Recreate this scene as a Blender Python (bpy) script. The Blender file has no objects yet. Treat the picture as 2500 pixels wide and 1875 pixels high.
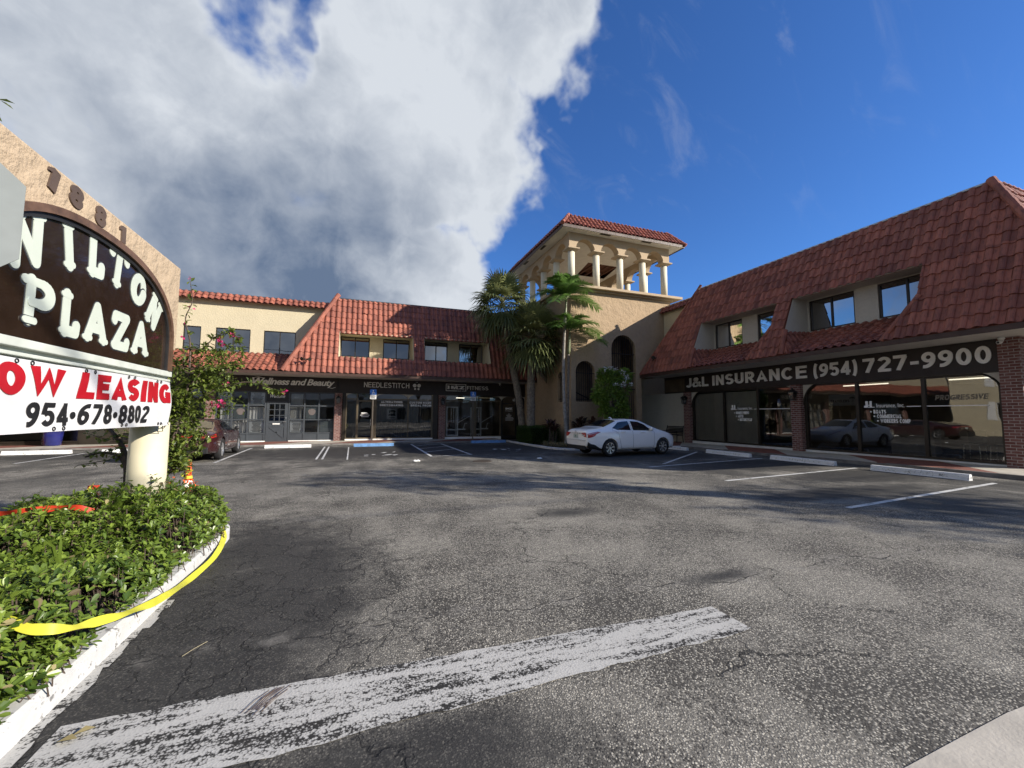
import bpy, bmesh, math, random
from mathutils import Vector, Matrix, noise as mnoise
R = math.radians
random.seed(7)
scene = bpy.context.scene
C = scene.collection

# ------------------------------------------------------------------ camera
cam_d = bpy.data.cameras.new('camera'); cam = bpy.data.objects.new('camera', cam_d); C.objects.link(cam)
cam_d.sensor_width = 36.0; cam_d.lens = 14.4; cam_d.clip_start = 0.05; cam_d.clip_end = 3000
_yaw, _pit, _rol = R(20.35), R(4.36), R(0.27)
_f = Vector((math.sin(_yaw)*math.cos(_pit), math.cos(_yaw)*math.cos(_pit), math.sin(_pit)))
_r0 = Vector((math.cos(_yaw), -math.sin(_yaw), 0)); _u0 = _r0.cross(_f)
_r = _r0*math.cos(_rol) + _u0*math.sin(_rol); _u = _u0*math.cos(_rol) - _r0*math.sin(_rol)
cam.matrix_world = Matrix(((_r.x, _u.x, -_f.x, 0), (_r.y, _u.y, -_f.y, 0), (_r.z, _u.z, -_f.z, 1.53), (0, 0, 0, 1)))
scene.camera = cam

# ------------------------------------------------------------------ light
SUN_DIR = Vector((1.28, -1.0, 0.71)).normalized()      # towards the sun
sun_d = bpy.data.lights.new('sun', 'SUN'); sun = bpy.data.objects.new('sun', sun_d); C.objects.link(sun)
sun_d.energy = 5.0; sun_d.angle = R(0.55); sun_d.color = (1.0, 0.92, 0.80)
sun.rotation_euler = SUN_DIR.to_track_quat('Z', 'Y').to_euler()
sun.location = (30, -30, 30)
scene.view_settings.view_transform = 'Standard'
scene.view_settings.look = 'None'
scene.view_settings.exposure = 0.70
scene.view_settings.gamma = 1.0
scene.render.engine = 'CYCLES'
scene.cycles.max_bounces = 7; scene.cycles.diffuse_bounces = 3; scene.cycles.glossy_bounces = 3
scene.cycles.transparent_max_bounces = 12; scene.cycles.transmission_bounces = 4
scene.cycles.use_denoising = True
scene.cycles.caustics_reflective = False; scene.cycles.caustics_refractive = False


# ------------------------------------------------------------------ node helper
class NT:
    def __init__(s, tree): s.t = tree; s.n = tree.nodes; s.l = tree.links
    def node(s, typ, **kw):
        n = s.n.new('ShaderNode' + typ)
        for k, v in kw.items(): setattr(n, k, v)
        return n
    def put(s, sock, v):
        if v is None: return
        if isinstance(v, bpy.types.NodeSocket): s.l.new(v, sock)
        else: sock.default_value = v
    def math(s, op, a, b=None, c=None, clamp=False):
        n = s.node('Math', operation=op, use_clamp=clamp)
        s.put(n.inputs[0], a); s.put(n.inputs[1], b); s.put(n.inputs[2], c); return n.outputs[0]
    def vmath(s, op, a, b=None, out=0):
        n = s.node('VectorMath', operation=op); s.put(n.inputs[0], a); s.put(n.inputs[1], b); return n.outputs[out]
    def noise(s, vec, scale, detail=4, rough=0.55, dist=0.0, out=0):
        n = s.node('TexNoise'); s.put(n.inputs['Vector'], vec); n.inputs['Scale'].default_value = scale
        n.inputs['Detail'].default_value = detail; n.inputs['Roughness'].default_value = rough
        n.inputs['Distortion'].default_value = dist; return n.outputs[out]
    def voronoi(s, vec, scale, feature='F1', out=0, rnd=1.0):
        n = s.node('TexVoronoi', feature=feature); s.put(n.inputs['Vector'], vec); n.inputs['Scale'].default_value = scale
        n.inputs['Randomness'].default_value = rnd; return n.outputs[out]
    def mapr(s, v, a, b, c=0.0, d=1.0, smooth=True):
        n = s.node('MapRange', interpolation_type='SMOOTHSTEP' if smooth else 'LINEAR')
        s.put(n.inputs[0], v)
        for i, x in enumerate((a, b, c, d)): n.inputs[i+1].default_value = x
        return n.outputs[0]
    def mix(s, f, a, b, blend='MIX'):
        n = s.node('Mix', data_type='RGBA', blend_type=blend)
        s.put(n.inputs[0], f); s.put(n.inputs[6], col(a)); s.put(n.inputs[7], col(b)); return n.outputs[2]
    def sep(s, v):
        n = s.node('SeparateXYZ'); s.put(n.inputs[0], v); return n.outputs
    def comb(s, x, y, z):
        n = s.node('CombineXYZ'); s.put(n.inputs[0], x); s.put(n.inputs[1], y); s.put(n.inputs[2], z); return n.outputs[0]
    def pos(s): return s.node('NewGeometry').outputs['Position']
    def obj(s): return s.node('TexCoord').outputs['Object']
    def attr(s, name): return s.node('Attribute', attribute_name=name).outputs['Fac']
    def bump(s, h, strength=0.3, dist=0.02):
        n = s.node('Bump'); n.inputs['Strength'].default_value = strength; n.inputs['Distance'].default_value = dist
        s.put(n.inputs['Height'], h); return n.outputs[0]
def col(c):
    if isinstance(c, (tuple, list)) and len(c) == 3: return (c[0], c[1], c[2], 1.0)
    return c

MATS = {}
def material(name):
    m = bpy.data.materials.new(name); m.use_nodes = True
    nt = NT(m.node_tree); b = nt.n['Principled BSDF']; MATS[name] = m
    return m, nt, b
def plain(name, c, rough=0.6, metal=0.0, var=0.12, vscale=3.0, bump=0.0, bscale=40.0, bdist=0.01, spec=0.5, coat=0.0):
    m, nt, b = material(name)
    p = nt.pos()
    n = nt.noise(p, vscale, 5)
    dark = tuple(x*(1-var) for x in c); lite = tuple(min(1, x*(1+var)) for x in c)
    nt.put(b.inputs['Base Color'], nt.mix(nt.mapr(n, .3, .7), dark, lite))
    nt.put(b.inputs['Roughness'], nt.mapr(nt.noise(p, vscale*4, 3), .3, .7, max(0, rough-.06), min(1, rough+.06)))
    b.inputs['Metallic'].default_value = metal
    b.inputs['Specular IOR Level'].default_value = spec
    b.inputs['Coat Weight'].default_value = coat
    b.inputs['Coat Roughness'].default_value = 0.03
    if bump: nt.put(b.inputs['Normal'], nt.bump(nt.noise(p, bscale, 4, .6), bump, bdist))
    return m

# ------------------------------------------------------------------ sky with clouds (world)
world = bpy.data.worlds.new('World'); scene.world = world; world.use_nodes = True
def build_sky():
    nt = NT(world.node_tree)
    bg = nt.n['Background']
    sky = nt.node('TexSky', sky_type='NISHITA'); sky.sun_disc = False
    sky.sun_elevation = math.asin(SUN_DIR.z); sky.sun_rotation = math.atan2(SUN_DIR.x, SUN_DIR.y)
    sky.air_density = 1.0; sky.dust_density = 0.4; sky.ozone_density = 2.2
    d = nt.vmath('NORMALIZE', nt.node('TexCoord').outputs['Generated'])
    blue = nt.mix(1.0, sky.outputs[0], (0.66, 1.20, 2.05), 'MULTIPLY')
    warp = nt.noise(d, 3.2, 5, .55, out=1)
    wv = nt.vmath('SCALE', nt.vmath('SUBTRACT', warp, (0.5, 0.5, 0.5)));  wv.node.inputs[3].default_value = 0.42
    dw = nt.vmath('NORMALIZE', nt.vmath('ADD', d, wv))
    def blob(v, c, r0, r1):
        dot = nt.vmath('DOT_PRODUCT', v, c, out=1)
        return nt.mapr(dot, math.cos(R(r1)), math.cos(R(r0)))
    def az(a, e): return (math.sin(R(a))*math.cos(R(e)), math.cos(R(a))*math.cos(R(e)), math.sin(R(e)))
    cov = None
    for (a, e, r0, r1) in CLOUD_BLOBS:
        b = blob(dw, az(a, e), r0, r1)
        cov = b if cov is None else nt.math('MAXIMUM', cov, b)
    for (a, e, r0, r1) in CLOUD_HOLES:
        cov = nt.math('MULTIPLY', cov, nt.math('SUBTRACT', 1.0, nt.math('MULTIPLY', blob(dw, az(a, e), r0, r1), .92)))
    n1 = nt.noise(d, 4.2, 8, .52, .25)
    n2 = nt.noise(d, 11.0, 8, .6, .35)
    den = nt.math('ADD', cov, nt.math('MULTIPLY', nt.math('SUBTRACT', n1, .5), 1.25))
    den = nt.math('ADD', den, nt.math('MULTIPLY', nt.math('SUBTRACT', n2, .5), 0.62))
    alpha = nt.mapr(den, 0.24, 0.84)
    # thick parts look grey, thin sunward rims white
    dk = None
    for (a, e, r0, r1, k) in CLOUD_DARK:
        b = nt.math('MULTIPLY', blob(dw, az(a, e), r0, r1), k)
        dk = b if dk is None else nt.math('MAXIMUM', dk, b)
    puff = nt.noise(d, 3.6, 6, .5, .4)
    dk = nt.math('ADD', dk, nt.math('MULTIPLY', nt.math('ADD', nt.math('SUBTRACT', puff, .5), nt.math('MULTIPLY', nt.math('SUBTRACT', n2, .5), -.75)), 1.5))
    dk = nt.math('SUBTRACT', dk, nt.math('MULTIPLY', nt.math('SUBTRACT', 1.0, nt.mapr(den, .4, 1.15)), .45), clamp=True)
    white = (8.0, 8.5, 9.2); grey = (1.6, 2.25, 3.5)
    ccol = nt.mix(dk, white, grey)
    # faint high streaks to the right
    st = nt.node('Mapping'); nt.put(st.inputs[0], d); st.inputs['Rotation'].default_value = (0.3, 0.5, 0.7); st.inputs['Scale'].default_value = (2.2, 9.0, 3.5)
    wis = nt.noise(st.outputs[0], 2.0, 8, .62, .8)
    wal = nt.math('MULTIPLY', nt.mapr(wis, .52, .82), nt.math('MULTIPLY', blob(d, az(45, 48), 6, 34), .20))
    sky2 = nt.mix(wal, blue, (6.5, 7.0, 8.0))
    low = nt.mix(nt.mapr(nt.sep(d)[2], 0.0, .16, .35, 0.0), sky2, (2.6, 4.2, 6.8))
    final = nt.mix(alpha, low, ccol)
    nt.put(bg.inputs[0], final)
    bg.inputs[1].default_value = 0.053
CLOUD_BLOBS = [(-28, 27, 17, 30), (-7, 24, 13, 23), (6, 36, 9, 16), (6, 18, 6, 13), (-45, 48, 12, 26), (17, 44, 5, 11), (-30, 9, 12, 24), (-95, 30, 25, 45), (150, 14, 8, 22), (185, 14, 14, 26), (215, 16, 12, 26), (-8, 9, 8, 18), (11, 12.5, 1, 4)]
CLOUD_HOLES = [(-15, 45.5, 1, 9), (-7, 46.5, 1, 7)]
CLOUD_DARK = [(-12, 15, 3, 19, 1.0), (-28, 19, 4, 17, .72), (-2, 23, 2, 13, .55), (-40, 34, 4, 16, .35), (1, 9, 3, 12, .8), (185, 14, 10, 40, .75), (-100, 30, 30, 60, .9), (-12, 34, 12, 36, .26)]  # includes the out-of-view cloud on the left, greyed to cut ambient light
build_sky()

# ------------------------------------------------------------------ mesh builder
ORG = {}
class MB:
    def __init__(s): s.v = []; s.f = []; s.m = []; s.t = []
    def add(s, verts, faces, mi=0, tint=0.5):
        k = len(s.v); s.v.extend([tuple(v) for v in verts])
        for f in faces: s.f.append([i+k for i in f]); s.m.append(mi); s.t.append(tint)
    def quad(s, a, b, c, d, mi=0, tint=.5): s.add([a, b, c, d], [(0, 1, 2, 3)], mi, tint)
    def hexa(s, p, mi=0, tint=.5):   # 8 corners: 0-3 bottom loop, 4-7 top loop
        s.add(p, [(3, 2, 1, 0), (4, 5, 6, 7), (0, 1, 5, 4), (1, 2, 6, 5), (2, 3, 7, 6), (3, 0, 4, 7)], mi, tint)
    def box(s, x0, x1, y0, y1, z0, z1, mi=0, tint=.5):
        s.hexa([(x0, y0, z0), (x1, y0, z0), (x1, y1, z0), (x0, y1, z0), (x0, y0, z1), (x1, y0, z1), (x1, y1, z1), (x0, y1, z1)], mi, tint)
    def fbox(s, F, a0, a1, z0, z1, d0, d1, mi=0, tint=.5):
        s.hexa([F(a0, z0, d0), F(a1, z0, d0), F(a1, z0, d1), F(a0, z0, d1), F(a0, z1, d0), F(a1, z1, d0), F(a1, z1, d1), F(a0, z1, d1)], mi, tint)
    def tube(s, pts, rad, n=8, cap=True, mi=0, tint=.5):
        pts = [Vector(p) for p in pts]; k = len(s.v)
        if not isinstance(rad, (list, tuple)): rad = [rad]*len(pts)
        ref = None
        for i, p in enumerate(pts):
            t = (pts[min(i+1, len(pts)-1)] - pts[max(i-1, 0)]).normalized()
            if ref is None: ref = t.orthogonal().normalized()
            ref = (ref - t*ref.dot(t)).normalized(); b = t.cross(ref)
            for j in range(n):
                a = 2*math.pi*j/n
                s.v.append(tuple(p + (ref*math.cos(a) + b*math.sin(a))*rad[i]))
        for i in range(len(pts)-1):
            for j in range(n):
                s.f.append([k+i*n+j, k+i*n+(j+1) % n, k+(i+1)*n+(j+1) % n, k+(i+1)*n+j]); s.m.append(mi); s.t.append(tint)
        if cap:
            s.f.append([k+j for j in range(n)][::-1]); s.m.append(mi); s.t.append(tint)
            e = k+(len(pts)-1)*n; s.f.append([e+j for j in range(n)]); s.m.append(mi); s.t.append(tint)
    def lathe(s, cx, cy, prof, n=20, mi=0, tint=.5):   # prof [(r,z)]
        k = len(s.v)
        for r, z in prof:
            for j in range(n):
                a = 2*math.pi*j/n; s.v.append((cx+r*math.cos(a), cy+r*math.sin(a), z))
        for i in range(len(prof)-1):
            for j in range(n):
                s.f.append([k+i*n+j, k+i*n+(j+1) % n, k+(i+1)*n+(j+1) % n, k+(i+1)*n+j]); s.m.append(mi); s.t.append(tint)
        s.f.append([k+j for j in range(n)][::-1]); s.m.append(mi); s.t.append(tint)
        e = k+(len(prof)-1)*n; s.f.append([e+j for j in range(n)]); s.m.append(mi); s.t.append(tint)
    def prism(s, poly, F, d0, d1, mi=0, tint=.5):   # convex or simple poly of (a,z)
        n = len(poly)
        v = [F(a, z, d0) for a, z in poly] + [F(a, z, d1) for a, z in poly]
        f = [tuple(range(n))[::-1], tuple(range(n, 2*n))] + [(i, (i+1) % n, n+(i+1) % n, n+i) for i in range(n)]
        s.add(v, f, mi, tint)
    def build(s, name, mat, parent=None, smooth=False, recalc=True, bevel=0.0, tint=False, local=False):
        me = bpy.data.meshes.new(name)
        off = Vector((0, 0, 0))
        if parent is not None and not local: off = ORG.get(parent.name, Vector((0, 0, 0)))
        me.from_pydata([(v[0]-off.x, v[1]-off.y, v[2]-off.z) for v in s.v], [], s.f)
        mats = mat if isinstance(mat, (list, tuple)) else [mat]
        for m in mats: me.materials.append(m)
        if len(mats) > 1: me.polygons.foreach_set('material_index', s.m)
        if tint:
            a = me.attributes.new('tint', 'FLOAT', 'FACE'); a.data.foreach_set('value', s.t)
        if recalc or bevel:
            bm = bmesh.new(); bm.from_mesh(me)
            if recalc: bmesh.ops.recalc_face_normals(bm, faces=bm.faces)
            if bevel:
                ed = [e for e in bm.edges if len(e.link_faces) == 2 and e.calc_face_angle(0) > 0.6]
                bmesh.ops.bevel(bm, geom=ed, offset=bevel, segments=2, affect='EDGES', profile=.6)
            bm.to_mesh(me); bm.free()
        if smooth: me.polygons.foreach_set('use_smooth', [True]*len(me.polygons))
        me.update()
        o = bpy.data.objects.new(name, me); C.objects.link(o)
        if parent is not None:
            o.parent = parent
            ORG[o.name] = off if not local else Vector((0, 0, 0))
        return o

def tag(o, label=None, cat=None, group=None, kind=None):
    if label: o['label'] = label
    if cat: o['category'] = cat
    if group: o['group'] = group
    if kind: o['kind'] = kind
    return o
def thing(name, label, cat, loc=(0, 0, 0), group=None):
    o = bpy.data.objects.new(name, None); C.objects.link(o); o.location = loc; o.empty_display_size = .3
    ORG[o.name] = Vector(loc)
    return tag(o, label, cat, group)
def dup(root, loc, rotz=0.0, label=None, group=None, scale=None):
    def cp(o, par):
        c = o.copy(); C.objects.link(c); c.parent = par
        for ch in list(o.children): cp(ch, c)
        return c
    r = cp(root, None); r.location = loc; r.rotation_euler = (0, 0, rotz)
    if scale: r.scale = scale if isinstance(scale, (list, tuple)) else (scale,)*3
    if label: r['label'] = label
    if group: r['group'] = group
    return r

# curve-filled 2D shapes and text, appended to an MB through a map (x, y, depth) -> world
def curve_mesh(cu):
    o = bpy.data.objects.new('tmp', cu); C.objects.link(o)
    bpy.context.view_layer.update()
    me = bpy.data.meshes.new_from_object(o.evaluated_get(bpy.context.evaluated_depsgraph_get()))
    v = [tuple(x.co) for x in me.vertices]; f = [tuple(p.vertices) for p in me.polygons]
    bpy.data.objects.remove(o); bpy.data.curves.remove(cu); bpy.data.meshes.remove(me)
    return v, f
def text_into(mb, s, fn, x0, x1, y0, y1, depth=0.02, shear=0.0, bold=0.0, spacing=1.0, mi=0, d0=0.0, wordspace=1.0):
    cu = bpy.data.curves.new('tmp', 'FONT'); cu.body = s; cu.size = 1.0; cu.extrude = 0.5; cu.shear = shear
    cu.offset = bold; cu.space_character = spacing; cu.space_word = wordspace; cu.resolution_u = 4
    v, f = curve_mesh(cu)
    ax, bx = min(p[0] for p in v), max(p[0] for p in v); ay, by = min(p[1] for p in v), max(p[1] for p in v)
    out = [fn(x0+(p[0]-ax)/(bx-ax)*(x1-x0), y0+(p[1]-ay)/(by-ay)*(y1-y0), d0+(p[2]+.5)*depth) for p in v]
    mb.add(out, f, mi)
def holes_into(mb, outer, holes, fn, depth, mi=0):
    cu = bpy.data.curves.new('tmp', 'CURVE'); cu.dimensions = '2D'; cu.fill_mode = 'BOTH'; cu.extrude = 0.5
    for loop in [outer]+holes:
        sp = cu.splines.new('POLY'); sp.points.add(len(loop)-1)
        for p, q in zip(sp.points, loop): p.co = (q[0], q[1], 0, 1)
        sp.use_cyclic_u = True
    v, f = curve_mesh(cu)
    mb.add([fn(p[0], p[1], (p[2]+.5)*depth) for p in v], f, mi)

# bold grotesque capitals and figures drawn as even strokes (cap height 1)
def _arc(cx, cy, rx, ry, a0, a1, n=14):
    return [(cx+rx*math.cos(R(a0+(a1-a0)*i/n)), cy+ry*math.sin(R(a0+(a1-a0)*i/n))) for i in range(n+1)]
GW_ = {'I': None, 'J': .56, 'L': .60, 'E': .64, 'F': .60, 'M': .90, 'W': 1.08, 'A': .80, 'V': .78, 'Y': .76, 'O': .80, 'G': .78, 'C': .76, '&': .82, '-': .55, '(': .32, ')': .32, '•': .36, ' ': .30, '1': .46}
def _glyph(c, t):
    h = t/2; w = GW_.get(c, .68 if c.isalpha() else .64) or t
    T, m = 1-h, .505; ru, rl = (1-h-m)/2, (m-h)/2; rx = w/2-h
    stem = [(h, 0), (h, 1)]
    g = {'A': [[(h*1.05, 0), (w/2, 1.0), (w-h*1.05, 0)], [(w*.24, .29), (w*.76, .29)]],
     'B': [stem, [(h, T), (w*.5, T)]+_arc(w*.5, m+ru, w*.46-h, ru, 90, -90)+[(h, m)], [(h, m), (w*.52, m)]+_arc(w*.52, h+rl, w*.48-h, rl, 90, -90)+[(h, h)]],
     'C': [_arc(w/2, .5, rx, .5-h, 42, 318, 22)], 'D': [stem, [(h, T), (w*.42, T)]+_arc(w*.42, .5, w*.58-h, .5-h, 90, -90, 16)+[(h, h)]],
     'E': [stem, [(h, T), (w, T)], [(h, .52), (w*.93, .52)], [(h, h), (w, h)]], 'F': [stem, [(h, T), (w, T)], [(h, .50), (w*.9, .50)]],
     'G': [_arc(w/2, .5, rx, .5-h, 42, 345, 24), [(w*.52, .46), (w-h, .46), (w-h, .02)]], 'H': [stem, [(w-h, 0), (w-h, 1)], [(h, .52), (w-h, .52)]], 'I': [[(w/2, 0), (w/2, 1)]],
     'J': [[(w-h, 1), (w-h, .27)]+_arc(w/2, .27, rx, .27-h, 0, -165)], 'K': [stem, [(w-h, 1), (h, .38)], [(w*.35, .55), (w-h*.8, 0)]], 'L': [stem, [(h, h), (w, h)]],
     'M': [stem, [(h, 1), (w/2, .12), (w-h, 1)], [(w-h, 0), (w-h, 1)]], 'N': [stem, [(h, 1), (w-h, 0)], [(w-h, 0), (w-h, 1)]], 'O': [_arc(w/2, .5, rx, .5-h, 0, 360, 30)],
     'P': [stem, [(h, T), (w*.5, T)]+_arc(w*.5, (T+.42)/2, w*.5-h, (T-.42)/2, 90, -90)+[(h, .42)]], 'R': [stem, [(h, T), (w*.5, T)]+_arc(w*.5, (T+.44)/2, w*.48-h, (T-.44)/2, 90, -90)+[(h, .44)], [(w*.5, .44), (w-h*.9, 0)]],
     'S': [_arc(w/2, m+ru, rx*.95, ru, 28, 270, 16)[:-1]+_arc(w/2, h+rl, rx, rl, 90, -152, 16)], 'T': [[(w/2, 0), (w/2, 1)], [(0, T), (w, T)]], 'U': [[(h, 1), (h, .33)]+_arc(w/2, .33, rx, .33-h, 180, 360)+[(w-h, 1)]],
     'V': [[(h, 1), (w/2, 0), (w-h, 1)]], 'W': [[(h*.9, 1), (w*.28, 0), (w/2, 1), (w*.72, 0), (w-h*.9, 1)]], 'Y': [[(h, 1), (w/2, .44), (w-h, 1)], [(w/2, .47), (w/2, 0)]], 'Z': [[(0, T), (w, T)], [(w-h, T), (h, h)], [(0, h), (w, h)]],
     '0': [_arc(w/2, .5, rx, .5-h, 0, 360, 28)], '1': [[(w*.68, 0), (w*.68, 1)], [(w*.68, T), (.02, .74)]], '2': [_arc(w/2, .70, rx, .30-h, 165, -28)+[(h*1.1, h*1.6)], [(0, h), (w, h)]],
     '4': [[(w*.70, 0), (w*.70, 1)], [(w*.70, T), (h*.7, .28)], [(0, .26), (w, .26)]], '5': [[(w*.93, T), (w*.20, T), (w*.13, .50)], _arc(w*.49, .335, w*.51-h, .335-h, 140, -150, 18)],
     '6': [_arc(w/2, .325, rx, .325-h, 0, 360, 24), _arc(w*.80, .40, w*.80-h, .60-h, 80, 180)], '7': [[(0, T), (w-h*.3, T)], [(w-h, T), (w*.32, 0)]], '8': [_arc(w/2, m+ru, rx*.93, ru, 0, 360, 22), _arc(w/2, h+rl, rx, rl, 0, 360, 22)],
     '9': [_arc(w/2, .675, rx, .325-h, 0, 360, 24), _arc(w*.20, .60, w*.80-h, .60-h, -100, 0)], '(': [_arc(w*1.2, .46, w*1.2-h, .68, 124, 236)], ')': [_arc(-w*.2, .46, w*1.2-h, .68, 56, -56)], '-': [[(0, .40), (w, .40)]],
     '&': [[(w, .02), (.28*w, .70), (.27*w, .84), (.36*w, .93), (.50*w, .93), (.59*w, .83), (.54*w, .69), (.20*w, .44), (.09*w, .25), (.17*w, .10), (.38*w, .06), (.64*w, .16), (.90*w, .52)]], '•': 'dot', ' ': []}
    return w, g[c]
def gtext(mb, s, fn, x0, x1, y0, y1, t=.18, depth=.02, shear=0.0, d0=0.0, sp=.13, mi=0):
    gl = [_glyph(c, t) for c in s]; tot = sum(w for w, _ in gl)+sp*(len(gl)-1); sx = (x1-x0)/tot; sy = y1-y0; cx = 0; lay = 0
    for (w, strokes) in gl:
        def M(p, d): return fn(x0+(cx+p[0]+shear*(p[1]-.5))*sx, y0+p[1]*sy, d)
        if strokes == 'dot': strokes = []; lay += 1; pts = [(w/2+.17*math.cos(i*.4488), .45+.17*math.sin(i*.4488)) for i in range(14)]; n = 14; mb.add([M(p, d0) for p in pts]+[M(p, d0+depth) for p in pts], [tuple(range(n)), tuple(range(n, 2*n))]+[(i, (i+1) % n, n+(i+1) % n, n+i) for i in range(n)], mi)
        for st in strokes:
            lay += 1; P = [Vector(p) for p in st]; L = []; closed = (P[0]-P[-1]).length < 1e-5
            for i, p in enumerate(P):
                a = P[i-1] if i > 0 else (P[-2] if closed else None); b = P[i+1] if i < len(P)-1 else (P[1] if closed else None)
                t1 = (p-a).normalized() if a is not None else (b-p).normalized(); t2 = (b-p).normalized() if b is not None else t1
                n1, n2 = Vector((-t1.y, t1.x)), Vector((-t2.y, t2.x)); n = (n1+n2); n = n.normalized() if n.length > 1e-4 else n1; k = t/2/max(.35, n.dot(n1)); L.append((p+n*k, p-n*k))
            cl = lambda v: (v.x, min(1.0, max(0.0, v.y))) if w > .33 or len(st) == 2 else (v.x, v.y)
            z1 = d0+depth+lay*.00012; k0 = len(mb.v)
            for a, b in L: mb.v += [tuple(M(cl(a), d0)), tuple(M(cl(b), d0)), tuple(M(cl(a), z1)), tuple(M(cl(b), z1))]
            for i in range(len(L)-1):
                q = k0+4*i
                for f in ((q+2, q+3, q+7, q+6), (q, q+2, q+6, q+4), (q+1, q+5, q+7, q+3)): mb.f.append(list(f)); mb.m.append(mi); mb.t.append(.5)
            for q in (k0, k0+4*(len(L)-1)): mb.f.append([q, q+1, q+3, q+2]); mb.m.append(mi); mb.t.append(.5)
        cx += w+sp

XW, YB = 17.6, 27.2
def FB(a, z, d=0.0): return (a, YB-d, z)          # back facade: a = X, d = towards the car park
def FW(a, z, d=0.0): return (XW-d, a, z)          # right wing facade: a = Y
def gz(x, y): return -0.009*max(0.0, y-8.0)
# ------------------------------------------------------------------ materials
def stucco(name, c, scale=18, strength=.5, var=.1, dist=.02, stain=.0):
    m, nt, b = material(name); p = nt.pos()
    n = nt.noise(p, scale, 6, .65); big = nt.noise(p, 1.3, 5, .6)
    base = nt.mix(nt.mapr(big, .3, .7), tuple(x*(1-var) for x in c), tuple(min(1, x*(1+var)) for x in c))
    fine = nt.mix(nt.mapr(n, .35, .6), tuple(x*.86 for x in c), c)
    cc = nt.mix(.5, base, fine)
    if stain:
        q = nt.sep(p); streak = nt.noise(nt.comb(nt.math('MULTIPLY', nt.math('ADD', q[0], q[1]), 5.0), 0.0, nt.math('MULTIPLY', q[2], .5)), 1.5, 5, .6)
        cc = nt.mix(nt.math('MULTIPLY', nt.mapr(streak, .55, .8), stain), cc, tuple(x*.45 for x in c))
    nt.put(b.inputs['Base Color'], cc); b.inputs['Roughness'].default_value = .85
    b.inputs['Specular IOR Level'].default_value = .25
    nt.put(b.inputs['Normal'], nt.bump(nt.mapr(n, .25, .7), strength, dist))
    return m
cream = stucco('cream_stucco', (.55, .485, .34), 14, .35, .06, .02, .06)
tan = stucco('tan_stucco', (.40, .295, .19), 5.5, .65, .09, .03, .32)
tan_smooth = stucco('tan_paint', (.42, .325, .22), 30, .2, .07, .01, .34)
greywall = stucco('grey_stucco', (.52, .49, .42), 14, .35, .06, .02, .1)
signtan = stucco('sign_stucco', (.42, .325, .225), 6, .8, .08, .02, .0)
colwhite = stucco('column_paint', (.66, .61, .48), 30, .2, .05, .01, .1)
soffit_m = plain('soffit_paint', (.58, .56, .51), .8, var=.06)
ceiling_m = plain('ceiling_paint', (.72, .70, .65), .8, var=.05)
brown = plain('dark_brown_fascia', (.022, .015, .012), .55, var=.2)
fascia_m = plain('fascia_paint', (.055, .028, .02), .6, var=.2)
bronze = plain('bronze_frame', (.030, .024, .018), .42, metal=.3, var=.2)
greyframe = plain('slate_paint', (.050, .058, .068), .5, var=.08)
black = plain('black_iron', (.010, .010, .011), .5, var=.2)
steel = plain('galvanised_steel', (.42, .43, .43), .42, metal=.7, var=.15, vscale=9)
aluminium = plain('dull_aluminium', (.19, .21, .21), .6, metal=.1, var=.06, vscale=12)
white_p = plain('white_paint', (.78, .78, .75), .5, var=.05)
white_old = plain('worn_white_paint', (.70, .70, .68), .7, var=.14, vscale=7, bump=.25, bscale=60)
lettergrey = plain('grey_letter', (.84, .83, .78), .5, var=.06)
letterwhite = plain('white_letter', (.92, .92, .91), .5, var=.05)
signwhite = plain('ivory_letter', (.52, .57, .50), .35, var=.04, coat=.3)
signbrown = plain('gloss_brown_acrylic', (.020, .0115, .008), .18, var=.15, coat=.6)
copper = plain('brown_metal_rim', (.15, .085, .055), .4, metal=.3, var=.3, vscale=8)
digit_m = plain('brown_digit', (.085, .058, .045), .6, var=.12)
polecream = plain('cream_pole_paint', (.60, .55, .40), .45, var=.05)
cabinet_m = plain('white_cabinet', (.52, .55, .50), .45, var=.10, vscale=5)
cloth_m = plain('vinyl_banner', (.60, .60, .61), .45, var=.03)
redtxt = plain('red_print', (.36, .006, .014), .5, var=.05)
blacktxt = plain('black_print', (.012, .012, .013), .5, var=.1)
bluesign = plain('blue_sign', (.035, .15, .50), .45, var=.05)
bluepaint = plain('blue_paint', (.12, .26, .50), .7, var=.2, vscale=6)
rubber = plain('tyre_rubber', (.013, .013, .014), .75, var=.15, vscale=20)
chrome = plain('alloy_wheel', (.58, .59, .60), .28, metal=.8, var=.05)
carwhite = plain('white_car_paint', (.94, .925, .89), .35, var=.01, coat=1.0)
carred = plain('dark_red_car_paint', (.032, .008, .009), .3, var=.03, coat=1.0)
carglass = plain('car_glass', (.010, .012, .014), .06, var=.02, spec=.7)
blackplastic = plain('black_plastic', (.014, .014, .015), .5, var=.1)
redlens = plain('red_lens', (.36, .012, .016), .15, var=.1, coat=.8)
clearlens = plain('clear_lens', (.62, .50, .50), .15, var=.1, coat=.8)
yellowtape = plain('yellow_tape', (.58, .56, .05), .4, var=.08)
redtape = plain('red_tape', (.50, .045, .02), .45, var=.12)
orange = plain('orange_plastic', (.50, .085, .03), .5, var=.1)
soil = plain('dark_soil', (.030, .023, .016), .95, var=.3, vscale=12, bump=.6, bscale=25, bdist=.03)
bark_palm = plain('palm_bark', (.17, .145, .115), .9, var=.35, vscale=9, bump=.7, bscale=22, bdist=.03)
bark_pale = plain('pale_palm_bark', (.26, .24, .21), .85, var=.3, vscale=7, bump=.5, bscale=18, bdist=.02)
bark = plain('shrub_bark', (.085, .062, .048), .9, var=.3, vscale=14, bump=.5, bscale=30)
shaftgreen = plain('crownshaft_green', (.15, .17, .085), .45, var=.15)
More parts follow.
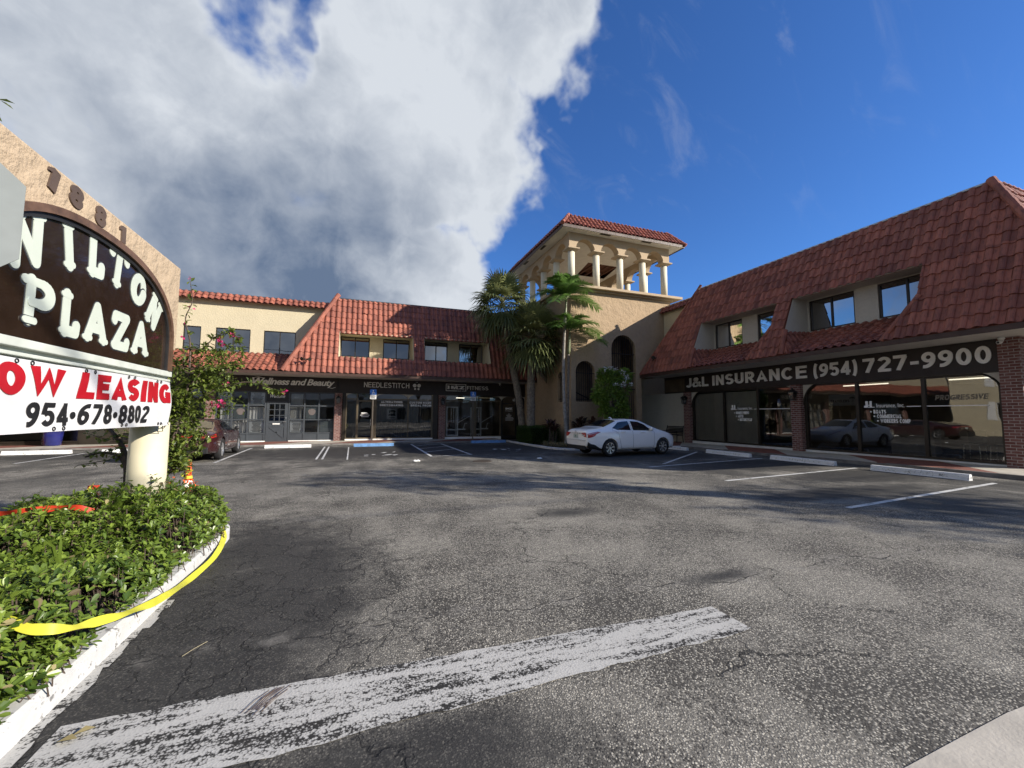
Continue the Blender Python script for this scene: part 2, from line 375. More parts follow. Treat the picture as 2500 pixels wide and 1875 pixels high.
bluepot = plain('blue_glaze', (.012, .016, .12), .2, var=.2, coat=.5)
curtain_m = plain('pale_curtain', (.80, .80, .77), .85, var=.08)
beige_in = plain('interior_wall', (.26, .22, .17), .9, var=.1)
carpet = plain('interior_floor', (.045, .04, .035), .9, var=.2)
blind_m = plain('window_shade', (.78, .76, .70), .8, var=.05)
paper_m = plain('paper_sheet', (.62, .66, .67), .7, var=.04)
concrete = plain('concrete', (.42, .385, .33), .85, var=.12, vscale=2.5, bump=.3, bscale=50)
wood_m = plain('rafter_wood', (.17, .075, .045), .8, var=.2)

def foliage(name, a, b_, rough=.45, trans=.3, back=None):
    m, nt, b = material(name)
    t = nt.attr('tint')
    c = nt.mix(t, a, b_)
    nt.put(b.inputs['Base Color'], c); b.inputs['Roughness'].default_value = rough; b.inputs['Specular IOR Level'].default_value = .4
    tr = nt.node('BsdfTranslucent'); nt.put(tr.inputs[0], nt.mix(.5, c, tuple(min(1, x*1.6) for x in b_)))
    mx = nt.node('MixShader'); mx.inputs[0].default_value = trans
    nt.l.new(b.outputs[0], mx.inputs[1]); nt.l.new(tr.outputs[0], mx.inputs[2])
    nt.l.new(mx.outputs[0], nt.n['Material Output'].inputs[0])
    return m
leaf_cover = foliage('ground_cover_leaf', (.04, .075, .012), (.21, .29, .045), .34, .22)
leaf_boug = foliage('bougainvillea_leaf', (.045, .075, .015), (.20, .25, .045), .5, .3)
petal = foliage('magenta_bract', (.42, .012, .12), (.66, .05, .22), .6, .35)
petal_white = foliage('white_petal', (.62, .62, .58), (.80, .80, .76), .6, .3)
leaf_fan = foliage('fan_palm_leaf', (.055, .08, .028), (.31, .33, .14), .36, .22)
leaf_feather = foliage('feather_palm_leaf', (.035, .085, .02), (.16, .28, .06), .36, .24)
leaf_shrub = foliage('shrub_leaf', (.06, .12, .02), (.26, .38, .07), .42, .28)
leaf_hedge = foliage('clipped_hedge_leaf', (.018, .045, .008), (.065, .12, .02), .5, .2)
leaf_ti = foliage('dark_red_leaf', (.022, .016, .010), (.11, .045, .03), .4, .2)
leaf_dry = foliage('dry_grass_blade', (.10, .075, .035), (.30, .25, .12), .7, .2)
leaf_tree = foliage('tree_leaf', (.03, .06, .015), (.10, .16, .03), .5, .25)

def tile_mat():
    m, nt, b = material('terracotta_tile'); p = nt.pos(); t = nt.attr('tint')
    c = nt.mix(t, (.195, .066, .046), (.375, .128, .082))
    q = nt.sep(p)
    streak = nt.noise(nt.comb(nt.math('MULTIPLY', q[0], 7.0), nt.math('MULTIPLY', q[1], 7.0), nt.math('MULTIPLY', q[2], 1.4)), 1.6, 6, .65)
    c = nt.mix(nt.math('MULTIPLY', nt.mapr(streak, .46, .70), .72), c, (.115, .042, .032))
    big = nt.noise(p, .9, 5, .6)
    c = nt.mix(nt.math('MULTIPLY', nt.mapr(big, .5, .75), .35), c, (.16, .075, .055))
    spk = nt.noise(p, 35, 4, .6)
    c = nt.mix(nt.math('MULTIPLY', nt.mapr(spk, .6, .8), .35), c, (.40, .18, .12))
    nt.put(b.inputs['Base Color'], c); b.inputs['Roughness'].default_value = .62; b.inputs['Specular IOR Level'].default_value = .35
    nt.put(b.inputs['Normal'], nt.bump(spk, .25, .01))
    return m
tile_m = tile_mat()

def brick_mat():
    m, nt, b = material('old_brick'); p = nt.pos(); q = nt.sep(p)
    br = nt.node('TexBrick'); nt.put(br.inputs['Vector'], nt.comb(nt.math('ADD', q[0], q[1]), q[2], 0.0))
    br.inputs['Scale'].default_value = 1.0; br.inputs['Brick Width'].default_value = .22; br.inputs['Row Height'].default_value = .085
    br.inputs['Mortar Size'].default_value = .009; br.inputs['Bias'].default_value = -.1; br.inputs['Mortar Smooth'].default_value = .15
    br.inputs['Color1'].default_value = (.125, .045, .038, 1); br.inputs['Color2'].default_value = (.21, .095, .08, 1); br.inputs['Mortar'].default_value = (.34, .30, .28, 1)
    n = nt.noise(p, 9, 5, .6)
    c = nt.mix(nt.math('MULTIPLY', nt.mapr(n, .5, .75), .5), br.outputs[0], (.30, .24, .23))
    nt.put(b.inputs['Base Color'], c); b.inputs['Roughness'].default_value = .85
    nt.put(b.inputs['Normal'], nt.bump(nt.math('ADD', nt.math('MULTIPLY', br.outputs[1], -1.0), nt.math('MULTIPLY', n, .3)), .7, .012))
    return m
brick_m = brick_mat()

def glass_mat(name, tint=(.55, .55, .53), refl=.18, wave=.004):
    m, nt, b = material(name); nt.n.remove(b)
    tr = nt.node('BsdfTransparent'); tr.inputs[0].default_value = col(tint)
    gl = nt.node('BsdfGlossy'); gl.inputs[0].default_value = (.95, .95, .95, 1); gl.inputs['Roughness'].default_value = .012
    p = nt.pos(); nt.put(gl.inputs['Normal'], nt.bump(nt.noise(p, 1.1, 2, .4), .07, wave*10))
    lw = nt.node('LayerWeight'); lw.inputs[0].default_value = .35
    f = nt.math('ADD', nt.math('MULTIPLY', lw.outputs[0], .75), refl, clamp=True)
    mx = nt.node('MixShader'); nt.put(mx.inputs[0], f); nt.l.new(tr.outputs[0], mx.inputs[1]); nt.l.new(gl.outputs[0], mx.inputs[2])
    nt.l.new(mx.outputs[0], nt.n['Material Output'].inputs[0]); return m
glass_shop = glass_mat('shop_glass', (.50, .50, .48), .09)
glass_clear = glass_mat('clear_glass', (.90, .91, .91), .05)
glass_up = glass_mat('tinted_window_glass', (.10, .10, .10), .30, .003)

def asphalt_mat():
    m, nt, b = material('weathered_asphalt'); p = nt.pos(); q = nt.sep(p)
    vor = nt.node('TexVoronoi', feature='F1'); nt.put(vor.inputs['Vector'], p); vor.inputs['Scale'].default_value = 88
    vc = nt.sep(vor.outputs['Color'])
    stone = nt.mix(vc[0], (.142, .136, .124), (.60, .56, .475))
    vor2 = nt.node('TexVoronoi', feature='F1'); nt.put(vor2.inputs['Vector'], p); vor2.inputs['Scale'].default_value = 130
    v2 = nt.sep(vor2.outputs['Color'])
    stone = nt.mix(nt.mapr(v2[1], .3, .9, 0, .6), stone, nt.mix(v2[0], (.122, .117, .105), (.50, .465, .395)))
    bind = (.064, .060, .054)
    big = nt.noise(p, .55, 6, .6); mid = nt.noise(p, 2.3, 6, .65)
    streak = nt.noise(nt.comb(nt.math('MULTIPLY', q[0], .9), nt.math('MULTIPLY', q[1], .35), 0.0), 1.0, 6, .6, .4)
    expo = nt.math('ADD', nt.mapr(big, .34, .66, .22, 1.0), nt.mapr(mid, .3, .75, -.34, .16))
    gap = nt.mapr(vor.outputs['Distance'], .30, .58, 1.0, .0)     # stones stand out of dark binder
    keep = nt.mapr(nt.math('ADD', vc[2], nt.math('MULTIPLY', expo, .9)),   .50, 1.0)
    c = nt.mix(nt.math('MULTIPLY', keep, nt.mapr(gap, 0, 1, .35, 1.0)), bind, stone)
    # sealed dark areas: beside the planting strip, along the stalls
    def ell(cx, cy, rx, ry, soft):
        dx = nt.math('DIVIDE', nt.math('SUBTRACT', q[0], cx), rx); dy = nt.math('DIVIDE', nt.math('SUBTRACT', q[1], cy), ry)
        d = nt.math('SQRT', nt.math('ADD', nt.math('MULTIPLY', dx, dx), nt.math('MULTIPLY', dy, dy)))
        d = nt.math('ADD', d, nt.math('MULTIPLY', nt.math('SUBTRACT', mid, .5), .9))
        d = nt.math('ADD', d, nt.math('MULTIPLY', nt.math('SUBTRACT', nt.noise(p, 14, 5, .7), .5), .45))
        return nt.mapr(d, 1.0-soft, 1.0+soft, 1.0, 0.0)
    seal = ell(-1.05, 4.1, 1.25, 2.7, .42)
    for e in ((-1.2, 2.2, 1.0, .9, .35), (.15, 1.9, .9, .35, .5), (3.1, 5.9, .5, .24, .9), (3.3, 3.1, .36, .10, .8), (9.5, 5.6, 2.6, .5, .35), (12.5, 7.0, 2.5, 1.0, .3), (12.0, 9.8, 3.2, 1.6, .35), (10.5, 13.2, 4.0, 1.6, .4), (3.0, 19.5, 9.0, 4.2, .35), (-8.0, 20.5, 6.0, 2.0, .35)):
        seal = nt.math('MAXIMUM', seal, ell(*e))
    rightdk = nt.math('MULTIPLY', nt.mapr(q[0], 5.5, 10.0), nt.mapr(streak, .36, .62))
    seal = nt.math('MAXIMUM', seal, nt.math('MULTIPLY', rightdk, .85))
    fardk = nt.math('MULTIPLY', nt.mapr(q[1], 5.5, 15.0), nt.mapr(streak, .36, .62))
    seal = nt.math('MAXIMUM', seal, nt.math('MULTIPLY', fardk, .72))
    sealc = nt.mix(nt.mapr(v2[2], .80, 1.0, 0, .5), nt.mix(mid, (.020, .020, .020), (.042, .041, .040)), (.16, .15, .13))
    c = nt.mix(nt.math('MULTIPLY', seal, .93), c, sealc)
    # cracks
    dist = nt.vmath('SCALE', nt.vmath('SUBTRACT', nt.noise(p, 1.7, 5, .6, out=1), (.5, .5, .5))); dist.node.inputs[3].default_value = .85
    pw = nt.vmath('ADD', p, dist)
    e1 = nt.voronoi(pw, .42, 'DISTANCE_TO_EDGE'); k1 = nt.math('MULTIPLY', nt.mapr(e1, .0018, .0065, 1, 0), nt.mapr(nt.noise(p, .8, 3), .50, .58))
    e2 = nt.voronoi(pw, 2.6, 'DISTANCE_TO_EDGE'); k2 = nt.math('MULTIPLY', nt.mapr(e2, .008, .035, 1, 0), nt.math('MULTIPLY', ell(-.9, 4.2, 1.5, 2.9, .2), .8))
    e3 = nt.voronoi(nt.vmath('ADD', pw, (7.3, 2.1, 0)), .9, 'DISTANCE_TO_EDGE'); k3 = nt.math('MULTIPLY', nt.mapr(e3, .003, .010, 1, 0), nt.mapr(nt.noise(p, .6, 3), .56, .62))
    sy = nt.math('ABSOLUTE', nt.math('SUBTRACT', nt.math('ADD', q[1], nt.math('MULTIPLY', nt.math('SUBTRACT', nt.noise(p, 1.1, 4, .6), .5), .7)), nt.math('ADD', nt.math('MULTIPLY', q[0], -.06), 3.27)))
    k4 = nt.math('MULTIPLY', nt.mapr(sy, .004, .012, 1, 0), nt.mapr(nt.noise(p, 2.2, 4, .6), .42, .56))
    halo = nt.math('MULTIPLY', nt.mapr(sy, .02, .16, 1, 0), nt.mapr(nt.noise(p, 3.1, 5, .65), .45, .7))
    c = nt.mix(nt.math('MULTIPLY', halo, .35), c, (.33, .31, .28))
    k = nt.math('MAXIMUM', nt.math('MAXIMUM', nt.math('MAXIMUM', k1, k2), k3), k4)
    c = nt.mix(nt.math('MULTIPLY', k, .74), c, (.018, .018, .018))
    # pale dusty runs and seams
    dust = nt.math('MULTIPLY', nt.mapr(nt.noise(nt.comb(nt.math('MULTIPLY', q[0], .5), nt.math('MULTIPLY', q[1], 1.6), 0.0), .9, 7, .62, .7), .60, .80), .30)
    c = nt.mix(dust, c, (.36, .34, .30))
    nt.put(b.inputs['Base Color'], c)
    nt.put(b.inputs['Roughness'], nt.mapr(seal, 0, 1, .9, .72)); b.inputs['Specular IOR Level'].default_value = .22
    h = nt.math('ADD', nt.math('MULTIPLY', gap, nt.math('SUBTRACT', 1.0, nt.math('MULTIPLY', seal, .75))), nt.math('MULTIPLY', k, -2.0))
    nt.put(b.inputs['Normal'], nt.bump(h, .55, .006))
    return m
asphalt = asphalt_mat()

def line_mat(name, c, wear=.5, sx=1.0, sy=1.0):
    m, nt, b = material(name); p = nt.pos(); q = nt.sep(p)
    n1 = nt.noise(nt.comb(nt.math('MULTIPLY', q[0], sx), nt.math('MULTIPLY', q[1], sy), 0.0), 1.0, 7, .66, .3)
    vor = nt.voronoi(p, 75)
    vcl = nt.sep(nt.voronoi(p, 75, out=1))
    n2 = nt.noise(p, 22, 4, .7)
    gone = nt.math('ADD', nt.math('ADD', n1, nt.math('MULTIPLY', vor, .24)), nt.math('MULTIPLY', nt.math('SUBTRACT', n2, .5), .36))
    gone = nt.math('ADD', gone, nt.math('MULTIPLY', nt.math('SUBTRACT', vcl[0], .5), .12))
    g = nt.mapr(gone, .56+wear*.25, .70+wear*.25)
    grime = nt.mix(nt.noise(p, 6, 5), tuple(x*.78 for x in c), c)
    nt.put(b.inputs['Base Color'], nt.mix(g, grime, (.030, .029, .028))); b.inputs['Roughness'].default_value = .8
    b.inputs['Specular IOR Level'].default_value = .2
    nt.put(b.inputs['Normal'], nt.bump(vor, .4, .004))
    return m
paint_old = line_mat('worn_line_paint', (.49, .48, .455), .20, 1.1, 9.0)
paint_line = line_mat('stall_line_paint', (.62, .62, .60), .42, 3.0, 3.0)

def sidewalk_mat():
    m, nt, b = material('sidewalk_brick_and_concrete'); p = nt.pos(); q = nt.sep(p)
    s = nt.math('ADD', q[0], q[1])
    ph = nt.math('FRACT', nt.math('DIVIDE', nt.math('ADD', nt.math('SUBTRACT', q[0], nt.math('MULTIPLY', q[1], 1.0)), 1.4), 5.6))
    isb = nt.mapr(ph, .52, .525)
    br = nt.node('TexBrick'); nt.put(br.inputs['Vector'], p); br.inputs['Scale'].default_value = 1.0
    br.inputs['Brick Width'].default_value = .21; br.inputs['Row Height'].default_value = .105; br.inputs['Mortar Size'].default_value = .006
    br.inputs['Color1'].default_value = (.17, .050, .035, 1); br.inputs['Color2'].default_value = (.25, .085, .055, 1); br.inputs['Mortar'].default_value = (.11, .07, .06, 1)
    n = nt.noise(p, 3, 6, .6)
    con = nt.mix(nt.mapr(n, .3, .7), (.34, .31, .26), (.50, .46, .39))
    nt.put(b.inputs['Base Color'], nt.mix(isb, con, br.outputs[0])); b.inputs['Roughness'].default_value = .85
    nt.put(b.inputs['Normal'], nt.bump(nt.noise(p, 60, 4), .3, .006)); return m
sidewalk_m = sidewalk_mat()
def wornwhite(k=1.0):
    m, nt, b = material('scuffed_white_concrete'); p = nt.pos()
    n = nt.noise(p, 9, 6, .65); n2 = nt.noise(p, 30, 5, .7)
    c = nt.mix(nt.mapr(n, .3, .7), (.66*k, .66*k, .65*k), (.78*k, .78*k, .77*k))
    c = nt.mix(nt.mapr(nt.math('ADD', nt.math('MULTIPLY', n, .6), nt.math('MULTIPLY', n2, .5)), .60, .68), c, (.20, .195, .19))
    nt.put(b.inputs['Base Color'], c); b.inputs['Roughness'].default_value = .75
    nt.put(b.inputs['Normal'], nt.bump(n2, .35, .008)); return m
stop_white = wornwhite()
kerb_white = wornwhite(.74); kerb_white.name = 'chipped_white_kerb_paint'
# ------------------------------------------------------------------ ground, kerbs, markings (setting)
def ground():
    mb = MB()
    xs = [-160, -90, -50, -30] + [x*2.0 for x in range(-12, 16)] + [40, 60, 100, 160]
    ys = [-120, -60, -30, -16, -10, -6, -3, 0, 1.2] + [2+2*i for i in range(0, 13)] + [30, 36, 45, 70, 120, 200]
    n = len(xs); mb.v = [(x, y, gz(x, y)) for y in ys for x in xs]
    for j in range(len(ys)-1):
        for i in range(n-1):
            mb.f.append([j*n+i, j*n+i+1, (j+1)*n+i+1, (j+1)*n+i]); mb.m.append(0); mb.t.append(.5)
    tag(mb.build('ground', asphalt, recalc=False), kind='structure')
ground()

def draped_strip(mb, p0, p1, w, h=.005):
    p0, p1 = Vector((p0[0], p0[1], 0)), Vector((p1[0], p1[1], 0)); L = (p1-p0).length
    t = (p1-p0)/L; s = Vector((-t.y, t.x, 0))*(w/2); n = max(1, int(L/.8))
    ts = sorted(set([i/n for i in range(n+1)] + ([(8-p0.y)/(p1.y-p0.y)] if (p0.y-8)*(p1.y-8) < 0 else [])))
    for a, b in zip(ts, ts[1:]):
        q = [p0+t*L*a-s, p0+t*L*b-s, p0+t*L*b+s, p0+t*L*a+s]
        mb.quad(*[(v.x, v.y, gz(v.x, v.y)+h) for v in q])

mb = MB()     # broad faded bar across the foreground
rr = random.Random(3)
top, bot = [], []
for i in range(41):
    x = -1.32 + i*(4.02/40)
    top.append((x, 2.76-.012*i/4+rr.uniform(-.012, .012), .005)); bot.append((x-.0, 2.18+.012*i/5+rr.uniform(-.012, .012), .005))
for i in range(40): mb.quad(bot[i], bot[i+1], top[i+1], top[i])
tag(mb.build('stop_line', paint_old, recalc=False), kind='structure')

mb = MB()
for p0, p1 in (((7.75, 4.62), (13.95, 5.17)), ((8.2, 7.48), (14.0, 8.05)), ((8.3, 10.35), (14.1, 11.2)), ((9.3, 10.9), (14.1, 14.35)), ((8.6, 1.7), (14.2, 2.3))):
    draped_strip(mb, p0, p1, .10)
mb.build('stall_line', paint_line, recalc=False); bpy.data.objects['stall_line']['kind'] = 'structure'
mb = MB()
for p0, p1, w in (((-4.41, 16.1), (-4.89, 23.4), .10), ((-1.40, 16.2), (-1.62, 23.3), .07), ((-1.20, 16.2), (-1.42, 23.3), .07), ((-.36, 15.8), (-.46, 22.5), .05), ((-10.27, 17.9), (-10.6, 22.2), .10), ((-15.6, 17.9), (-15.9, 22.2), .10),
                 ((2.66, 16.0), (2.8, 24.0), .11), ((4.3, 16.3), (4.48, 23.9), .11), ((2.66, 16.06), (4.3, 16.36), .10), ((2.72, 18.2), (4.34, 19.6), .10), ((2.75, 20.3), (4.38, 21.7), .10), ((2.78, 22.4), (4.43, 23.7), .10)):
    draped_strip(mb, p0, p1, w, .006)
tag(mb.build('stall_line', paint_line, recalc=False), kind='structure')
mb = MB()     # remains of the painted wheelchair symbols
rr = random.Random(5)
for cx, cy in ((.78, 17.9), (6.55, 18.3)):
    for k in range(11):
        x, y = cx+rr.uniform(-.65, .65), cy+rr.uniform(-.9, .9); w, l = rr.uniform(.05, .16), rr.uniform(.08, .35)
        draped_strip(mb, (x, y), (x+rr.uniform(-.1, .3), y+l), w, .006)
tag(mb.build('faded_wheelchair_symbol', paint_line, recalc=False), kind='structure')

def sheet(name, mat, polys, kind='structure'):
    mb = MB()
    for poly, z0, z1 in polys: mb.prism(poly, lambda a, z, d: (a, z, d+gz(a, z)), z0, z1)
    return tag(mb.build(name, mat), kind=kind)
# raised walks in front of the shops (real kerb step)
mb = MB()
for i in range(24):
    x0 = -32+i*1.7; mb.hexa([(x0, 24.75, gz(0, 24.75)-.1), (x0+1.7, 24.75, gz(0, 24.75)-.1), (x0+1.7, 27.6, -.3), (x0, 27.6, -.3), (x0, 24.75, gz(0, 24.75)+.09), (x0+1.7, 24.75, gz(0, 24.75)+.09), (x0+1.7, 27.6, -.055), (x0, 27.6, -.055)])
ys = [2.2, 4, 6, 8, 10, 12, 14, 16, 16.9]
for a, b in zip(ys, ys[1:]):
    h = lambda y: gz(0, y)+.11
    mb.hexa([(15.4, a, gz(0, a)-.1), (17.9, a, gz(0, a)-.1), (17.9, b, gz(0, b)-.1), (15.4, b, gz(0, b)-.1), (15.4, a, h(a)), (17.9, a, h(a)+.01), (17.9, b, h(b)+.01), (15.4, b, h(b))])
mb.hexa([(15.4, 16.9, -.3), (18.5, 16.9, -.3), (18.5, 23, -.3), (15.4, 23, -.3), (15.4, 16.9, .03), (18.5, 16.9, .04), (18.5, 23, .03), (15.4, 23, .02)])
tag(mb.build('sidewalk', sidewalk_m), kind='structure')
mb = MB()
for i in range(24):
    x0 = -32+i*1.7; mb.box(x0, x0+1.68, 24.66, 24.748, -.28, -.062)
for a, b in zip(ys, ys[1:]): mb.box(15.29, 15.398, a, b, -.2, gz(0, b)+.108)
kerb_dark = plain('dark_kerb_concrete', (.16, .15, .14), .85, var=.25, vscale=4, bump=.3)
tag(mb.build('kerb', kerb_dark), kind='structure')
# concrete street gutter in the near right corner
mb = MB(); rr = random.Random(9); n = 40
edge = [(.2+i*.5, 1.20+rr.uniform(-.012, .012)) for i in range(n)]
for i in range(n-1): mb.quad((edge[i][0], -2.5, .006), (edge[i+1][0], -2.5, .006), (edge[i+1][0], edge[i+1][1], .006), (edge[i][0], edge[i][1], .006))
tag(mb.build('street_pavement', concrete, recalc=False), kind='structure')

# planting strip under the sign: kerb ring and soil
def ring_path(x0, x1, y0, y1, r, n=10):
    pts = [(x1, y0)]
    for i in range(n+1):
        a = math.pi/2*i/n; pts.append((x1-r+r*math.cos(a), y1-r+r*math.sin(a)))
    for i in range(n+1):
        a = math.pi/2+math.pi/2*i/n; pts.append((x0+r+r*math.cos(a), y1-r+r*math.sin(a)))
    pts.append((x0, y0)); return pts
def kerb_along(pts, name, mat, w=.15, z0=-.12, z1=.13, sub=.35):
    mb = MB(); P = [Vector((p[0], p[1], 0)) for p in pts]; Q = [P[0]]
    for a, b in zip(P, P[1:]):
        n = max(1, int((b-a).length/sub)); Q += [a+(b-a)*i/n for i in range(1, n+1)]
    k = None; rr = random.Random(2)
    rows = []
    for i, p in enumerate(Q):
        t = (Q[min(i+1, len(Q)-1)]-Q[max(i-1, 0)]).normalized(); s = Vector((-t.y, t.x, 0)); g = gz(p.x, p.y); j = rr.uniform(-.006, .006)
        prof = [(-w/2, z0), (-w/2, z1-.02), (-w/2+.03, z1+j), (w/2-.03, z1+j), (w/2, z1-.02), (w/2, z0)]
        rows.append([p+s*a+Vector((0, 0, g+z)) for a, z in prof])
    for ra, rb in zip(rows, rows[1:]):
        for j in range(5): mb.quad(ra[j], rb[j], rb[j+1], ra[j+1])
    mb.add(rows[0], [tuple(range(6))]); mb.add(rows[-1], [tuple(range(6))])
    return tag(mb.build(name, mat), kind='structure')
island = ring_path(-3.7, -1.52, .6, 6.95, 1.08)
kerb_along(island, 'kerb', kerb_white, .16, -.1, .13)
mb = MB(); inner = ring_path(-3.64, -1.58, .6, 6.89, 1.03); mb.add([(x, y, .10) for x, y in inner], [tuple(range(len(inner)))])
tag(mb.build('planting_soil', soil), kind='structure')
# white dribble of paint along the foot of that kerb
mb = MB(); rr = random.Random(4)
for i in range(26):
    y = 1.2+i*.16
    if y < 4.2: mb.quad((-1.44, y, .005), (-1.405+rr.uniform(0, .05), y, .005), (-1.405+rr.uniform(0, .05), y+.16, .005), (-1.44, y+.16, .005))
tag(mb.build('kerb_paint_spill', paint_old, recalc=False), kind='structure')
# planting bed round the tower
bed = [(8.85, 24.7), (8.7, 21), (8.65, 18.4), (8.85, 17.5), (9.35, 16.95), (10.2, 16.75), (12.5, 16.7), (15.3, 16.7)]
kerb_along(bed, 'kerb', kerb_white, .15, -.15, .10)
mb = MB(); bp = [(8.9, 24.7), (8.76, 21), (8.72, 18.4), (8.92, 17.55), (9.4, 17.02), (10.2, 16.82), (12.5, 16.78), (15.35, 16.76), (15.35, 20.4), (11.1, 20.4), (11.1, 24.7)]
mb.add([(x, y, gz(x, y)+.06) for x, y in bp], [tuple(range(len(bp)))]); tag(mb.build('planting_soil', soil), kind='structure')

# ------------------------------------------------------------------ roof tiles
def tile_plane(mb, O, U, V, poly, tw=.30, th=.42, rnd=None, lift=.035, phase=(0, 0)):
    """barrel tiles laid over the convex (u,v) polygon; U along the eave, V up the slope"""
    O, U, V = Vector(O), Vector(U).normalized(), Vector(V).normalized(); N = U.cross(V)
    rnd = rnd or random.Random(1)
    u0, u1 = min(p[0] for p in poly), max(p[0] for p in poly); v0, v1 = min(p[1] for p in poly), max(p[1] for p in poly)
    bm = bmesh.new(); lay = bm.faces.layers.float.new('t')
    prof = []
    for i in range(7):
        a = math.pi*i/6; prof.append((.02+.29*(1-math.cos(a)), .062*math.sin(a)))
    prof += [(.70, -.012), (.82, -.018), (.95, -.010), (1.02, .0)]
    i0, i1 = math.floor((u0-phase[0])/tw)-1, math.ceil((u1-phase[0])/tw)+1
    j0, j1 = math.floor((v0-phase[1])/th), math.ceil((v1-phase[1])/th)
    for j in range(j0, j1+1):
        sh = rnd.uniform(-.01, .01)
        for i in range(i0, i1+1):
            tn = min(1, max(0, rnd.gauss(.5, .28))); jx, jn = rnd.uniform(-.008, .008), rnd.uniform(-.009, .010)
            ub = phase[0]+i*tw+jx; vb = phase[1]+j*th+sh+rnd.uniform(-.010, .010)-(rnd.uniform(.03, .07) if rnd.random() < .015 else 0)
            lo = [bm.verts.new((ub+a*tw, vb-.02, n+lift+jn)) for a, n in prof]
            hi = [bm.verts.new((ub+a*tw, vb+th+.02, n*.9+.002)) for a, n in prof]
            lp = [bm.verts.new((ub+a*tw, vb-.018, n+lift+jn-.028)) for a, n in prof]
            for k in range(len(prof)-1):
                for q in ((lo[k], lo[k+1], hi[k+1], hi[k]), (lp[k], lp[k+1], lo[k+1], lo[k])):
                    f = bm.faces.new(q); f[lay] = tn
    cx, cy = sum(p[0] for p in poly)/len(poly), sum(p[1] for p in poly)/len(poly)
    for a, b in zip(poly, poly[1:]+poly[:1]):
        nx, ny = b[1]-a[1], -(b[0]-a[0])
        if nx*(cx-a[0])+ny*(cy-a[1]) > 0: nx, ny = -nx, -ny
        bmesh.ops.bisect_plane(bm, geom=bm.verts[:]+bm.edges[:]+bm.faces[:], plane_co=(a[0], a[1], 0), plane_no=(nx, ny, 0), clear_outer=True)
    bm.verts.index_update(); k = len(mb.v)
    for v in bm.verts: mb.v.append(tuple(O+U*v.co.x+V*v.co.y+N*v.co.z))
    for f in bm.faces:
        mb.f.append([v.index+k for v in f.verts]); mb.m.append(0); mb.t.append(f[lay])
    bm.free()
    mb.add([O+U*p[0]+V*p[1]-N*.03 for p in poly], [tuple(range(len(poly)))], 0, .2)     # boards beneath
def ridge_caps(mb, a, b, r=.11, step=.40, rnd=None):
    a, b = Vector(a), Vector(b); L = (b-a).length; n = max(1, round(L/step)); rnd = rnd or random.Random(6)
    for i in range(n):
        p, q = a+(b-a)*(i/n-.06), a+(b-a)*((i+1)/n)
        mb.tube([p, q], [r*1.1, r*.86], 10, True, 0, min(1, max(0, rnd.gauss(.55, .2))))

# generic facade pieces --------------------------------------------------
def window(parent, F, a0, a1, z0, z1, d, mull, fm, gm, fr=.05, dep=.08, name='window'):
    """frame part with one pane sub-part; mull = positions of upright bars"""
    m = MB()
    lo, hi = min(a0, a1), max(a0, a1)
    m.fbox(F, lo, hi, z0, z0+fr, d, d+dep); m.fbox(F, lo, hi, z1-fr, z1, d, d+dep)
    for a in [lo+fr/2, hi-fr/2]+list(mull): m.fbox(F, a-fr/2, a+fr/2, z0+fr, z1-fr, d, d+dep*.97)
    w = m.build(name, fm, parent)
    g = MB(); g.quad(F(lo+.01, z0+.01, d+.03), F(hi-.01, z0+.01, d+.03), F(hi-.01, z1-.01, d+.03), F(lo+.01, z1-.01, d+.03))
    g.build('pane', gm, w, recalc=False)
    return w
def corner(mb, F, a, w, zt, h, d0, d1, n=9):      # pale infill between a straight head and an arch
    poly = [(a, zt), (a+w, zt)]
    for i in range(1, n+1):
        t = math.pi/2*i/n; poly.append((a+w*(1-math.sin(t)), zt-h*(1-math.cos(t))))
    v0 = [F(p[0], p[1], d0) for p in poly]; v1 = [F(p[0], p[1], d1) for p in poly]; k = len(poly)
    for i in range(1, k-1):
        mb.add([v1[0], v1[i], v1[i+1]], [(0, 1, 2)]); mb.add([v0[0], v0[i], v0[i+1]], [(0, 2, 1)])
    for i in range(k):
        j = (i+1) % k; mb.quad(v0[i], v0[j], v1[j], v1[i])
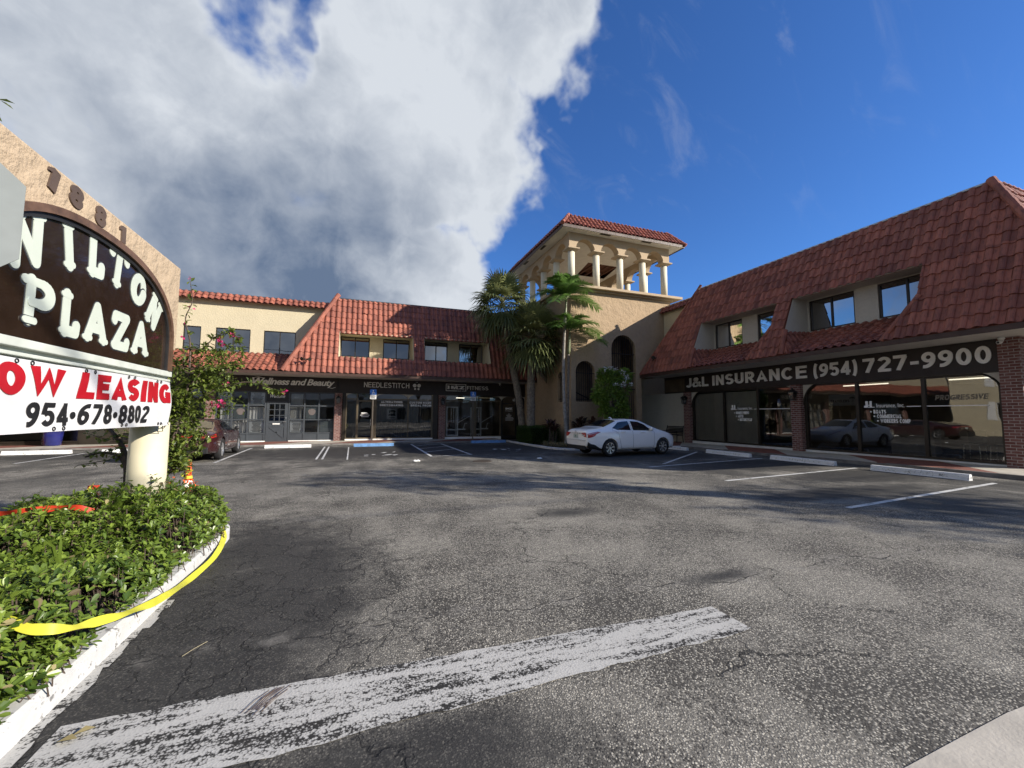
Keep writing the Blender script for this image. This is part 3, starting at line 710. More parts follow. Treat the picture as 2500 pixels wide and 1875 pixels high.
def lantern(F, a, z, label, group, proto=[None]):
    t = thing('wall_lantern', label, 'lantern', F(a, z, .0), group)
    p = lambda x, y, zz: (t.location.x+x, t.location.y+y, z+zz)
    def fr(a_, z_, d_): return F(a+a_, z+z_, d_)
    m = MB()
    m.fbox(fr, -.05, .05, -.12, .16, 0, .03)
    m.fbox(fr, -.018, .018, .10, .14, .03, .20)
    m.build('bracket', black, t)
    m = MB()
    for r0, r1, z0, z1 in ((.13, .02, .12, .24), (.02, .02, .24, .30), (.135, .135, .09, .12), (.085, .085, -.24, -.215)):
        m.hexa([fr(-r0, z0, .17-r0), fr(r0, z0, .17-r0), fr(r0, z0, .17+r0), fr(-r0, z0, .17+r0), fr(-r1, z1, .17-r1), fr(r1, z1, .17-r1), fr(r1, z1, .17+r1), fr(-r1, z1, .17+r1)])
    for sx in (-1, 1):
        for sy in (-1, 1):
            m.hexa([fr(sx*.08-.008, -.22, .17+sy*.08-.008), fr(sx*.08+.008, -.22, .17+sy*.08-.008), fr(sx*.08+.008, -.22, .17+sy*.08+.008), fr(sx*.08-.008, -.22, .17+sy*.08+.008), fr(sx*.12-.008, .1, .17+sy*.12-.008), fr(sx*.12+.008, .1, .17+sy*.12-.008), fr(sx*.12+.008, .1, .17+sy*.12+.008), fr(sx*.12-.008, .1, .17+sy*.12+.008)])
    m.build('cage', black, t)
    m = MB(); m.hexa([fr(-.07, -.21, .10), fr(.07, -.21, .10), fr(.07, -.21, .24), fr(-.07, -.21, .24), fr(-.10, .09, .07), fr(.10, .09, .07), fr(.10, .09, .27), fr(-.10, .09, .27)])
    m.build('lamp_glass', glass_shop, t)
    return t
# ------------------------------------------------------------------ BACK BUILDING (shops with red mansard)
back = thing('shop_building', 'sunlit two-storey shop row with orange-red tiled mansard and cream upper wall behind the lot', 'building', (2, YB, 0))
wing = thing('shop_building', 'shaded two-storey wing with dark red tiled mansard over the insurance storefront and brick pillars', 'building', (XW, 12, 0))
tower = thing('bell_tower', 'tan stucco tower with an open arcade of cream columns under a small red tiled roof', 'tower', (14.5, 24, 0))

def back_building():
    RZ, EZ, RY, EY = 8.63, 3.86, 26.97, 25.0
    sl = Vector((0, RY-EY, RZ-EZ)); SL = sl.length; Vd = sl.normalized()
    O = Vector((0, EY, EZ)); v = lambda z: (z-EZ)/(RZ-EZ)*SL
    hx = lambda z: -4.02+(z-EZ)/(RZ-EZ)*(4.02-1.58)
    m = MB(); rn = random.Random(11)
    polys = [[(hx(6.32), v(6.32)), (11.05, v(6.32)), (11.05, SL), (-1.58, SL)],
             [(hx(4.85), v(4.85)), (-1.25, v(4.85)), (-1.25, v(6.32)), (hx(6.32), v(6.32))],
             [(3.03, v(4.85)), (3.68, v(4.85)), (3.68, v(6.32)), (3.03, v(6.32))],
             [(7.95, v(4.85)), (11.05, v(4.85)), (11.05, v(6.32)), (7.95, v(6.32))],
             [(-4.02, 0), (11.05, 0), (11.05, v(4.85)), (hx(4.85), v(4.85))]]
    for p in polys: tile_plane(m, O, (1, 0, 0), Vd, p, rnd=rn)
    ridge_caps(m, (-1.58, RY-.02, RZ), (-4.02, EY, EZ+.03), .13)
    m.quad((-1.6, RY, RZ), (-4.0, EY, EZ), (-2.2, YB, EZ), (-1.6, YB, RZ), 0, .3)      # end of the mansard
    # low roof and parapet tiles of the left stretch
    lv = Vector((0, YB-EY, 5.02-EZ)); LL = lv.length
    tile_plane(m, (0, EY, EZ), (1, 0, 0), lv, [(-30, 0), (-3.9, 0), (-3.2, LL), (-30, LL)], th=.40, rnd=rn)
    pv = Vector((0, .32, .42)); tile_plane(m, (0, 26.82, 7.92), (1, 0, 0), pv, [(-30, 0), (-1.9, 0), (-1.7, pv.length), (-30, pv.length)], th=.30, rnd=rn)
    m.build('tiled_roof', tile_m, back, recalc=False, tint=True)
    # ridge flashing
    m = MB(); m.box(-1.6, 11.05, RY-.03, RY+.12, RZ+.02, RZ+.07); m.box(-30, -1.7, 27.13, 27.3, 8.33, 8.38); m.build('roof_flashing', greyframe, back)
    # walls
    m = MB()
    wins = [(-9.25, -8.43), (-7.75, -6.05), (-5.38, -3.72)]
    more = [(-11.6, -9.95), (-14.0, -12.3)]
    holes = [[(a, 5.05), (b, 5.05), (b, 6.40), (a, 6.40)] for a, b in [(-9.25, -8.43), wins[1], wins[2]]+more]
    holes_into(m, [(-30, 4.9), (-1.3, 4.9), (-1.3, 8.32), (-30, 8.32)], holes, lambda x, y, d: (x, YB+.22-d, y), .22)
    m.build('upper_wall', cream, back)
    m = MB()     # dormer recess walls, sills, heads, cheeks
    for x0, x1, panes in ((-1.25, 3.03, ((-1.23, .47), (1.28, 2.94))), (3.68, 7.95, ((3.90, 5.44), (6.22, 7.91)))):
        h = [[(a, 5.10), (b, 5.10), (b, 6.37), (a, 6.37)] for a, b in panes]
        holes_into(m, [(x0-.02, 4.86), (x1+.02, 4.86), (x1+.02, 6.40), (x0-.02, 6.40)], h, lambda x, y, d: (x, YB+.22-d, y), .22)
        yf = lambda z: EY+(z-EZ)/(RZ-EZ)*(RY-EY)
        for x in (x0, x1):
            s = .02 if x == x0 else -.02
            m.hexa([(x, yf(4.85)-.01, 4.86), (x+s, yf(4.85)-.01, 4.86), (x+s, YB-.001, 4.86), (x, YB-.001, 4.86), (x, yf(6.32)-.01, 6.38), (x+s, yf(6.32)-.01, 6.38), (x+s, YB-.001, 6.38), (x, YB-.001, 6.38)])
        m.hexa([(x0, yf(4.85), 4.80), (x1, yf(4.85), 4.80), (x1, YB, 5.03), (x0, YB, 5.03), (x0, yf(4.85)-.02, 4.858), (x1, yf(4.85)-.02, 4.858), (x1, YB, 5.07), (x0, YB, 5.07)])
        m.box(x0, x1, yf(6.32)+.02, YB-.002, 6.385, 6.43)
    m.build('dormer_wall', cream, back)
    for a, b in ((-1.23, .47), (1.28, 2.94), (3.90, 5.44), (6.22, 7.91)):
        window(back, FB, a+.003, b-.003, 5.103, 6.367, -.12, [(a+b)/2], bronze, glass_up, .055)
    for a, b in [(-9.25, -8.43), wins[1], wins[2]]+more:
        window(back, FB, a+.003, b-.003, 5.053, 6.397, -.12, [(a+b)/2] if b-a > 1 else [], bronze, glass_up, .04)
    # dark rooms behind
    m = MB(); m.box(-29.9, 10.9, YB+.5, YB+.6, 4.95, 8.2); m.build('upper_room_wall', black, back)
    # flat roof, back and side walls so that the block is solid
    m = MB(); m.box(-30, 17, YB+9.9, YB+10.1, -.3, 8.3); m.box(-30.2, -30, YB-.1, YB+10.1, -.3, 8.3); m.box(-29.99, 17, YB+.24, YB+9.89, 8.0, 8.1); m.build('rear_wall', cream, back)
    # soffit, fascia under the eave
    m = MB(); m.box(-30, 11.04, EY+.02, YB, 3.74, 3.80); m.build('soffit', soffit_m, back)
    m = MB(); m.box(-30, 11.04, EY-.01, EY+.018, 3.70, 3.86); m.build('eave_board', fascia_m, back)
    m = MB(); m.box(-30, -6.95, YB-.12, YB+.1, 2.97, 3.735); m.box(-1.30, 11.04, YB-.12, YB+.1, 2.83, 3.735); m.box(-6.95, -1.30, YB-.10, YB+.1, 2.84, 3.735)
    m.build('sign_band', brown, back)
    # pillars
    for x in (-1.22, 5.10, -7.75, -14.35, -20.5):
        m = MB(); m.box(x-.21, x+.21, YB-.22, YB+.2, -.2, 2.97 if x < -5 else 2.829); m.build('brick_pillar', brick_m, back)
    m = MB()
    for x0, x1 in ((-.97, -.80), (4.52, 4.85)): m.box(x0, x1, YB-.05, YB+.1, -.12, 2.829); m.build('storefront_post', bronze, back); m = MB()
    m.box(-30, -7.97, YB-.02, YB+.15, -.2, .06); m.build('plinth', bronze, back)
    for b in ((-.80, 4.52, .03), (5.32, 9.25, .07), (-3.86, -1.44, .0), (-7.5, -5.06, .0)):
        m = MB(); m.box(b[0], b[1], YB-.09, YB+.12, -.2, b[2]); m.build('white_sill', white_p, back)
    # arch infill at the window heads
    m = MB()
    for a, w, h in ((-.80, .50, .22), (.94, -.56, .30), (.94, .56, .30), (2.93, -.63, .34), (2.93, .56, .34), (4.50, -.1, .1), (5.33, .45, .22), (7.21, -.53, .28), (7.21, .61, .28), (9.30, -.53, .33), (9.30, .53, .33), (11.03, -.25, .25)):
        corner(m, FB, a, w, 2.829, h, .02, .06)
        if w > 0 or a in (4.50, 11.03): m.build('arch_infill', greywall, back); m = MB()
    # ---- wellness shop front: grid of small panes, half-glazed door
    cols = [(-7.50, -6.73), (-6.73, -5.95), (-5.95, -5.10)]; colr = [(-3.88, -3.07), (-3.07, -2.29), (-2.29, -1.44)]
    rows = [(.42, 1.21), (1.21, 2.03), (2.03, 2.83)]
    for cs in (cols, colr):
        m = MB(); lo, hi = cs[0][0], cs[-1][1]
        for a in [c[0] for c in cs]+[hi]: m.fbox(FB, a-.04, a+.04, .0, 2.83, -.02, .06)
        for z in [r[0] for r in rows]+[2.81]: m.fbox(FB, lo+.04, hi-.04, z-.035, z+.035, -.02, .055)
        m.fbox(FB, lo+.04, hi-.04, .0, .385, -.02, .03)
        w = m.build('window', greyframe, back)
        g = MB(); g.quad(FB(lo, .4, .0), FB(hi, .4, .0), FB(hi, 2.82, .0), FB(lo, 2.82, .0)); g.build('pane', glass_clear, w, recalc=False)
    m = MB(); a0, a1 = -5.04, -3.94
    m.fbox(FB, a0, -4.90, -.06, 2.26, .0, .06); m.fbox(FB, -4.10, a1, -.06, 2.26, .0, .06); m.fbox(FB, -4.90, -4.10, 2.12, 2.26, .0, .06); m.fbox(FB, -4.90, -4.10, .98, 1.14, .0, .06); m.fbox(FB, -4.90, -4.10, -.06, .12, .0, .06); m.fbox(FB, -4.90, -4.10, .12, .98, .0, .03)
    for a in (-4.63, -4.37): m.fbox(FB, a-.02, a+.02, 1.14, 2.12, .0, .05)
    for z in (1.46, 1.79): m.fbox(FB, -4.90, -4.10, z-.02, z+.02, .0, .048)
    for (x0, z0), (x1, z1) in (((-4.88, .14), (-4.12, .80)), ((-4.88, .80), (-4.12, .14))):     # cross brace of the lower panel
        t = Vector((x1-x0, z1-z0)).normalized(); n = Vector((-t.y, t.x))*.035
        m.hexa([FB(x0-n.x, z0-n.y, .03), FB(x1-n.x, z1-n.y, .03), FB(x1+n.x, z1+n.y, .03), FB(x0+n.x, z0+n.y, .03), FB(x0-n.x, z0-n.y, .05), FB(x1-n.x, z1-n.y, .05), FB(x1+n.x, z1+n.y, .05), FB(x0+n.x, z0+n.y, .05)])
    m.fbox(FB, -4.90, -4.10, .80, .86, .03, .052)
    dr = m.build('door', greyframe, back)
    g = MB(); g.quad(FB(-4.9, 1.14, .01), FB(-4.1, 1.14, .01), FB(-4.1, 2.12, .01), FB(-4.9, 2.12, .01)); g.build('pane', glass_shop, dr, recalc=False)
    m = MB(); m.tube([FB(-4.03, 1.08, .06), FB(-4.03, 1.08, .12), FB(-4.14, 1.08, .13)], .022, 8); m.build('handle', chrome, dr); m = MB(); m.tube([FB(-4.03, 1.30, .06), FB(-4.03, 1.30, .09)], .035, 10); m.build('lock', chrome, dr)
    m = MB(); m.fbox(FB, -4.70, -4.33, .93, 1.00, .061, .068); m.build('letter_slot', white_p, dr)
    m = MB(); m.fbox(FB, -5.06, -3.92, 2.27, 2.83, -.02, .05); wp = m.build('welcome_panel', black, back)
    m = MB(); text_into(m, 'Welcome', FB, -4.88, -4.12, 2.48, 2.68, .012, .28, .004, d0=.052); m.build('lettering', letterwhite, wp)
    # posters, curtains and notices behind the panes
    m = MB(); rr = random.Random(21)
    for x0, x1, z0, z1 in ((-7.4, -5.2, .45, 1.95), (-3.85, -3.2, .9, 2.75)):
        n = 60
        for i in range(n):
            xa, xb = x0+(x1-x0)*i/n, x0+(x1-x0)*(i+1)/n; da, db = -.30+.05*math.sin(i*1.3), -.30+.05*math.sin((i+1)*1.3)
            m.quad(FB(xa, z0, da), FB(xb, z0, db), FB(xb, z1, db), FB(xa, z1, da))
        m.build('curtain', curtain_m, back, smooth=True, recalc=False); m = MB()
    def sheet_notice(x0, x1, z0, z1, lines, blob_=False):
        m = MB(); m.fbox(FB, x0, x1, z0, z1, -.06, -.05); nt_ = m.build('notice', paper_m if lines else greyframe_l, back)
        m = MB()
        for k in range(lines):
            z = z1-.09-(z1-z0-.16)*k/max(1, lines-1); w = rr.uniform(.55, .95)*(x1-x0-.12)/2; c = (x0+x1)/2
            m.fbox(FB, c-w, c+w, z-.018, z+.018, -.0495, -.045)
        if lines: m.build('print', blacktxt, nt_)
        if blob_:
            m = MB(); cx, cz = (x0+x1)/2, (z0+z1)/2
            m.prism([(cx+.20*math.cos(a)*(1+.1*math.sin(3*a)), cz+.05+.19*math.sin(a)) for a in [i*.3 for i in range(21)]], FB, -.0495, -.045); m.build('emblem', petal_emb, nt_)
    for i, (c, r, n_, b_) in enumerate(((cols[0], rows[0], 7, 0), (cols[2], rows[0], 9, 0), (cols[2], rows[2], 9, 0), (cols[0], rows[2], 6, 0), (cols[1], rows[1], 0, 1), (colr[0], rows[0], 8, 0), (colr[1], rows[1], 0, 1), (colr[2], rows[0], 0, 0))):
        sheet_notice(c[0]+.06, c[1]-.06, r[0]+.05, r[1]-.05, n_, b_)
    # ---- alterations shop
    tz = 2.49
    m = MB()
    for a in (-.78, .10-.26, .86, .95, 2.93, 4.47): m.fbox(FB, a-.04, a+.04, .03, 2.829, -.03, .05)
    for a0, a1 in ((-.74, -.20), (.99, 2.89), (2.97, 4.43)): m.fbox(FB, a0, a1, tz-.04, tz+.04, -.03, .045)
    for a0, a1 in ((-.74, -.20), (.99, 2.89), (2.97, 4.43)): m.fbox(FB, a0, a1, .03, .10, -.03, .045)
    frame_gold = plain('tan_anodised_frame', (.13, .105, .07), .45, metal=.4, var=.1)
    w1 = m.build('shop_window', frame_gold, back)
    g = MB(); g.quad(FB(-.78, .05, -.01), FB(4.47, .05, -.01), FB(4.47, 2.83, -.01), FB(-.78, 2.83, -.01)); g.build('pane', glass_shop, w1, recalc=False)
    m = MB()
    gtext(m, 'ALTERATIONS', FB, 1.25, 2.57, 2.27, 2.40, .2, .01); gtext(m, 'DRESSMAKING', FB, 1.19, 2.62, 2.07, 2.20, .2, .01); m.build('lettering', letterwhite, w1); m = MB()
    gtext(m, 'CUSTOM MADE', FB, 3.02, 4.41, 2.25, 2.38, .2, .01); m.build('lettering', letterwhite, w1); m = MB(); gtext(m, 'BRIDAL PROM', FB, 3.09, 4.41, 2.07, 2.20, .2, .01)
    m.build('lettering', letterwhite, w1)
    m = MB(); m.fbox(FB, -.17, -.08, -.04, 2.42, -.02, .06); m.fbox(FB, .68, .77, -.04, 2.42, -.02, .06); m.fbox(FB, -.08, .68, 2.33, 2.42, -.02, .06); m.fbox(FB, -.08, .68, -.04, .12, -.02, .06)
    dr = m.build('door', frame_gold, back)
    g = MB(); g.quad(FB(-.08, .1, .01), FB(.68, .1, .01), FB(.68, 2.33, .01), FB(-.08, 2.33, .01)); g.build('pane', glass_shop, dr, recalc=False)
    m = MB(); text_into(m, 'NEEDLESTITCH', FB, .04, .58, 1.45, 1.52, .01, 0, .01, d0=.02)
    for k, (w_, z) in enumerate(((.34, 1.64), (.40, 1.58), (.44, 1.40))): m.fbox(FB, .10, .10+w_, z-.016, z+.016, .02, .025)
    m.build('lettering', letterwhite, dr)
    m = MB(); m.tube([FB(.66, .85, .07), FB(.66, 1.25, .07)], .018, 8); m.build('handle', chrome, dr)
    m = MB(); n = 150      # long pale curtains
    for x0, x1 in ((-.7, -.2), (1.0, 4.42)):
        for i in range(n):
            xa, xb = x0+(x1-x0)*i/n, x0+(x1-x0)*(i+1)/n; f = lambda i: -.55+.06*math.sin(i*.9)+.03*math.sin(i*2.3)
            m.quad(FB(xa, .1, f(i)), FB(xb, .1, f(i+1)), FB(xb, 2.2, f(i+1)), FB(xa, 2.2, f(i)))
        m.build('curtain', curtain_dark, back, smooth=True, recalc=False); m = MB()
    m = MB(); m.fbox(FB, 1.61, 2.27, 1.24, 1.92, -.08, -.06); ps = m.build('poster', plain('pale_mauve_card', (.42, .40, .48), .7, var=.04), back)
    m = MB(); m.fbox(FB, 1.66, 2.22, 1.29, 1.87, -.059, -.055); m.build('poster_field', paper_m, ps)
    m = MB()      # sewing machine outline on the poster
    for b in ((1.72, 2.16, 1.46, 1.54), (1.76, 2.12, 1.54, 1.57), (2.03, 2.12, 1.57, 1.80), (1.76, 2.12, 1.72, 1.81), (1.77, 1.83, 1.62, 1.74), (2.12, 2.17, 1.70, 1.77), (1.74, 2.14, 1.34, 1.37)): m.fbox(FB, *b, -.0545, -.050)
    m.build('print', blacktxt, ps)
    # ---- gym
    m = MB()
    for a in (5.36, 7.24, 7.44, 9.22): m.fbox(FB, a-.045, a+.045, .07, 2.829, -.03, .05)
    for a0, a1 in ((5.405, 7.195), (7.485, 9.175)): m.fbox(FB, a0, a1, 2.44, 2.53, -.03, .045); m.fbox(FB, a0, a1, .07, .13, -.03, .045)
    m.fbox(FB, 7.285, 7.395, .07, 2.82, -.03, .03)
    w2 = m.build('shop_window', frame_gold, back)
    g = MB(); g.quad(FB(5.36, .09, -.01), FB(9.22, .09, -.01), FB(9.22, 2.83, -.01), FB(5.36, 2.83, -.01)); g.build('pane', glass_clear, w2, recalc=False)
    m = MB(); m.fbox(FB, 9.29, 9.38, -.05, 2.829, -.02, .05); m.fbox(FB, 10.32, 10.41, -.05, 2.829, -.02, .05); m.fbox(FB, 9.38, 10.32, 2.30, 2.38, -.02, .05); m.fbox(FB, 9.38, 10.32, -.05, .12, -.02, .05)
    dr = m.build('door', black, back)
    g = MB(); g.quad(FB(9.38, .1, .01), FB(10.32, .1, .01), FB(10.32, 2.82, .01), FB(9.38, 2.82, .01)); g.build('pane', glass_shop, dr, recalc=False)
    m = MB(); text_into(m, 'IMZ', FB, 9.60, 10.13, 1.93, 2.06, .01, 0, .05, d0=.02); text_into(m, 'FITNESS', FB, 9.60, 10.13, 1.79, 1.86, .01, 0, 0, d0=.02, spacing=1.4); text_into(m, '60', FB, 10.14, 10.31, 2.52, 2.70, .01, 0, .0, d0=.02)
    for k, (c, w_) in enumerate(((9.86, .06), (9.86, .20), (9.86, .14), (9.88, .28), (9.9, .32), (9.88, .28))): m.fbox(FB, c-w_, c+w_, 1.60-k*.085, 1.626-k*.085, .02, .025)
    m.build('lettering', letterwhite, dr)
    m = MB(); m.fbox(FB, 10.45, 11.04, -.05, 2.829, -.2, .0); m.build('end_panel', black, back)
    # left stretch beyond the planting: shop glass
    for i, (a, b) in enumerate(((-20.2, -14.6), (-14.1, -13.25), (-12.0, -8.0))):
        window(back, FB, a, b, .08, 2.96, -.03, [a+(b-a)*.5] if b-a > 2 else [], bronze, glass_shop, .06, .08, 'shop_window')
    m = MB(); m.fbox(FB, -13.25, -12.0, -.05, 2.96, -.03, .05); dd = m.build('door', bronze, back)
    g = MB(); g.quad(FB(-13.0, .35, .052), FB(-12.25, .35, .052), FB(-12.25, 2.5, .052), FB(-13.0, 2.5, .052)); g.build('pane', carglass, dd, recalc=False)
    # shared interior
    m = MB(); m.box(-29.9, 11, YB+.2, YB+5.6, -.25, -.06); m.build('interior_floor', carpet, back)
    m = MB(); m.box(-29.9, 11, YB+5.5, YB+5.6, -.06, 2.95); m.box(-1.3, -1.2, YB+.25, YB+5.49, -.06, 2.95); m.box(10.42, 10.55, YB+.25, YB+5.49, -.06, 2.95); m.box(5.05, 5.15, YB+.25, YB+5.49, -.06, 2.95); m.box(-8, -7.9, YB+.25, YB+5.49, -.06, 2.95); m.build('interior_wall', beige_in, back)
    m = MB(); m.box(-29.9, 11, YB+.15, YB+5.6, 2.96, 3.05); m.build('interior_ceiling', beige_in, back)
curtain_dark = plain('grey_net_curtain', (.20, .205, .20), .85, var=.12)
greyframe_l = plain('grey_card', (.17, .20, .21), .7, var=.05)
petal_emb = plain('pale_pink_emblem', (.72, .58, .53), .7, var=.04)
back_building()
# fluorescent tube in the gym (lit)
def glow(name, c, e):
    m, nt, b = material(name); b.inputs['Base Color'].default_value = (.8, .8, .8, 1)
    b.inputs['Emission Color'].default_value = col(c); b.inputs['Emission Strength'].default_value = e; return m
tube_on = glow('lit_tube', (1, .93, .75), 1.5)

# signs of the back row
s = thing('shop_sign', 'dark brown board with grey script lettering above the slate-grey shop front', 'sign', (-4.1, YB-.15, 3.3), 'shop signs on the back row')
m = MB(); m.fbox(FB, -6.93, -1.32, 2.98, 3.66, .125, .17); m.build('board', brown, s)
m = MB(); text_into(m, 'Wellness and Beauty', FB, -5.80, -1.46, 3.12, 3.62, .02, .30, .028, .93, d0=.17, wordspace=.8); m.build('lettering', lettergrey, s)
m = MB(); m.tube([FB(-5.80, 3.52, .185), FB(-5.72, 3.62, .185), FB(-5.5, 3.66, .185), FB(-5.25, 3.60, .185)], .014, 6); m.build('swash', lettergrey, s); m = MB(); m.tube([FB(-1.75, 3.13, .185), FB(-1.6, 3.10, .185), FB(-1.42, 3.17, .185)], .014, 6); m.build('swash', lettergrey, s)
s = thing('shop_sign', 'grey capital letters with four round buttons on the dark band above the curtained shop', 'sign', (1.9, YB-.15, 3.4), 'shop signs on the back row')
m = MB(); gtext(m, 'NEEDLESTITCH', FB, .21, 2.96, 3.23, 3.55, .135, .03, d0=.122); m.build('lettering', lettergrey, s)
m = MB()
for x, z, r in ((3.30, 3.42, .115), (3.58, 3.42, .115), (3.33, 3.20, .065), (3.55, 3.20, .065)):
    k = 20; P = [(x+r*math.cos(i*2*math.pi/k), z+r*math.sin(i*2*math.pi/k)) for i in range(k)]
    m2 = [[(x+dx*r*.35+r*.13*math.cos(i*math.pi/3), z+dz*r*.35+r*.13*math.sin(i*math.pi/3)) for i in range(6)] for dx, dz in ((-1, 0), (1, 0))]
    holes_into(m, P, m2, lambda a, z_, d: FB(a, z_, .122+d), .03)
for x in (3.40, 3.48): m.fbox(FB, x-.012, x+.012, 3.62, 3.66, .122, .15)
m.build('emblem', lettergrey, s)
s = thing('shop_sign', 'grey letters with a boxed slab-serif emblem on the dark band above the gym', 'sign', (6.8, YB-.15, 3.35), 'shop signs on the back row')
m = MB(); gtext(m, 'FITNESS', FB, 6.79, 8.29, 3.24, 3.49, .13, .03, d0=.122); m.build('lettering', lettergrey, s)
m = MB(); gtext(m, 'IMZ', FB, 5.46, 6.60, 3.26, 3.48, .24, .03, d0=.122, sp=.2)
for a0 in (5.42, 5.83, 6.08): m.fbox(FB, a0, a0+.16, 3.255, 3.292, .123, .153); m.fbox(FB, a0, a0+.16, 3.452, 3.486, .123, .153)
for a0, a1, z0, z1 in ((5.34, 6.72, 3.565, 3.60), (5.34, 5.375, 3.12, 3.565), (6.685, 6.72, 3.12, 3.565), (5.375, 6.12, 3.12, 3.155), (6.0, 6.06, 3.50, 3.565)): m.fbox(FB, a0, a1, z0, z1, .123, .151)
text_into(m, 'IN MY ZONE', FB, 6.15, 6.66, 3.11, 3.17, .02, 0, .01, d0=.122)
m.build('emblem', lettergrey, s)
# ------------------------------------------------------------------ RIGHT WING
def right_wing():
    RZ, EZ, RX, EX = 8.62, 3.97, 17.68, 15.72
    SL = math.hypot(RX-EX, RZ-EZ); Vd = Vector((RX-EX, 0, RZ-EZ)).normalized()
    O = Vector((EX, 0, EZ)); v = lambda z: (z-EZ)/(RZ-EZ)*SL
    xf = lambda z: EX+(z-EZ)/(RZ-EZ)*(RX-EX)
    k = lambda z: (z-EZ)/(RZ-EZ)
    hl = lambda z: 20.28-k(z)*(20.28-17.6)
    hr = lambda z: 3.78+k(z)*(6.06-3.78)
    m = MB(); rn = random.Random(17)
    # U = -Y so that U x V points outwards (-X)
    P = lambda y, z: (-y, v(z))
    polys = [[P(hl(6.39), 6.39), P(hr(6.39), 6.39), P(hr(RZ), RZ), P(hl(RZ), RZ)],
             [P(hl(EZ), EZ), P(16.5, EZ), P(16.5, 6.39), P(hl(6.39), 6.39)],
             [P(12.28, 5.25), P(11.63, 5.25), P(11.63, 6.39), P(12.28, 6.39)],
             [P(13.05, EZ), P(11.60, EZ), P(11.63, 5.25), P(12.28, 5.25)],
             [P(7.38, 5.25), P(hr(5.25), 5.25), P(hr(6.39), 6.39), P(7.38, 6.39)],
             [P(8.12, EZ), P(hr(EZ), EZ), P(hr(5.25), 5.25), P(7.38, 5.25)]]
    for p in polys: tile_plane(m, O, (0, -1, 0), Vd, p, rnd=rn, th=.43)
    lowv = Vector((17.56-EX, 0, 5.03-EZ)); LL = lowv.length
    for ya, yb in ((16.5, 12.5), (11.63, 7.6)):
        tile_plane(m, (EX, 0, EZ), (0, -1, 0), lowv, [(-ya, 0), (-yb-.45, 0), (-yb+.2, LL), (-ya, LL)], rnd=rn, th=.36)
    for y in (16.5, 11.63):       # little splayed side roofs under the left cheeks
        A, B, E1 = Vector((xf(4.97), y, 4.97)), Vector((17.56, y, 5.05)), Vector((EX, y-.42, EZ+.02))
        U = (B-A).normalized(); w = (E1-A); w = w-U*w.dot(U); Vv = -w.normalized()
        q = E1-A
        if U.cross(Vv).y > 0: pass
        tile_plane(m, A+w, U, Vv, [(q.dot(U), 0), ((B-A).length, w.length), (0, w.length)], rnd=rn, tw=.26, th=.3)
        m.add([A, Vector((EX, y, EZ)), E1], [(0, 1, 2)], 0, .4)
        ridge_caps(m, (xf(4.97)-.02, y-.05, 4.97), (EX-.02, y-.16, EZ+.02), .10, .34)
    for y0, y1 in ((12.28, 13.05), (7.38, 8.12)):   # splay on the far side of each pier
        A, B, E1 = Vector((xf(5.25), y0, 5.25)), Vector((17.56, y0, 5.05)), Vector((EX, y1, EZ))
        m.add([A, B, E1], [(0, 1, 2)], 0, .4)
        ridge_caps(m, A, E1, .085, .36)
    ridge_caps(m, (RX-.09, hr(RZ)-.08, RZ-.18), (EX, hr(EZ), EZ+.02), .11, .42)
    ridge_caps(m, (RX-.02, hl(RZ), RZ-.02), (EX, hl(EZ), EZ+.03), .07, .42)
    # street end of the mansard
    ev = Vector((0, 6.06-3.78, RZ-EZ)); EL = ev.length
    tile_plane(m, (0, 3.78, EZ), (1, 0, 0), ev, [(EX, 0), (28, 0), (28, EL), (RX, EL)], rnd=rn)
    m.quad((RX, hl(RZ), RZ), (EX, hl(EZ), EZ), (17.66, hl(EZ), EZ), (17.66, hl(RZ), RZ), 0, .3)
    pv = Vector((.32, 0, .42)); tile_plane(m, (17.3, 0, 7.84), (0, -1, 0), pv, [(-20.28, 0), (-17.9, 0), (-17.7, pv.length), (-20.28, pv.length)], rnd=rn, th=.3)
    m.build('tiled_roof', tile_m, wing, recalc=False, tint=True)
    m = MB(); m.box(RX-.04, RX+.10, 6.0, 17.6, RZ+.0, RZ+.055); m.box(17.55, 17.75, 17.62, 20.28, 8.24, 8.30); m.build('roof_flashing', steel, wing)
    # dormer recess walls
    m = MB()
    for y0, y1, panes in ((16.5, 12.28, ((16.42, 14.77), (13.94, 12.36))), (11.63, 7.38, ((11.55, 9.86), (9.10, 7.44)))):
        h = [[(a, 5.08), (b, 5.08), (b, 6.365), (a, 6.365)] for a, b in panes]
        holes_into(m, [(y0+.02, 4.8), (y1-.02, 4.8), (y1-.02, 6.42), (y0+.02, 6.42)], h, lambda a, z, d: (XW+.22-d, a, z), .22)
        for y, s in ((y0, -.02), (y1, .02)):
            m.hexa([(xf(4.6)+.03, y, 4.6), (XW-.001, y, 4.6), (XW-.001, y+s, 4.6), (xf(4.6)+.03, y+s, 4.6), (xf(6.39)+.02, y, 6.40), (XW-.001, y, 6.40), (XW-.001, y+s, 6.40), (xf(6.39)+.02, y+s, 6.40)])
        m.box(xf(6.39)+.03, XW-.002, y1+.02, y0-.02, 6.395, 6.44)
    m.build('dormer_wall', greywall, wing)
    for a, b in ((16.42, 14.77), (13.94, 12.36), (11.55, 9.86), (9.10, 7.44)):
        window(wing, FW, a-.003, b+.003, 5.083, 6.362, -.12, [(a+b)/2], bronze, glass_up, .055)
    m = MB(); m.box(XW-.02, XW+.2, 17.6, 20.28, 3.9, 8.24); m.build('upper_wall', cream, wing)
    m = MB(); m.box(XW+.5, XW+.6, 6.2, 17.5, 4.6, 8.5); m.build('upper_room_wall', black, wing)
    m = MB(); m.box(EX+.02, 28, 4.1, 20.28, 3.84, 3.90); m.build('soffit', soffit_m, wing)
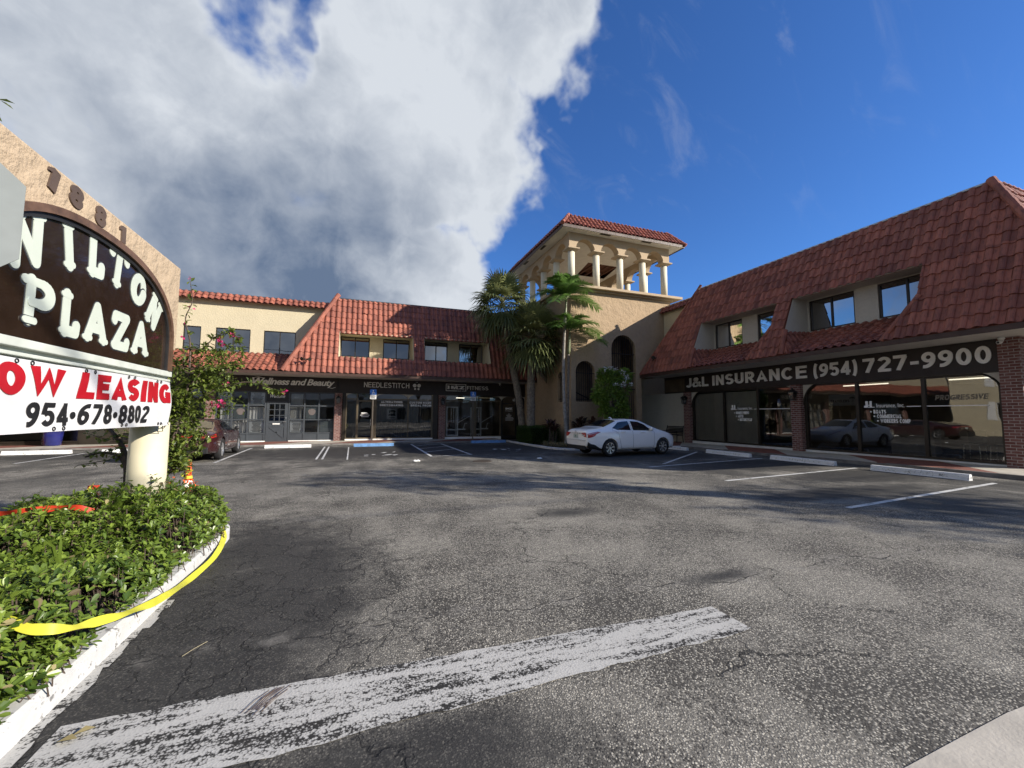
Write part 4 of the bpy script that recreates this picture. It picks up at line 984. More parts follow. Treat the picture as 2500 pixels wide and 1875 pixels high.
    m = MB(); m.box(EX-.01, EX+.018, 3.79, 20.28, 3.80, 3.96); m.box(EX-.01, 28, 3.775, 3.789, 3.80, 3.96); m.build('eave_board', fascia_m, wing)
    m = MB(); m.box(XW-.06, XW+.2, 5.9, 20.3, 2.88, 3.838); m.build('sign_band', brown, wing)
    # brick pillars
    for y in (18.35, 12.14, 5.95):
        m = MB(); m.box(XW-.24, XW+.25, y-.22, y+.22, -.15, 2.879 if y > 6.5 else 3.838); m.build('brick_pillar', brick_m, wing)
    m = MB(); m.box(XW+.251, 28, 5.80, 6.05, -.2, 3.83); m.build('street_wall', cream, wing)
    m = MB(); m.box(XW+.0, XW+.2, 18.58, 22.9, -.2, 2.879); m.build('shaded_wall', greywall, wing)
    # shop front
    def bay(y0, y1, mull, nm):
        m = MB()
        for a in [y0-.05]+mull+[y1+.05]: m.fbox(FW, a-.05, a+.05, .17, 2.879, -.05, .04)
        m.fbox(FW, y1+.1, y0-.1, 2.80, 2.876, -.05, .035); m.fbox(FW, y1+.1, y0-.1, .17, .24, -.05, .035)
        w = m.build(nm, bronze, wing)
        g = MB(); g.quad(FW(y0, .18, -.02), FW(y1, .18, -.02), FW(y1, 2.87, -.02), FW(y0, 2.87, -.02)); g.build('pane', glass_shop, w, recalc=False)
        return w
    w1 = bay(18.12, 12.37, [15.99, 14.07], 'shop_window'); w2 = bay(11.91, 6.18, [9.95, 8.0], 'shop_window')
    sill_m = plain('dull_white_sill', (.62, .62, .60), .7, var=.08)
    for y0, y1 in ((12.38, 18.11), (6.19, 11.90)): m = MB(); m.box(XW-.10, XW+.1, y0, y1, -.1, .165); m.build('white_sill', sill_m, wing)
    m = MB()
    for a, w, h in ((18.12, -.72, .86), (12.37, .45, .24), (11.91, -.66, .86), (6.18, .64, .66)):
        m = MB(); corner(m, FW, a, w, 2.878, h, .05, .075); m.build('arch_infill', greywall, wing)
    m = MB()
    for a, w, h in ((18.12, -.72, .86), (11.91, -.66, .86), (6.18, .64, .66)):
        pts = [FW(a+w*(1-math.sin(t)), 2.878-h*(1-math.cos(t)), .07) for t in [math.pi/2*i/12 for i in range(13)]]
        m.tube(pts, .032, 6); m.build('arch_trim', bronze, wing); m = MB()
    def decal(w, dx, items, yl, zl):
        F2 = lambda a, z, d: FW(yl-a, z, d)
        m = MB(); m.fbox(F2, -.03, .30, zl-.01, zl+.018, .0, .008); m.fbox(F2, .02, .10, zl+.018, zl+.23, .0, .0078); m.fbox(F2, .15, .22, zl+.018, zl+.23, .0, .0078); m.fbox(F2, -.03, .02, zl+.018, zl+.07, .0, .0076); m.fbox(F2, .1, .15, zl+.06, zl+.10, .0, .0074); m.build('logo', letterwhite, w)
        m = MB(); text_into(m, 'Insurance, Inc.', F2, .36, 1.18, zl-.03, zl+.13, .008, 0, .004); m.build('lettering', letterwhite, w)
        for i, (t, w_) in enumerate(items):
            z = zl-.17-.165*i; x = .18+.10*i; m = MB()
            gtext(m, t, F2, x+.08, x+.08+w_, z-.06, z+.08, .24, .008)
            m.prism([(x+.028*math.cos(q), z+.01+.028*math.sin(q)) for q in [i_*.6 for i_ in range(10)]], F2, 0, .008); m.build('lettering', letterwhite, w)
        for a, b in dx: m = MB(); m.fbox(F2, a, b, zl+.003, zl+.030, .0, .008); m.build('rule_line', letterwhite, w)
    decal(w1, ((1.28, 1.40), (1.52, 3.0)), (('HOMEOWNERS', .72), ('AUTO', .30), ('MOTORCYCLE', .66)), 15.56, 1.86)
    decal(w2, ((1.24, 1.62), (1.73, 3.2)), (('BOATS', .38), ('COMMERCIAL', .72), ('WORKERS COMP', .86)), 9.72, 1.88)
    m = MB(); gtext(m, 'PROGRESSIVE', FW, 7.72, 6.52, 2.08, 2.25, .2, .006, .2, d0=-.012)
    m.build('ghost_lettering', plain('faint_film_letter', (.20, .175, .14), .7), w2)
    m = MB(); m.fbox(FW, 11.17, 10.12, 1.97, 2.42, -.35, -.33); ps = m.build('hanging_sign', plain('grey_card', (.30, .31, .31), .7, var=.03), wing)
    m = MB(); gtext(m, 'TRAVELERS', FW, 11.10, 10.42, 2.10, 2.20, .2, .006, d0=-.328)
    cx, cz = 10.32, 2.24
    m.prism([(cx+.10*math.cos(t), cz+.07*math.sin(t)) for t in [math.pi*i/8 for i in range(9)]], FW, -.328, -.322); m.fbox(FW, cx-.006, cx+.006, cz-.14, cz-.001, -.328, -.322); m.fbox(FW, cx+.006, cx+.03, cz-.14, cz-.128, -.328, -.322); m.build('print', blacktxt, ps)
    m = MB(); m.fbox(FW, 18.1, 14.1, .2, 2.75, -.14, -.12); m.build('window_shade', blind_m, wing)
    m = MB(); m.box(XW+.25, 24, 6.06, 18.5, -.1, .16); m.build('interior_floor', carpet, wing)
    m = MB(); m.box(23.9, 24, 6.06, 18.5, .16, 2.95); m.box(XW+.26, 23.89, 18.4, 18.5, .16, 2.95); m.box(XW+.26, 23.89, 12.1, 12.2, .16, 2.95); m.build('interior_wall', beige_in, wing)
    m = MB(); m.box(XW+.22, 24, 6.06, 18.5, 2.96, 3.05); m.build('interior_ceiling', beige_in, wing)
    m = MB(); m.box(27.9, 28, 6.06, 22.9, -.2, 8.3); m.box(XW+.25, 27.89, 22.8, 22.9, -.2, 8.3); m.box(XW+.12, 27.9, 6.1, 20.2, 8.2, 8.28); m.build('rear_wall', cream, wing)
    for y0, y1 in ((10.9, 9.9), (8.6, 7.2)):
        pass
right_wing()
s = thing('shop_sign', 'long black fascia board with large grey capitals and a phone number over the right-hand storefront', 'sign', (XW-.1, 12.3, 3.4))
m = MB(); m.fbox(FW, 6.17, 18.56, 2.90, 3.825, .062, .11); m.build('board', brown, s)
m = MB(); m.fbox(FW, 6.17, 18.56, 2.86, 2.899, .062, .12); m.fbox(FW, 6.17, 18.56, 3.826, 3.836, .062, .12); m.build('edge_strip', bronze, s)
m = MB()
for t_, a, b in (('J&L', 18.45, 16.86), ('INSURANCE', 16.58, 11.68), ('(954)', 11.41, 9.83), ('727', 9.64, 8.32), ('-', 8.24, 8.02), ('9900', 7.94, 6.33)):
    gtext(m, t_, FW, a, b, 3.14, 3.67, .20, .03, d0=.112)
m.build('lettering', lettergrey, s)
s = thing('shop_sign', 'small plain weathered wooden panel at the shaded end of the right wing beside the tower', 'sign', (XW-.1, 19.4, 3.3))
m = MB(); m.fbox(FW, 18.62, 20.25, 2.95, 3.70, .062, .09); m.build('board', plain('weathered_panel', (.10, .07, .04), .8, var=.2), s)

for F, a, z, lab in ((FB, -1.22, 2.42, 'black iron wall lantern on the brick pillar beside the slate-grey shop front'), (FB, 5.10, 2.42, 'black iron wall lantern on the brick pillar between the curtained shop and the gym'),
                     (FW, 18.35, 2.45, 'black iron wall lantern on the brick pillar nearest the bench'), (FW, 12.14, 2.45, 'black iron wall lantern on the middle brick pillar of the right wing')):
    lantern((lambda a_, z_, d, F=F: F(a_, z_, d+(.22 if F is FB else .24))), a, z, lab, 'wall lanterns on the brick pillars')
def camera_dome(F, a, z, d, lab):
    t = thing('security_camera', lab, 'camera', F(a, z, d), 'security cameras under the eaves'); x, y, zz = F(a, z, d)
    m = MB(); m.lathe(x, y, [(.06, zz), (.075, zz-.03), (.075, zz-.06), (.03, zz-.10)], 14); m.build('mount', white_p, t)
    m = MB(); m.tube([F(a, z-.10, d), F(a, z-.14, d+.06), F(a, z-.17, d+.20)], [.05, .055, .045], 12); m.build('housing', white_p, t)
    m = MB(); m.tube([F(a, z-.171, d+.201), F(a, z-.172, d+.205)], .035, 12); m.build('lens', carglass, t)
camera_dome(FW, 6.03, 3.84, .35, 'white security camera under the eave at the near end of the right wing')
camera_dome(FB, 9.0, 3.74, .5, 'white security camera under the eave above the gym')
# flood lights clamped to the roofs
def flood(x, y, z, lab):
    t = thing('flood_light', lab, 'light', (x, y, z), 'flood lights on the roofs')
    m = MB(); m.tube([(x, y, z), (x, y-.12, z+.10)], .025, 8); m.build('arm', black, t)
    for s_ in (-1, 1):
        m = MB(); m.tube([(x+s_*.03, y-.12, z+.12), (x+s_*.14, y-.2, z+.16), (x+s_*.2, y-.28, z+.13)], [.04, .05, .11], 12); m.build('lamp_head', bronze, t)
flood(-2.86, 25.12, 4.42, 'twin flood light on the orange tiles near the left hip of the back roof'); flood(15.95, 19.4, 4.75, 'small dark flood light low on the far left tiles of the right wing')

# ------------------------------------------------------------------ TOWER
def bell_tower():
    X0, X1, Y0, Y1 = 11.05, 18.12, 20.3, 28.2
    def arch(xc, r, zb, zt, n=14):
        zs = zt-r
        return [(xc-r, zb)]+[(xc-r*math.cos(math.pi*i/n), zs+r*math.sin(math.pi*i/n)) for i in range(n+1)]+[(xc+r, zb)]
    m = MB()
    holes_into(m, [(X0, -.3), (15.83, -.3), (15.83, 4.0), (X1, 4.0), (X1, 8.72), (X0, 8.72)], [arch(14.59, .85, .15, 6.32), arch(11.98, .63, 2.32, 4.64)], lambda x, z, d: (x, Y0+.30-d, z), .30)
    m.build('front_wall', tan, tower)
    m = MB()
    holes_into(m, [(Y0+.301, -.3), (Y1, -.3), (Y1, 8.72), (Y0+.301, 8.72)], [[(23.41, 3.48), (25.2, 4.55), (25.2, 5.5), (23.41, 5.3)], arch(21.62, .34, 2.31, 4.1)], lambda y, z, d: (X0+.3-d, y, z), .30)
    m.build('side_wall', tan, tower)
    m = MB(); m.box(X1-.3, X1, Y0+.301, Y1, 4.0, 8.72); m.box(X0+.301, X1, Y1-.3, Y1-.001, -.3, 8.71); m.box(15.55, 15.83, Y0+.301, Y0+4, -.3, 3.9); m.build('rear_wall', tan, tower)
    m = MB(); m.box(12.9, 15.5, Y0+1.6, Y0+1.7, -.2, 6.9); m.box(11.4, 12.8, Y0+1.2, Y0+1.3, -.2, 6.9); m.build('inner_wall', plain('stair_wall', (.20, .15, .105), .9), tower)
    # ledge
    m = MB(); e = .42
    m.box(X0-e, X1+e+.2, Y0-e, Y1+e, 8.80, 8.95); m.box(X0-.16, X1+.16, Y0-.16, Y1+.16, 8.70, 8.80)
    m.build('ledge', tan_smooth, tower, bevel=.015)
    # columns + caps
    xs = [11.22+i*1.655 for i in range(5)]; ys = [20.48+i*1.885 for i in range(5)]
    pts = [(x, ys[0]) for x in xs]+[(x, ys[-1]) for x in xs]+[(xs[0], y) for y in ys[1:-1]]+[(xs[-1], y) for y in ys[1:-1]]
    first = None
    for x, y in pts:
        if first is None:
            m = MB(); m.lathe(0, 0, [(.20, 8.95), (.20, 11.0)], 20); first = m.build('column', colwhite, tower, smooth=False, local=True)
            for p in first.data.polygons: p.use_smooth = len(p.vertices) == 4
            m = MB(); m.hexa([(-.21, -.21, 11.0), (.21, -.21, 11.0), (.21, .21, 11.0), (-.21, .21, 11.0), (-.37, -.37, 11.09), (.37, -.37, 11.09), (.37, .37, 11.09), (-.37, .37, 11.09)]); m.box(-.37, .37, -.37, .37, 11.09, 11.16)
            cap = m.build('capital', tan_smooth, first, local=True); c = first
        else:
            c = first.copy(); C.objects.link(c); c.parent = tower
            k = cap.copy(); C.objects.link(k); k.parent = c
        c.location = Vector((x, y, 0))-tower.location
    # arcaded beams
    def beam(c0, cs, c1, fn, th):
        out = [(c0, 12.07), (c0, 11.16)]
        for a, b in zip(cs, cs[1:]):
            xc, r = (a+b)/2, (b-a)/2-.20
            out += [(xc-r*math.cos(math.pi*i/14), 11.16+r*math.sin(math.pi*i/14)*.98) for i in range(15)]
        out += [(c1, 11.16), (c1, 12.07)]
        m = MB(); holes_into(m, out, [], fn, th); return m.build('arcade', tan_smooth, tower)
    t = .44
    beam(xs[0]-.25, xs, xs[-1]+.25, lambda x, z, d: (x, ys[0]+.22-d, z), t)
    beam(xs[0]-.25, xs, xs[-1]+.25, lambda x, z, d: (x, ys[-1]+.22-d, z), t)
    beam(ys[0]+.221, [ys[0]]+ys[1:-1]+[ys[-1]], ys[-1]-.221, lambda y, z, d: (xs[0]+.218-d, y, z), t-.004) if False else None
    for xx in (xs[0], xs[-1]):
        out = [(ys[0]+.222, 12.07), (ys[0]+.222, 11.16)]
        for a, b in zip(ys, ys[1:]):
            xc, r = (a+b)/2, (b-a)/2-.24
            out += [(xc-r*math.cos(math.pi*i/14), 11.16+r*math.sin(math.pi*i/14)*.85) for i in range(15)]
        out += [(ys[-1]-.222, 11.16), (ys[-1]-.222, 12.07)]
        m = MB(); holes_into(m, out, [], lambda y, z, d, xx=xx: (xx+.219-d, y, z), .438); m.build('arcade', tan_smooth, tower)
    # ceiling with a missing panel showing rafters
    ex0, ex1, ey0, ey1 = 10.30, 18.75, 19.66, 28.9
    m = MB(); holes_into(m, [(ex0, ey0), (ex1, ey0), (ex1, ey1), (ex0, ey1)], [[(14.5, 24.05), (16.9, 24.05), (17.4, 26.6), (15.0, 26.6)]], lambda x, y, d: (x, y, 12.075+d), .03); m.build('ceiling', ceiling_m, tower)
    m = MB(); m.box(14.2, 17.7, 23.8, 26.9, 12.5, 12.52); 
    for i in range(5): m.box(14.6+i*.55, 14.67+i*.55, 23.9, 26.8, 12.11, 12.25)
    m.build('rafter', wood_m, tower)
    m = MB()
    for x in (12.8, 15.7): m.box(x, x+.7, ey0+.12, ey0+.30, 12.068, 12.074); m.build('soffit_vent', bronze, tower); m = MB()
    for y in (22.5, 25.3): m.box(ex0+.12, ex0+.30, y, y+.7, 12.068, 12.074); m.build('soffit_vent', bronze, tower); m = MB()
    m = MB(); m.box(ex0-.03, ex1+.03, ey0-.03, ey0-.001, 12.02, 12.19); m.box(ex0-.03, ex1+.03, ey1+.001, ey1+.03, 12.02, 12.19); m.box(ex0-.03, ex0-.001, ey0, ey1, 12.02, 12.19); m.box(ex1+.001, ex1+.03, ey0, ey1, 12.02, 12.19); m.build('eave_board', fascia_m, tower)
    # tiled skirt roof, flat top
    m = MB(); rn = random.Random(23); i_ = .78; h = .95; z0 = 12.2
    x0, x1, y0, y1 = ex0-.05, ex1+.05, ey0-.05, ey1+.05; L = math.hypot(i_, h)
    tile_plane(m, (x0, y0, z0), (1, 0, 0), (0, i_, h), [(0, 0), (x1-x0, 0), (x1-x0-i_, L), (i_, L)], rnd=rn, th=.36, tw=.27)
    tile_plane(m, (x0, y1, z0), (0, -1, 0), (i_, 0, h), [(0, 0), (y1-y0, 0), (y1-y0-i_, L), (i_, L)], rnd=rn, th=.36, tw=.27)
    tile_plane(m, (x1, y0, z0), (0, 1, 0), (-i_, 0, h), [(0, 0), (y1-y0, 0), (y1-y0-i_, L), (i_, L)], rnd=rn, th=.36, tw=.27)
    tile_plane(m, (x1, y1, z0), (-1, 0, 0), (0, -i_, h), [(0, 0), (x1-x0, 0), (x1-x0-i_, L), (i_, L)], rnd=rn, th=.36, tw=.27)
    for sx, sy in ((0, 0), (1, 0), (0, 1), (1, 1)):
        a = (x0 if sx == 0 else x1, y0 if sy == 0 else y1, z0+.03); b = (a[0]+(i_ if sx == 0 else -i_), a[1]+(i_ if sy == 0 else -i_), z0+h+.03)
        ridge_caps(m, a, b, .10, .36)
    m.box(x0+i_, x1-i_, y0+i_, y1-i_, z0+h-.03, z0+h+.01)
    m.build('tiled_roof', tile_m, tower, recalc=False, tint=True)
    # iron bars
    def bars(name, F, xc, r, zb, zt, rows, d):
        m = MB(); n = int(2*r/.14)
        for i in range(1, n):
            x = xc-r+2*r*i/n; top = zt-r+math.sqrt(max(0, r*r-(x-xc)**2)); m.fbox(F, x-.010, x+.010, zb, top, d, d+.02)
        for z in rows: m.fbox(F, xc-r, xc+r, z-.018, z+.018, d-.005, d+.028)
        return m.build(name, black, tower)
    FT = lambda a, z, d: (a, Y0-d, z)
    bars('window_grille', FT, 11.98, .63, 2.32, 4.64, (2.45, 3.95), -.12); bars('gate_grille', FT, 14.59, .85, .1, 6.32, (.4, 3.1, 5.2), -.12)
    FS = lambda a, z, d: (X0-d, a, z); bars('window_grille', FS, 21.62, .34, 2.31, 4.1, (2.5, 3.8), -.12)
    m = MB(); m.tube([(11.3, Y0+.8, 3.1), (12.7, Y0+.8, 2.5)], .03, 6); m.build('handrail', black, tower)
bell_tower()
# ------------------------------------------------------------------ MONUMENT SIGN (face looks towards +X)
SX = -2.1
def FS(a, z, d=0.0): return (SX+d, a, z)        # a = Y, d = out of the face
def monument():
    t = thing('monument_sign', 'big arched brown plaza sign with ivory letters on a tan panel and cream pole', 'sign', (-2.32, 4.5, .1))
    CY = 4.45
    m = MB(); m.fbox(FS, 2.72, 6.17, 2.305, 3.345, -.42, -.06); m.build('panel', signtan, t, bevel=.02)
    ell = lambda a, b, zs, n=36, e=2.3: [(CY-a*(1 if math.cos(q) >= 0 else -1)*abs(math.cos(q))**(2/e), zs+b*abs(math.sin(q))**(2/e)) for q in [math.pi*i/n for i in range(n+1)]]
    def sheet(a, b, zb, zs, d0, d1, nm, mt):
        m = MB(); m.prism([(CY-a, zb)]+ell(a, b, zs)+[(CY+a, zb)], FS, d0, d1); return m.build(nm, mt, t)
    def ringm(a, b, a2, b2, zb, zs, d0, d1, nm, mt):
        m = MB(); o = [(CY-a, zb)]+ell(a, b, zs)+[(CY+a, zb)]; i = [(CY-a2, zb)]+ell(a2, b2, zs)+[(CY+a2, zb)]; n = len(o)
        for k in range(n-1): m.hexa([FS(*o[k], d0), FS(*o[k+1], d0), FS(*i[k+1], d0), FS(*i[k], d0), FS(*o[k], d1), FS(*o[k+1], d1), FS(*i[k+1], d1), FS(*i[k], d1)])
        return m.build(nm, mt, t)
    sheet(1.30, .69, 2.022, 2.32, -.40, .0, 'light_box_face', signbrown)
    ringm(1.355, .75, 1.302, .692, 2.022, 2.32, -.40, .045, 'rim', copper)
    ringm(1.300, .690, 1.265, .655, 2.022, 2.32, .001, .022, 'rim_bead', blackplastic)
    # raised letters: rounded strokes with slab feet
    G = {'I': ([((.5, .0), (.5, 1.0))], 1), 'L': ([((.38, 0), (.38, 1)), ((.38, .03), (.80, .03)), ((.82, .03), (.84, .22))], 1), 'T': ([((.5, 0), (.5, 1)), ((.12, .98), (.88, .98)), ((.12, .98), (.08, .80)), ((.88, .98), (.92, .80))], 1),
         'O': None, 'N': ([((.24, .0), (.24, 1)), ((.24, .97), (.76, .05)), ((.76, .03), (.76, 1))], 1), 'W': ([((.06, 1), (.27, .03)), ((.27, .05), (.47, .95)), ((.47, .95), (.70, .05)), ((.70, .03), (.92, 1))], 1),
         'P': 'P', 'A': ([((.5, .98), (.20, .04)), ((.5, .98), (.82, .04)), ((.30, .34), (.72, .34))], 1), 'Z': ([((.16, .97), (.82, .97)), ((.82, .97), (.20, .03)), ((.18, .03), (.84, .03)), ((.16, .97), (.12, .80)), ((.84, .03), (.88, .2))], 1)}
    FEET = {'I': ((.5, 0), (.5, 1)), 'L': ((.38, 0), (.38, 1)), 'T': ((.5, 0),), 'N': ((.24, 0), (.24, 1), (.76, 1)), 'W': ((.06, 1), (.92, 1), (.47, 1)), 'P': ((.34, 0),), 'A': ((.20, 0), (.82, 0)), 'Z': ()}
    def letter(mb, ch, cy, cz, w, h, rot, st, d0=.0, serif=1.0):
        ca, sa = math.cos(rot), math.sin(rot); lay = [0]
        def M(x, y): x = (x-.5)*w; y = (y-.5)*h; return (cy+x*ca-y*sa, cz+x*sa+y*ca)
        def cap(p, q, r0, r1):
            p, q = Vector(M(*p)), Vector(M(*q)); tt = (q-p); tt = tt.normalized() if tt.length > 1e-6 else Vector((1, 0)); nn = Vector((-tt.y, tt.x)); P = []
            for i in range(9): a = math.pi/2+math.pi*i/8; P.append(p+(tt*math.cos(a)+nn*math.sin(a))*r0)
            for i in range(9): a = -math.pi/2+math.pi*i/8; P.append(q+(tt*math.cos(a)+nn*math.sin(a))*r1)
            lay[0] += 1; mb.prism([(v.x, v.y) for v in P], FS, d0+.0005, d0+.0055+.0003*lay[0])
        r = st/2
        if ch == 'O' or ch == 'P':
            if ch == 'O': cx0, cz0, rx, rz = .5, .5, .36, .40
            else:
                cx0, cz0, rx, rz = .55, .69, .33, .255
                cap((.33, .03), (.33, .97), r*1.05, r*1.05)
            if ch == 'O': PT = [(cx0+rx*math.cos(2*math.pi*i/22), cz0+rz*math.sin(2*math.pi*i/22)) for i in range(23)]
            else: PT = [(.16, .945), (.33, .945), (.50, .945)]+[(.56+.30*math.cos(a), .70+.245*math.sin(a)) for a in [math.pi/2-math.pi*i/12 for i in range(13)]]+[(.50, .455), (.33, .455)]
            for k in range(len(PT)-1):
                r0 = r*(1.05+.25*abs((PT[k][0]-.5)/.36)) if ch == 'O' else r*(.80+.45*max(0, (PT[k][0]-.55)/.3))
                cap(PT[k], PT[k+1], r0, r0)
        else:
            for p, q in G[ch][0]: cap(p, q, r*1.12, r*1.12)
        for f in FEET.get(ch, ()):
            x, y = f; k = .155*serif*(h/w)*.9; cap((x-k, y+(.02 if y < .5 else -.02)), (x+k, y+(.02 if y < .5 else -.02)), r*.62, r*.62)
    WORD1 = (('W', 3.545, 2.665, .43, .31, R(19)), ('I', 3.985, 2.795, .2, .30, R(11)), ('L', 4.31, 2.845, .27, .31, R(3)), ('T', 4.66, 2.855, .29, .31, R(-6)), ('O', 5.03, 2.757, .26, .30, R(-17)), ('N', 5.385, 2.615, .30, .30, R(-29)))
    m = MB()
    for ch, cy, cz, w, h, ro in WORD1: letter(m, ch, cy, cz, w, h, ro, .078)
    m.build('lettering', signwhite, t)
    m = MB()
    for ch, cy, w in (('P', 3.715, .34), ('L', 4.05, .28), ('A', 4.40, .36), ('Z', 4.775, .30), ('A', 5.14, .36)): letter(m, ch, cy, 2.285 if ch != 'P' else 2.29, w, .285 if ch != 'P' else .29, 0, .076)
    m.build('lettering', signwhite, t)
    m = MB()     # thin dark outlines behind the letters
    for ch, cy, cz, w, h, ro in WORD1: letter(m, ch, cy, cz, w, h, ro, .100, -.0052)
    for ch, cy, w in (('P', 3.715, .34), ('L', 4.05, .28), ('A', 4.40, .36), ('Z', 4.775, .30), ('A', 5.14, .36)): letter(m, ch, cy, 2.285, w, .28, 0, .098, -.0052)
    m.build('letter_outline', plain('blue_black_outline', (.030, .034, .042), .3, var=.05), t)
    m = MB()
    for s_, cy, cz, w, h, ro in (('1', 3.85, 3.235, .125, .168, -14), ('8', 4.13, 3.236, .16, .172, -6), ('8', 4.455, 3.230, .15, .172, -1), ('1', 4.80, 3.218, .11, .158, 3)):
        ca, sa = math.cos(R(ro)), math.sin(R(ro))
        if s_ == '1':
            P = [(-.42, .18), (-.42, .34), (-.10, .5), (.5, .5), (.5, -.5), (-.12, -.5), (-.12, .24)]
            m.prism([(cy+x*w*ca-y*h*sa, cz+x*w*sa+y*h*ca) for x, y in P], FS, -.06, -.047)
        else: gtext(m, s_, lambda x, y, d, cy=cy, cz=cz, ca=ca, sa=sa: FS(cy+x*ca-y*sa, cz+x*sa+y*ca, d), -w/2, w/2, -h/2, h/2, .25, .012, d0=-.06)
        m.build('house_number', digit_m, t); m = MB()
    # white cabinet below, with its rail
    m = MB(); m.fbox(FS, 3.0, 5.90, 1.43, 2.02, -.40, -.03); m.fbox(FS, 5.812, 5.90, 2.021, 2.303, -.40, -.03); m.fbox(FS, 3.0, 3.09, 2.021, 2.303, -.40, -.03); m.build('cabinet', cabinet_m, t)
    m = MB(); m.fbox(FS, 3.0, 5.87, 1.955, 2.015, -.029, .025); m.fbox(FS, 3.0, 5.87, 1.90, 1.925, -.029, .012); m.build('rail', cabinet_m, t, bevel=.006)
    m = MB(); m.lathe(-2.28, 5.96, [(.178, .0), (.178, 1.425)], 28); m.build('pole', polecream, t, smooth=False)
    for p in bpy.data.objects['pole'].data.polygons: p.use_smooth = len(p.vertices) == 4
    m = MB(); m.lathe(-2.28, 2.95, [(.178, .0), (.178, 1.425)], 28); m.build('pole', polecream, t)
monument()

def banner():
    t = thing('banner', 'white vinyl banner with red and black print tied across the white sign cabinet', 'banner', (-2.03, 4.4, 1.63))
    wav = lambda a, z: .008*math.sin(a*5.2+z*6)+.005*math.sin(a*13+z*9)+.005*math.sin(a*2.1-z*14)
    def FBn(a, z, d=0.0):
        sag = -.012*math.sin((a-3.05)*2.4)*((z-1.4)/.5) + .018*math.cos((a-4.4)*1.1)*((1.88-z)/.5-.5)
        return (-2.035+wav(a, z)+d, a, z+sag*.6)
    m = MB(); na, nz = 90, 18; a0, a1, z0, z1 = 3.02, 5.745, 1.395, 1.885
    k = [[FBn(a0+(a1-a0)*i/na, z0+(z1-z0)*j/nz) for i in range(na+1)] for j in range(nz+1)]
    for j in range(nz):
        for i in range(na): m.quad(k[j][i], k[j][i+1], k[j+1][i+1], k[j+1][i])
    m.build('cloth', cloth_m, t, smooth=True, recalc=False)
    def dense(s, x0, x1, y0, y1, bold, shear, mat, nm, taper=0, sp=1.0, ws=1.0):
        m = MB(); gtext(m, s, lambda x, y, d: (x, y, d), x0, x1, y0, y1, bold, .003, shear, .003, sp)
        me = bpy.data.meshes.new('tmp'); me.from_pydata(m.v, [], m.f); bm = bmesh.new(); bm.from_mesh(me)
        for it in range(2):
            ed = [e for e in bm.edges if e.calc_length() > .05]
            if ed: bmesh.ops.subdivide_edges(bm, edges=ed, cuts=2); bmesh.ops.triangulate(bm, faces=[f for f in bm.faces if len(f.verts) > 4])
        mm = MB(); bm.verts.index_update(); mm.add([FBn(v.co.x, v.co.y, v.co.z) for v in bm.verts], [[v.index for v in f.verts] for f in bm.faces]); bm.free(); bpy.data.meshes.remove(me)
        return mm.build(nm, mat, t)
    dense('NOW LEASING', 3.08, 5.70, 1.645, 1.855, .265, 0, redtxt, 'lettering', sp=.12)
    dense('954•678•8802', 3.61, 5.25, 1.435, 1.605, .205, .16, blacktxt, 'phone_number', sp=.15)
    m = MB()
    for a, z in ((3.30, 1.415), (3.87, 1.415), (3.97, 1.415), (4.75, 1.42), (4.82, 1.42), (5.5, 1.42), (5.57, 1.42), (3.5, 1.868), (3.62, 1.868), (4.15, 1.868), (4.28, 1.868), (4.85, 1.868), (4.95, 1.868), (5.4, 1.868), (5.48, 1.868)):
        pts = [FBn(a+.013*math.cos(q), z+.013*math.sin(q), .004) for q in [i*math.pi/5 for i in range(11)]]; m.tube(pts, .004, 5, False); m.build('grommet', black, t); m = MB()
    for pts, r_ in (([FBn(5.73, 1.87, .004), (-2.10, 5.95, 1.93), (-2.45, 6.0, 1.9)], .005), ([FBn(5.73, 1.42, .004), (-2.10, 5.93, 1.40), (-2.45, 6.0, 1.39)], .005), ([FBn(5.6, 1.42, .004), (-2.1, 5.8, 1.33), (-2.4, 5.95, 1.30)], .004), ([FBn(5.72, 1.43, .004), (-2.11, 5.86, 1.37), (-2.2, 5.93, 1.31), (-2.5, 5.9, 1.3)], .004)):
        m = MB(); m.tube(pts, r_, 5); m.build('tie_cord', black, t)
banner()

def stop_sign():
    t = thing('stop_sign', 'plain grey metal back of an octagonal road sign overlapping the brown plaza sign', 'sign', (-1.75, 2.17, .1))
    U = Vector((.91, .42, 0)).normalized(); N = Vector((-U.y, U.x, 0)); cc = Vector((-1.365, 2.30, 2.335))-U*.381
    m = MB(); r = .381/math.cos(math.pi/8); P = [(r*math.cos(math.pi/8+i*math.pi/4), r*math.sin(math.pi/8+i*math.pi/4)) for i in range(8)]
    m.prism(P, lambda a, z, d: tuple(cc+U*a+Vector((0, 0, z))+N*d), -.002, .002); m.build('plate', aluminium, t)
    m = MB(); m.prism([(x*.98, y*.98) for x, y in P], lambda a, z, d: tuple(cc+U*a+Vector((0, 0, z))+N*d), .0022, .004); m.build('front_sheet', plain('red_sheeting', (.45, .02, .025), .4), t)
    m = MB(); q = cc-N*.03; m.box(q.x-.025, q.x+.025, q.y-.025, q.y+.025, .05, 2.75); m.build('post', steel, t)
    m = MB()
    for z in (2.15, 2.52):
        p = cc-N*.004; m.tube([(p.x, p.y, z), (p.x-N.x*.06, p.y-N.y*.06, z)], .012, 8)
    m.build('bolt', steel, t)
stop_sign()

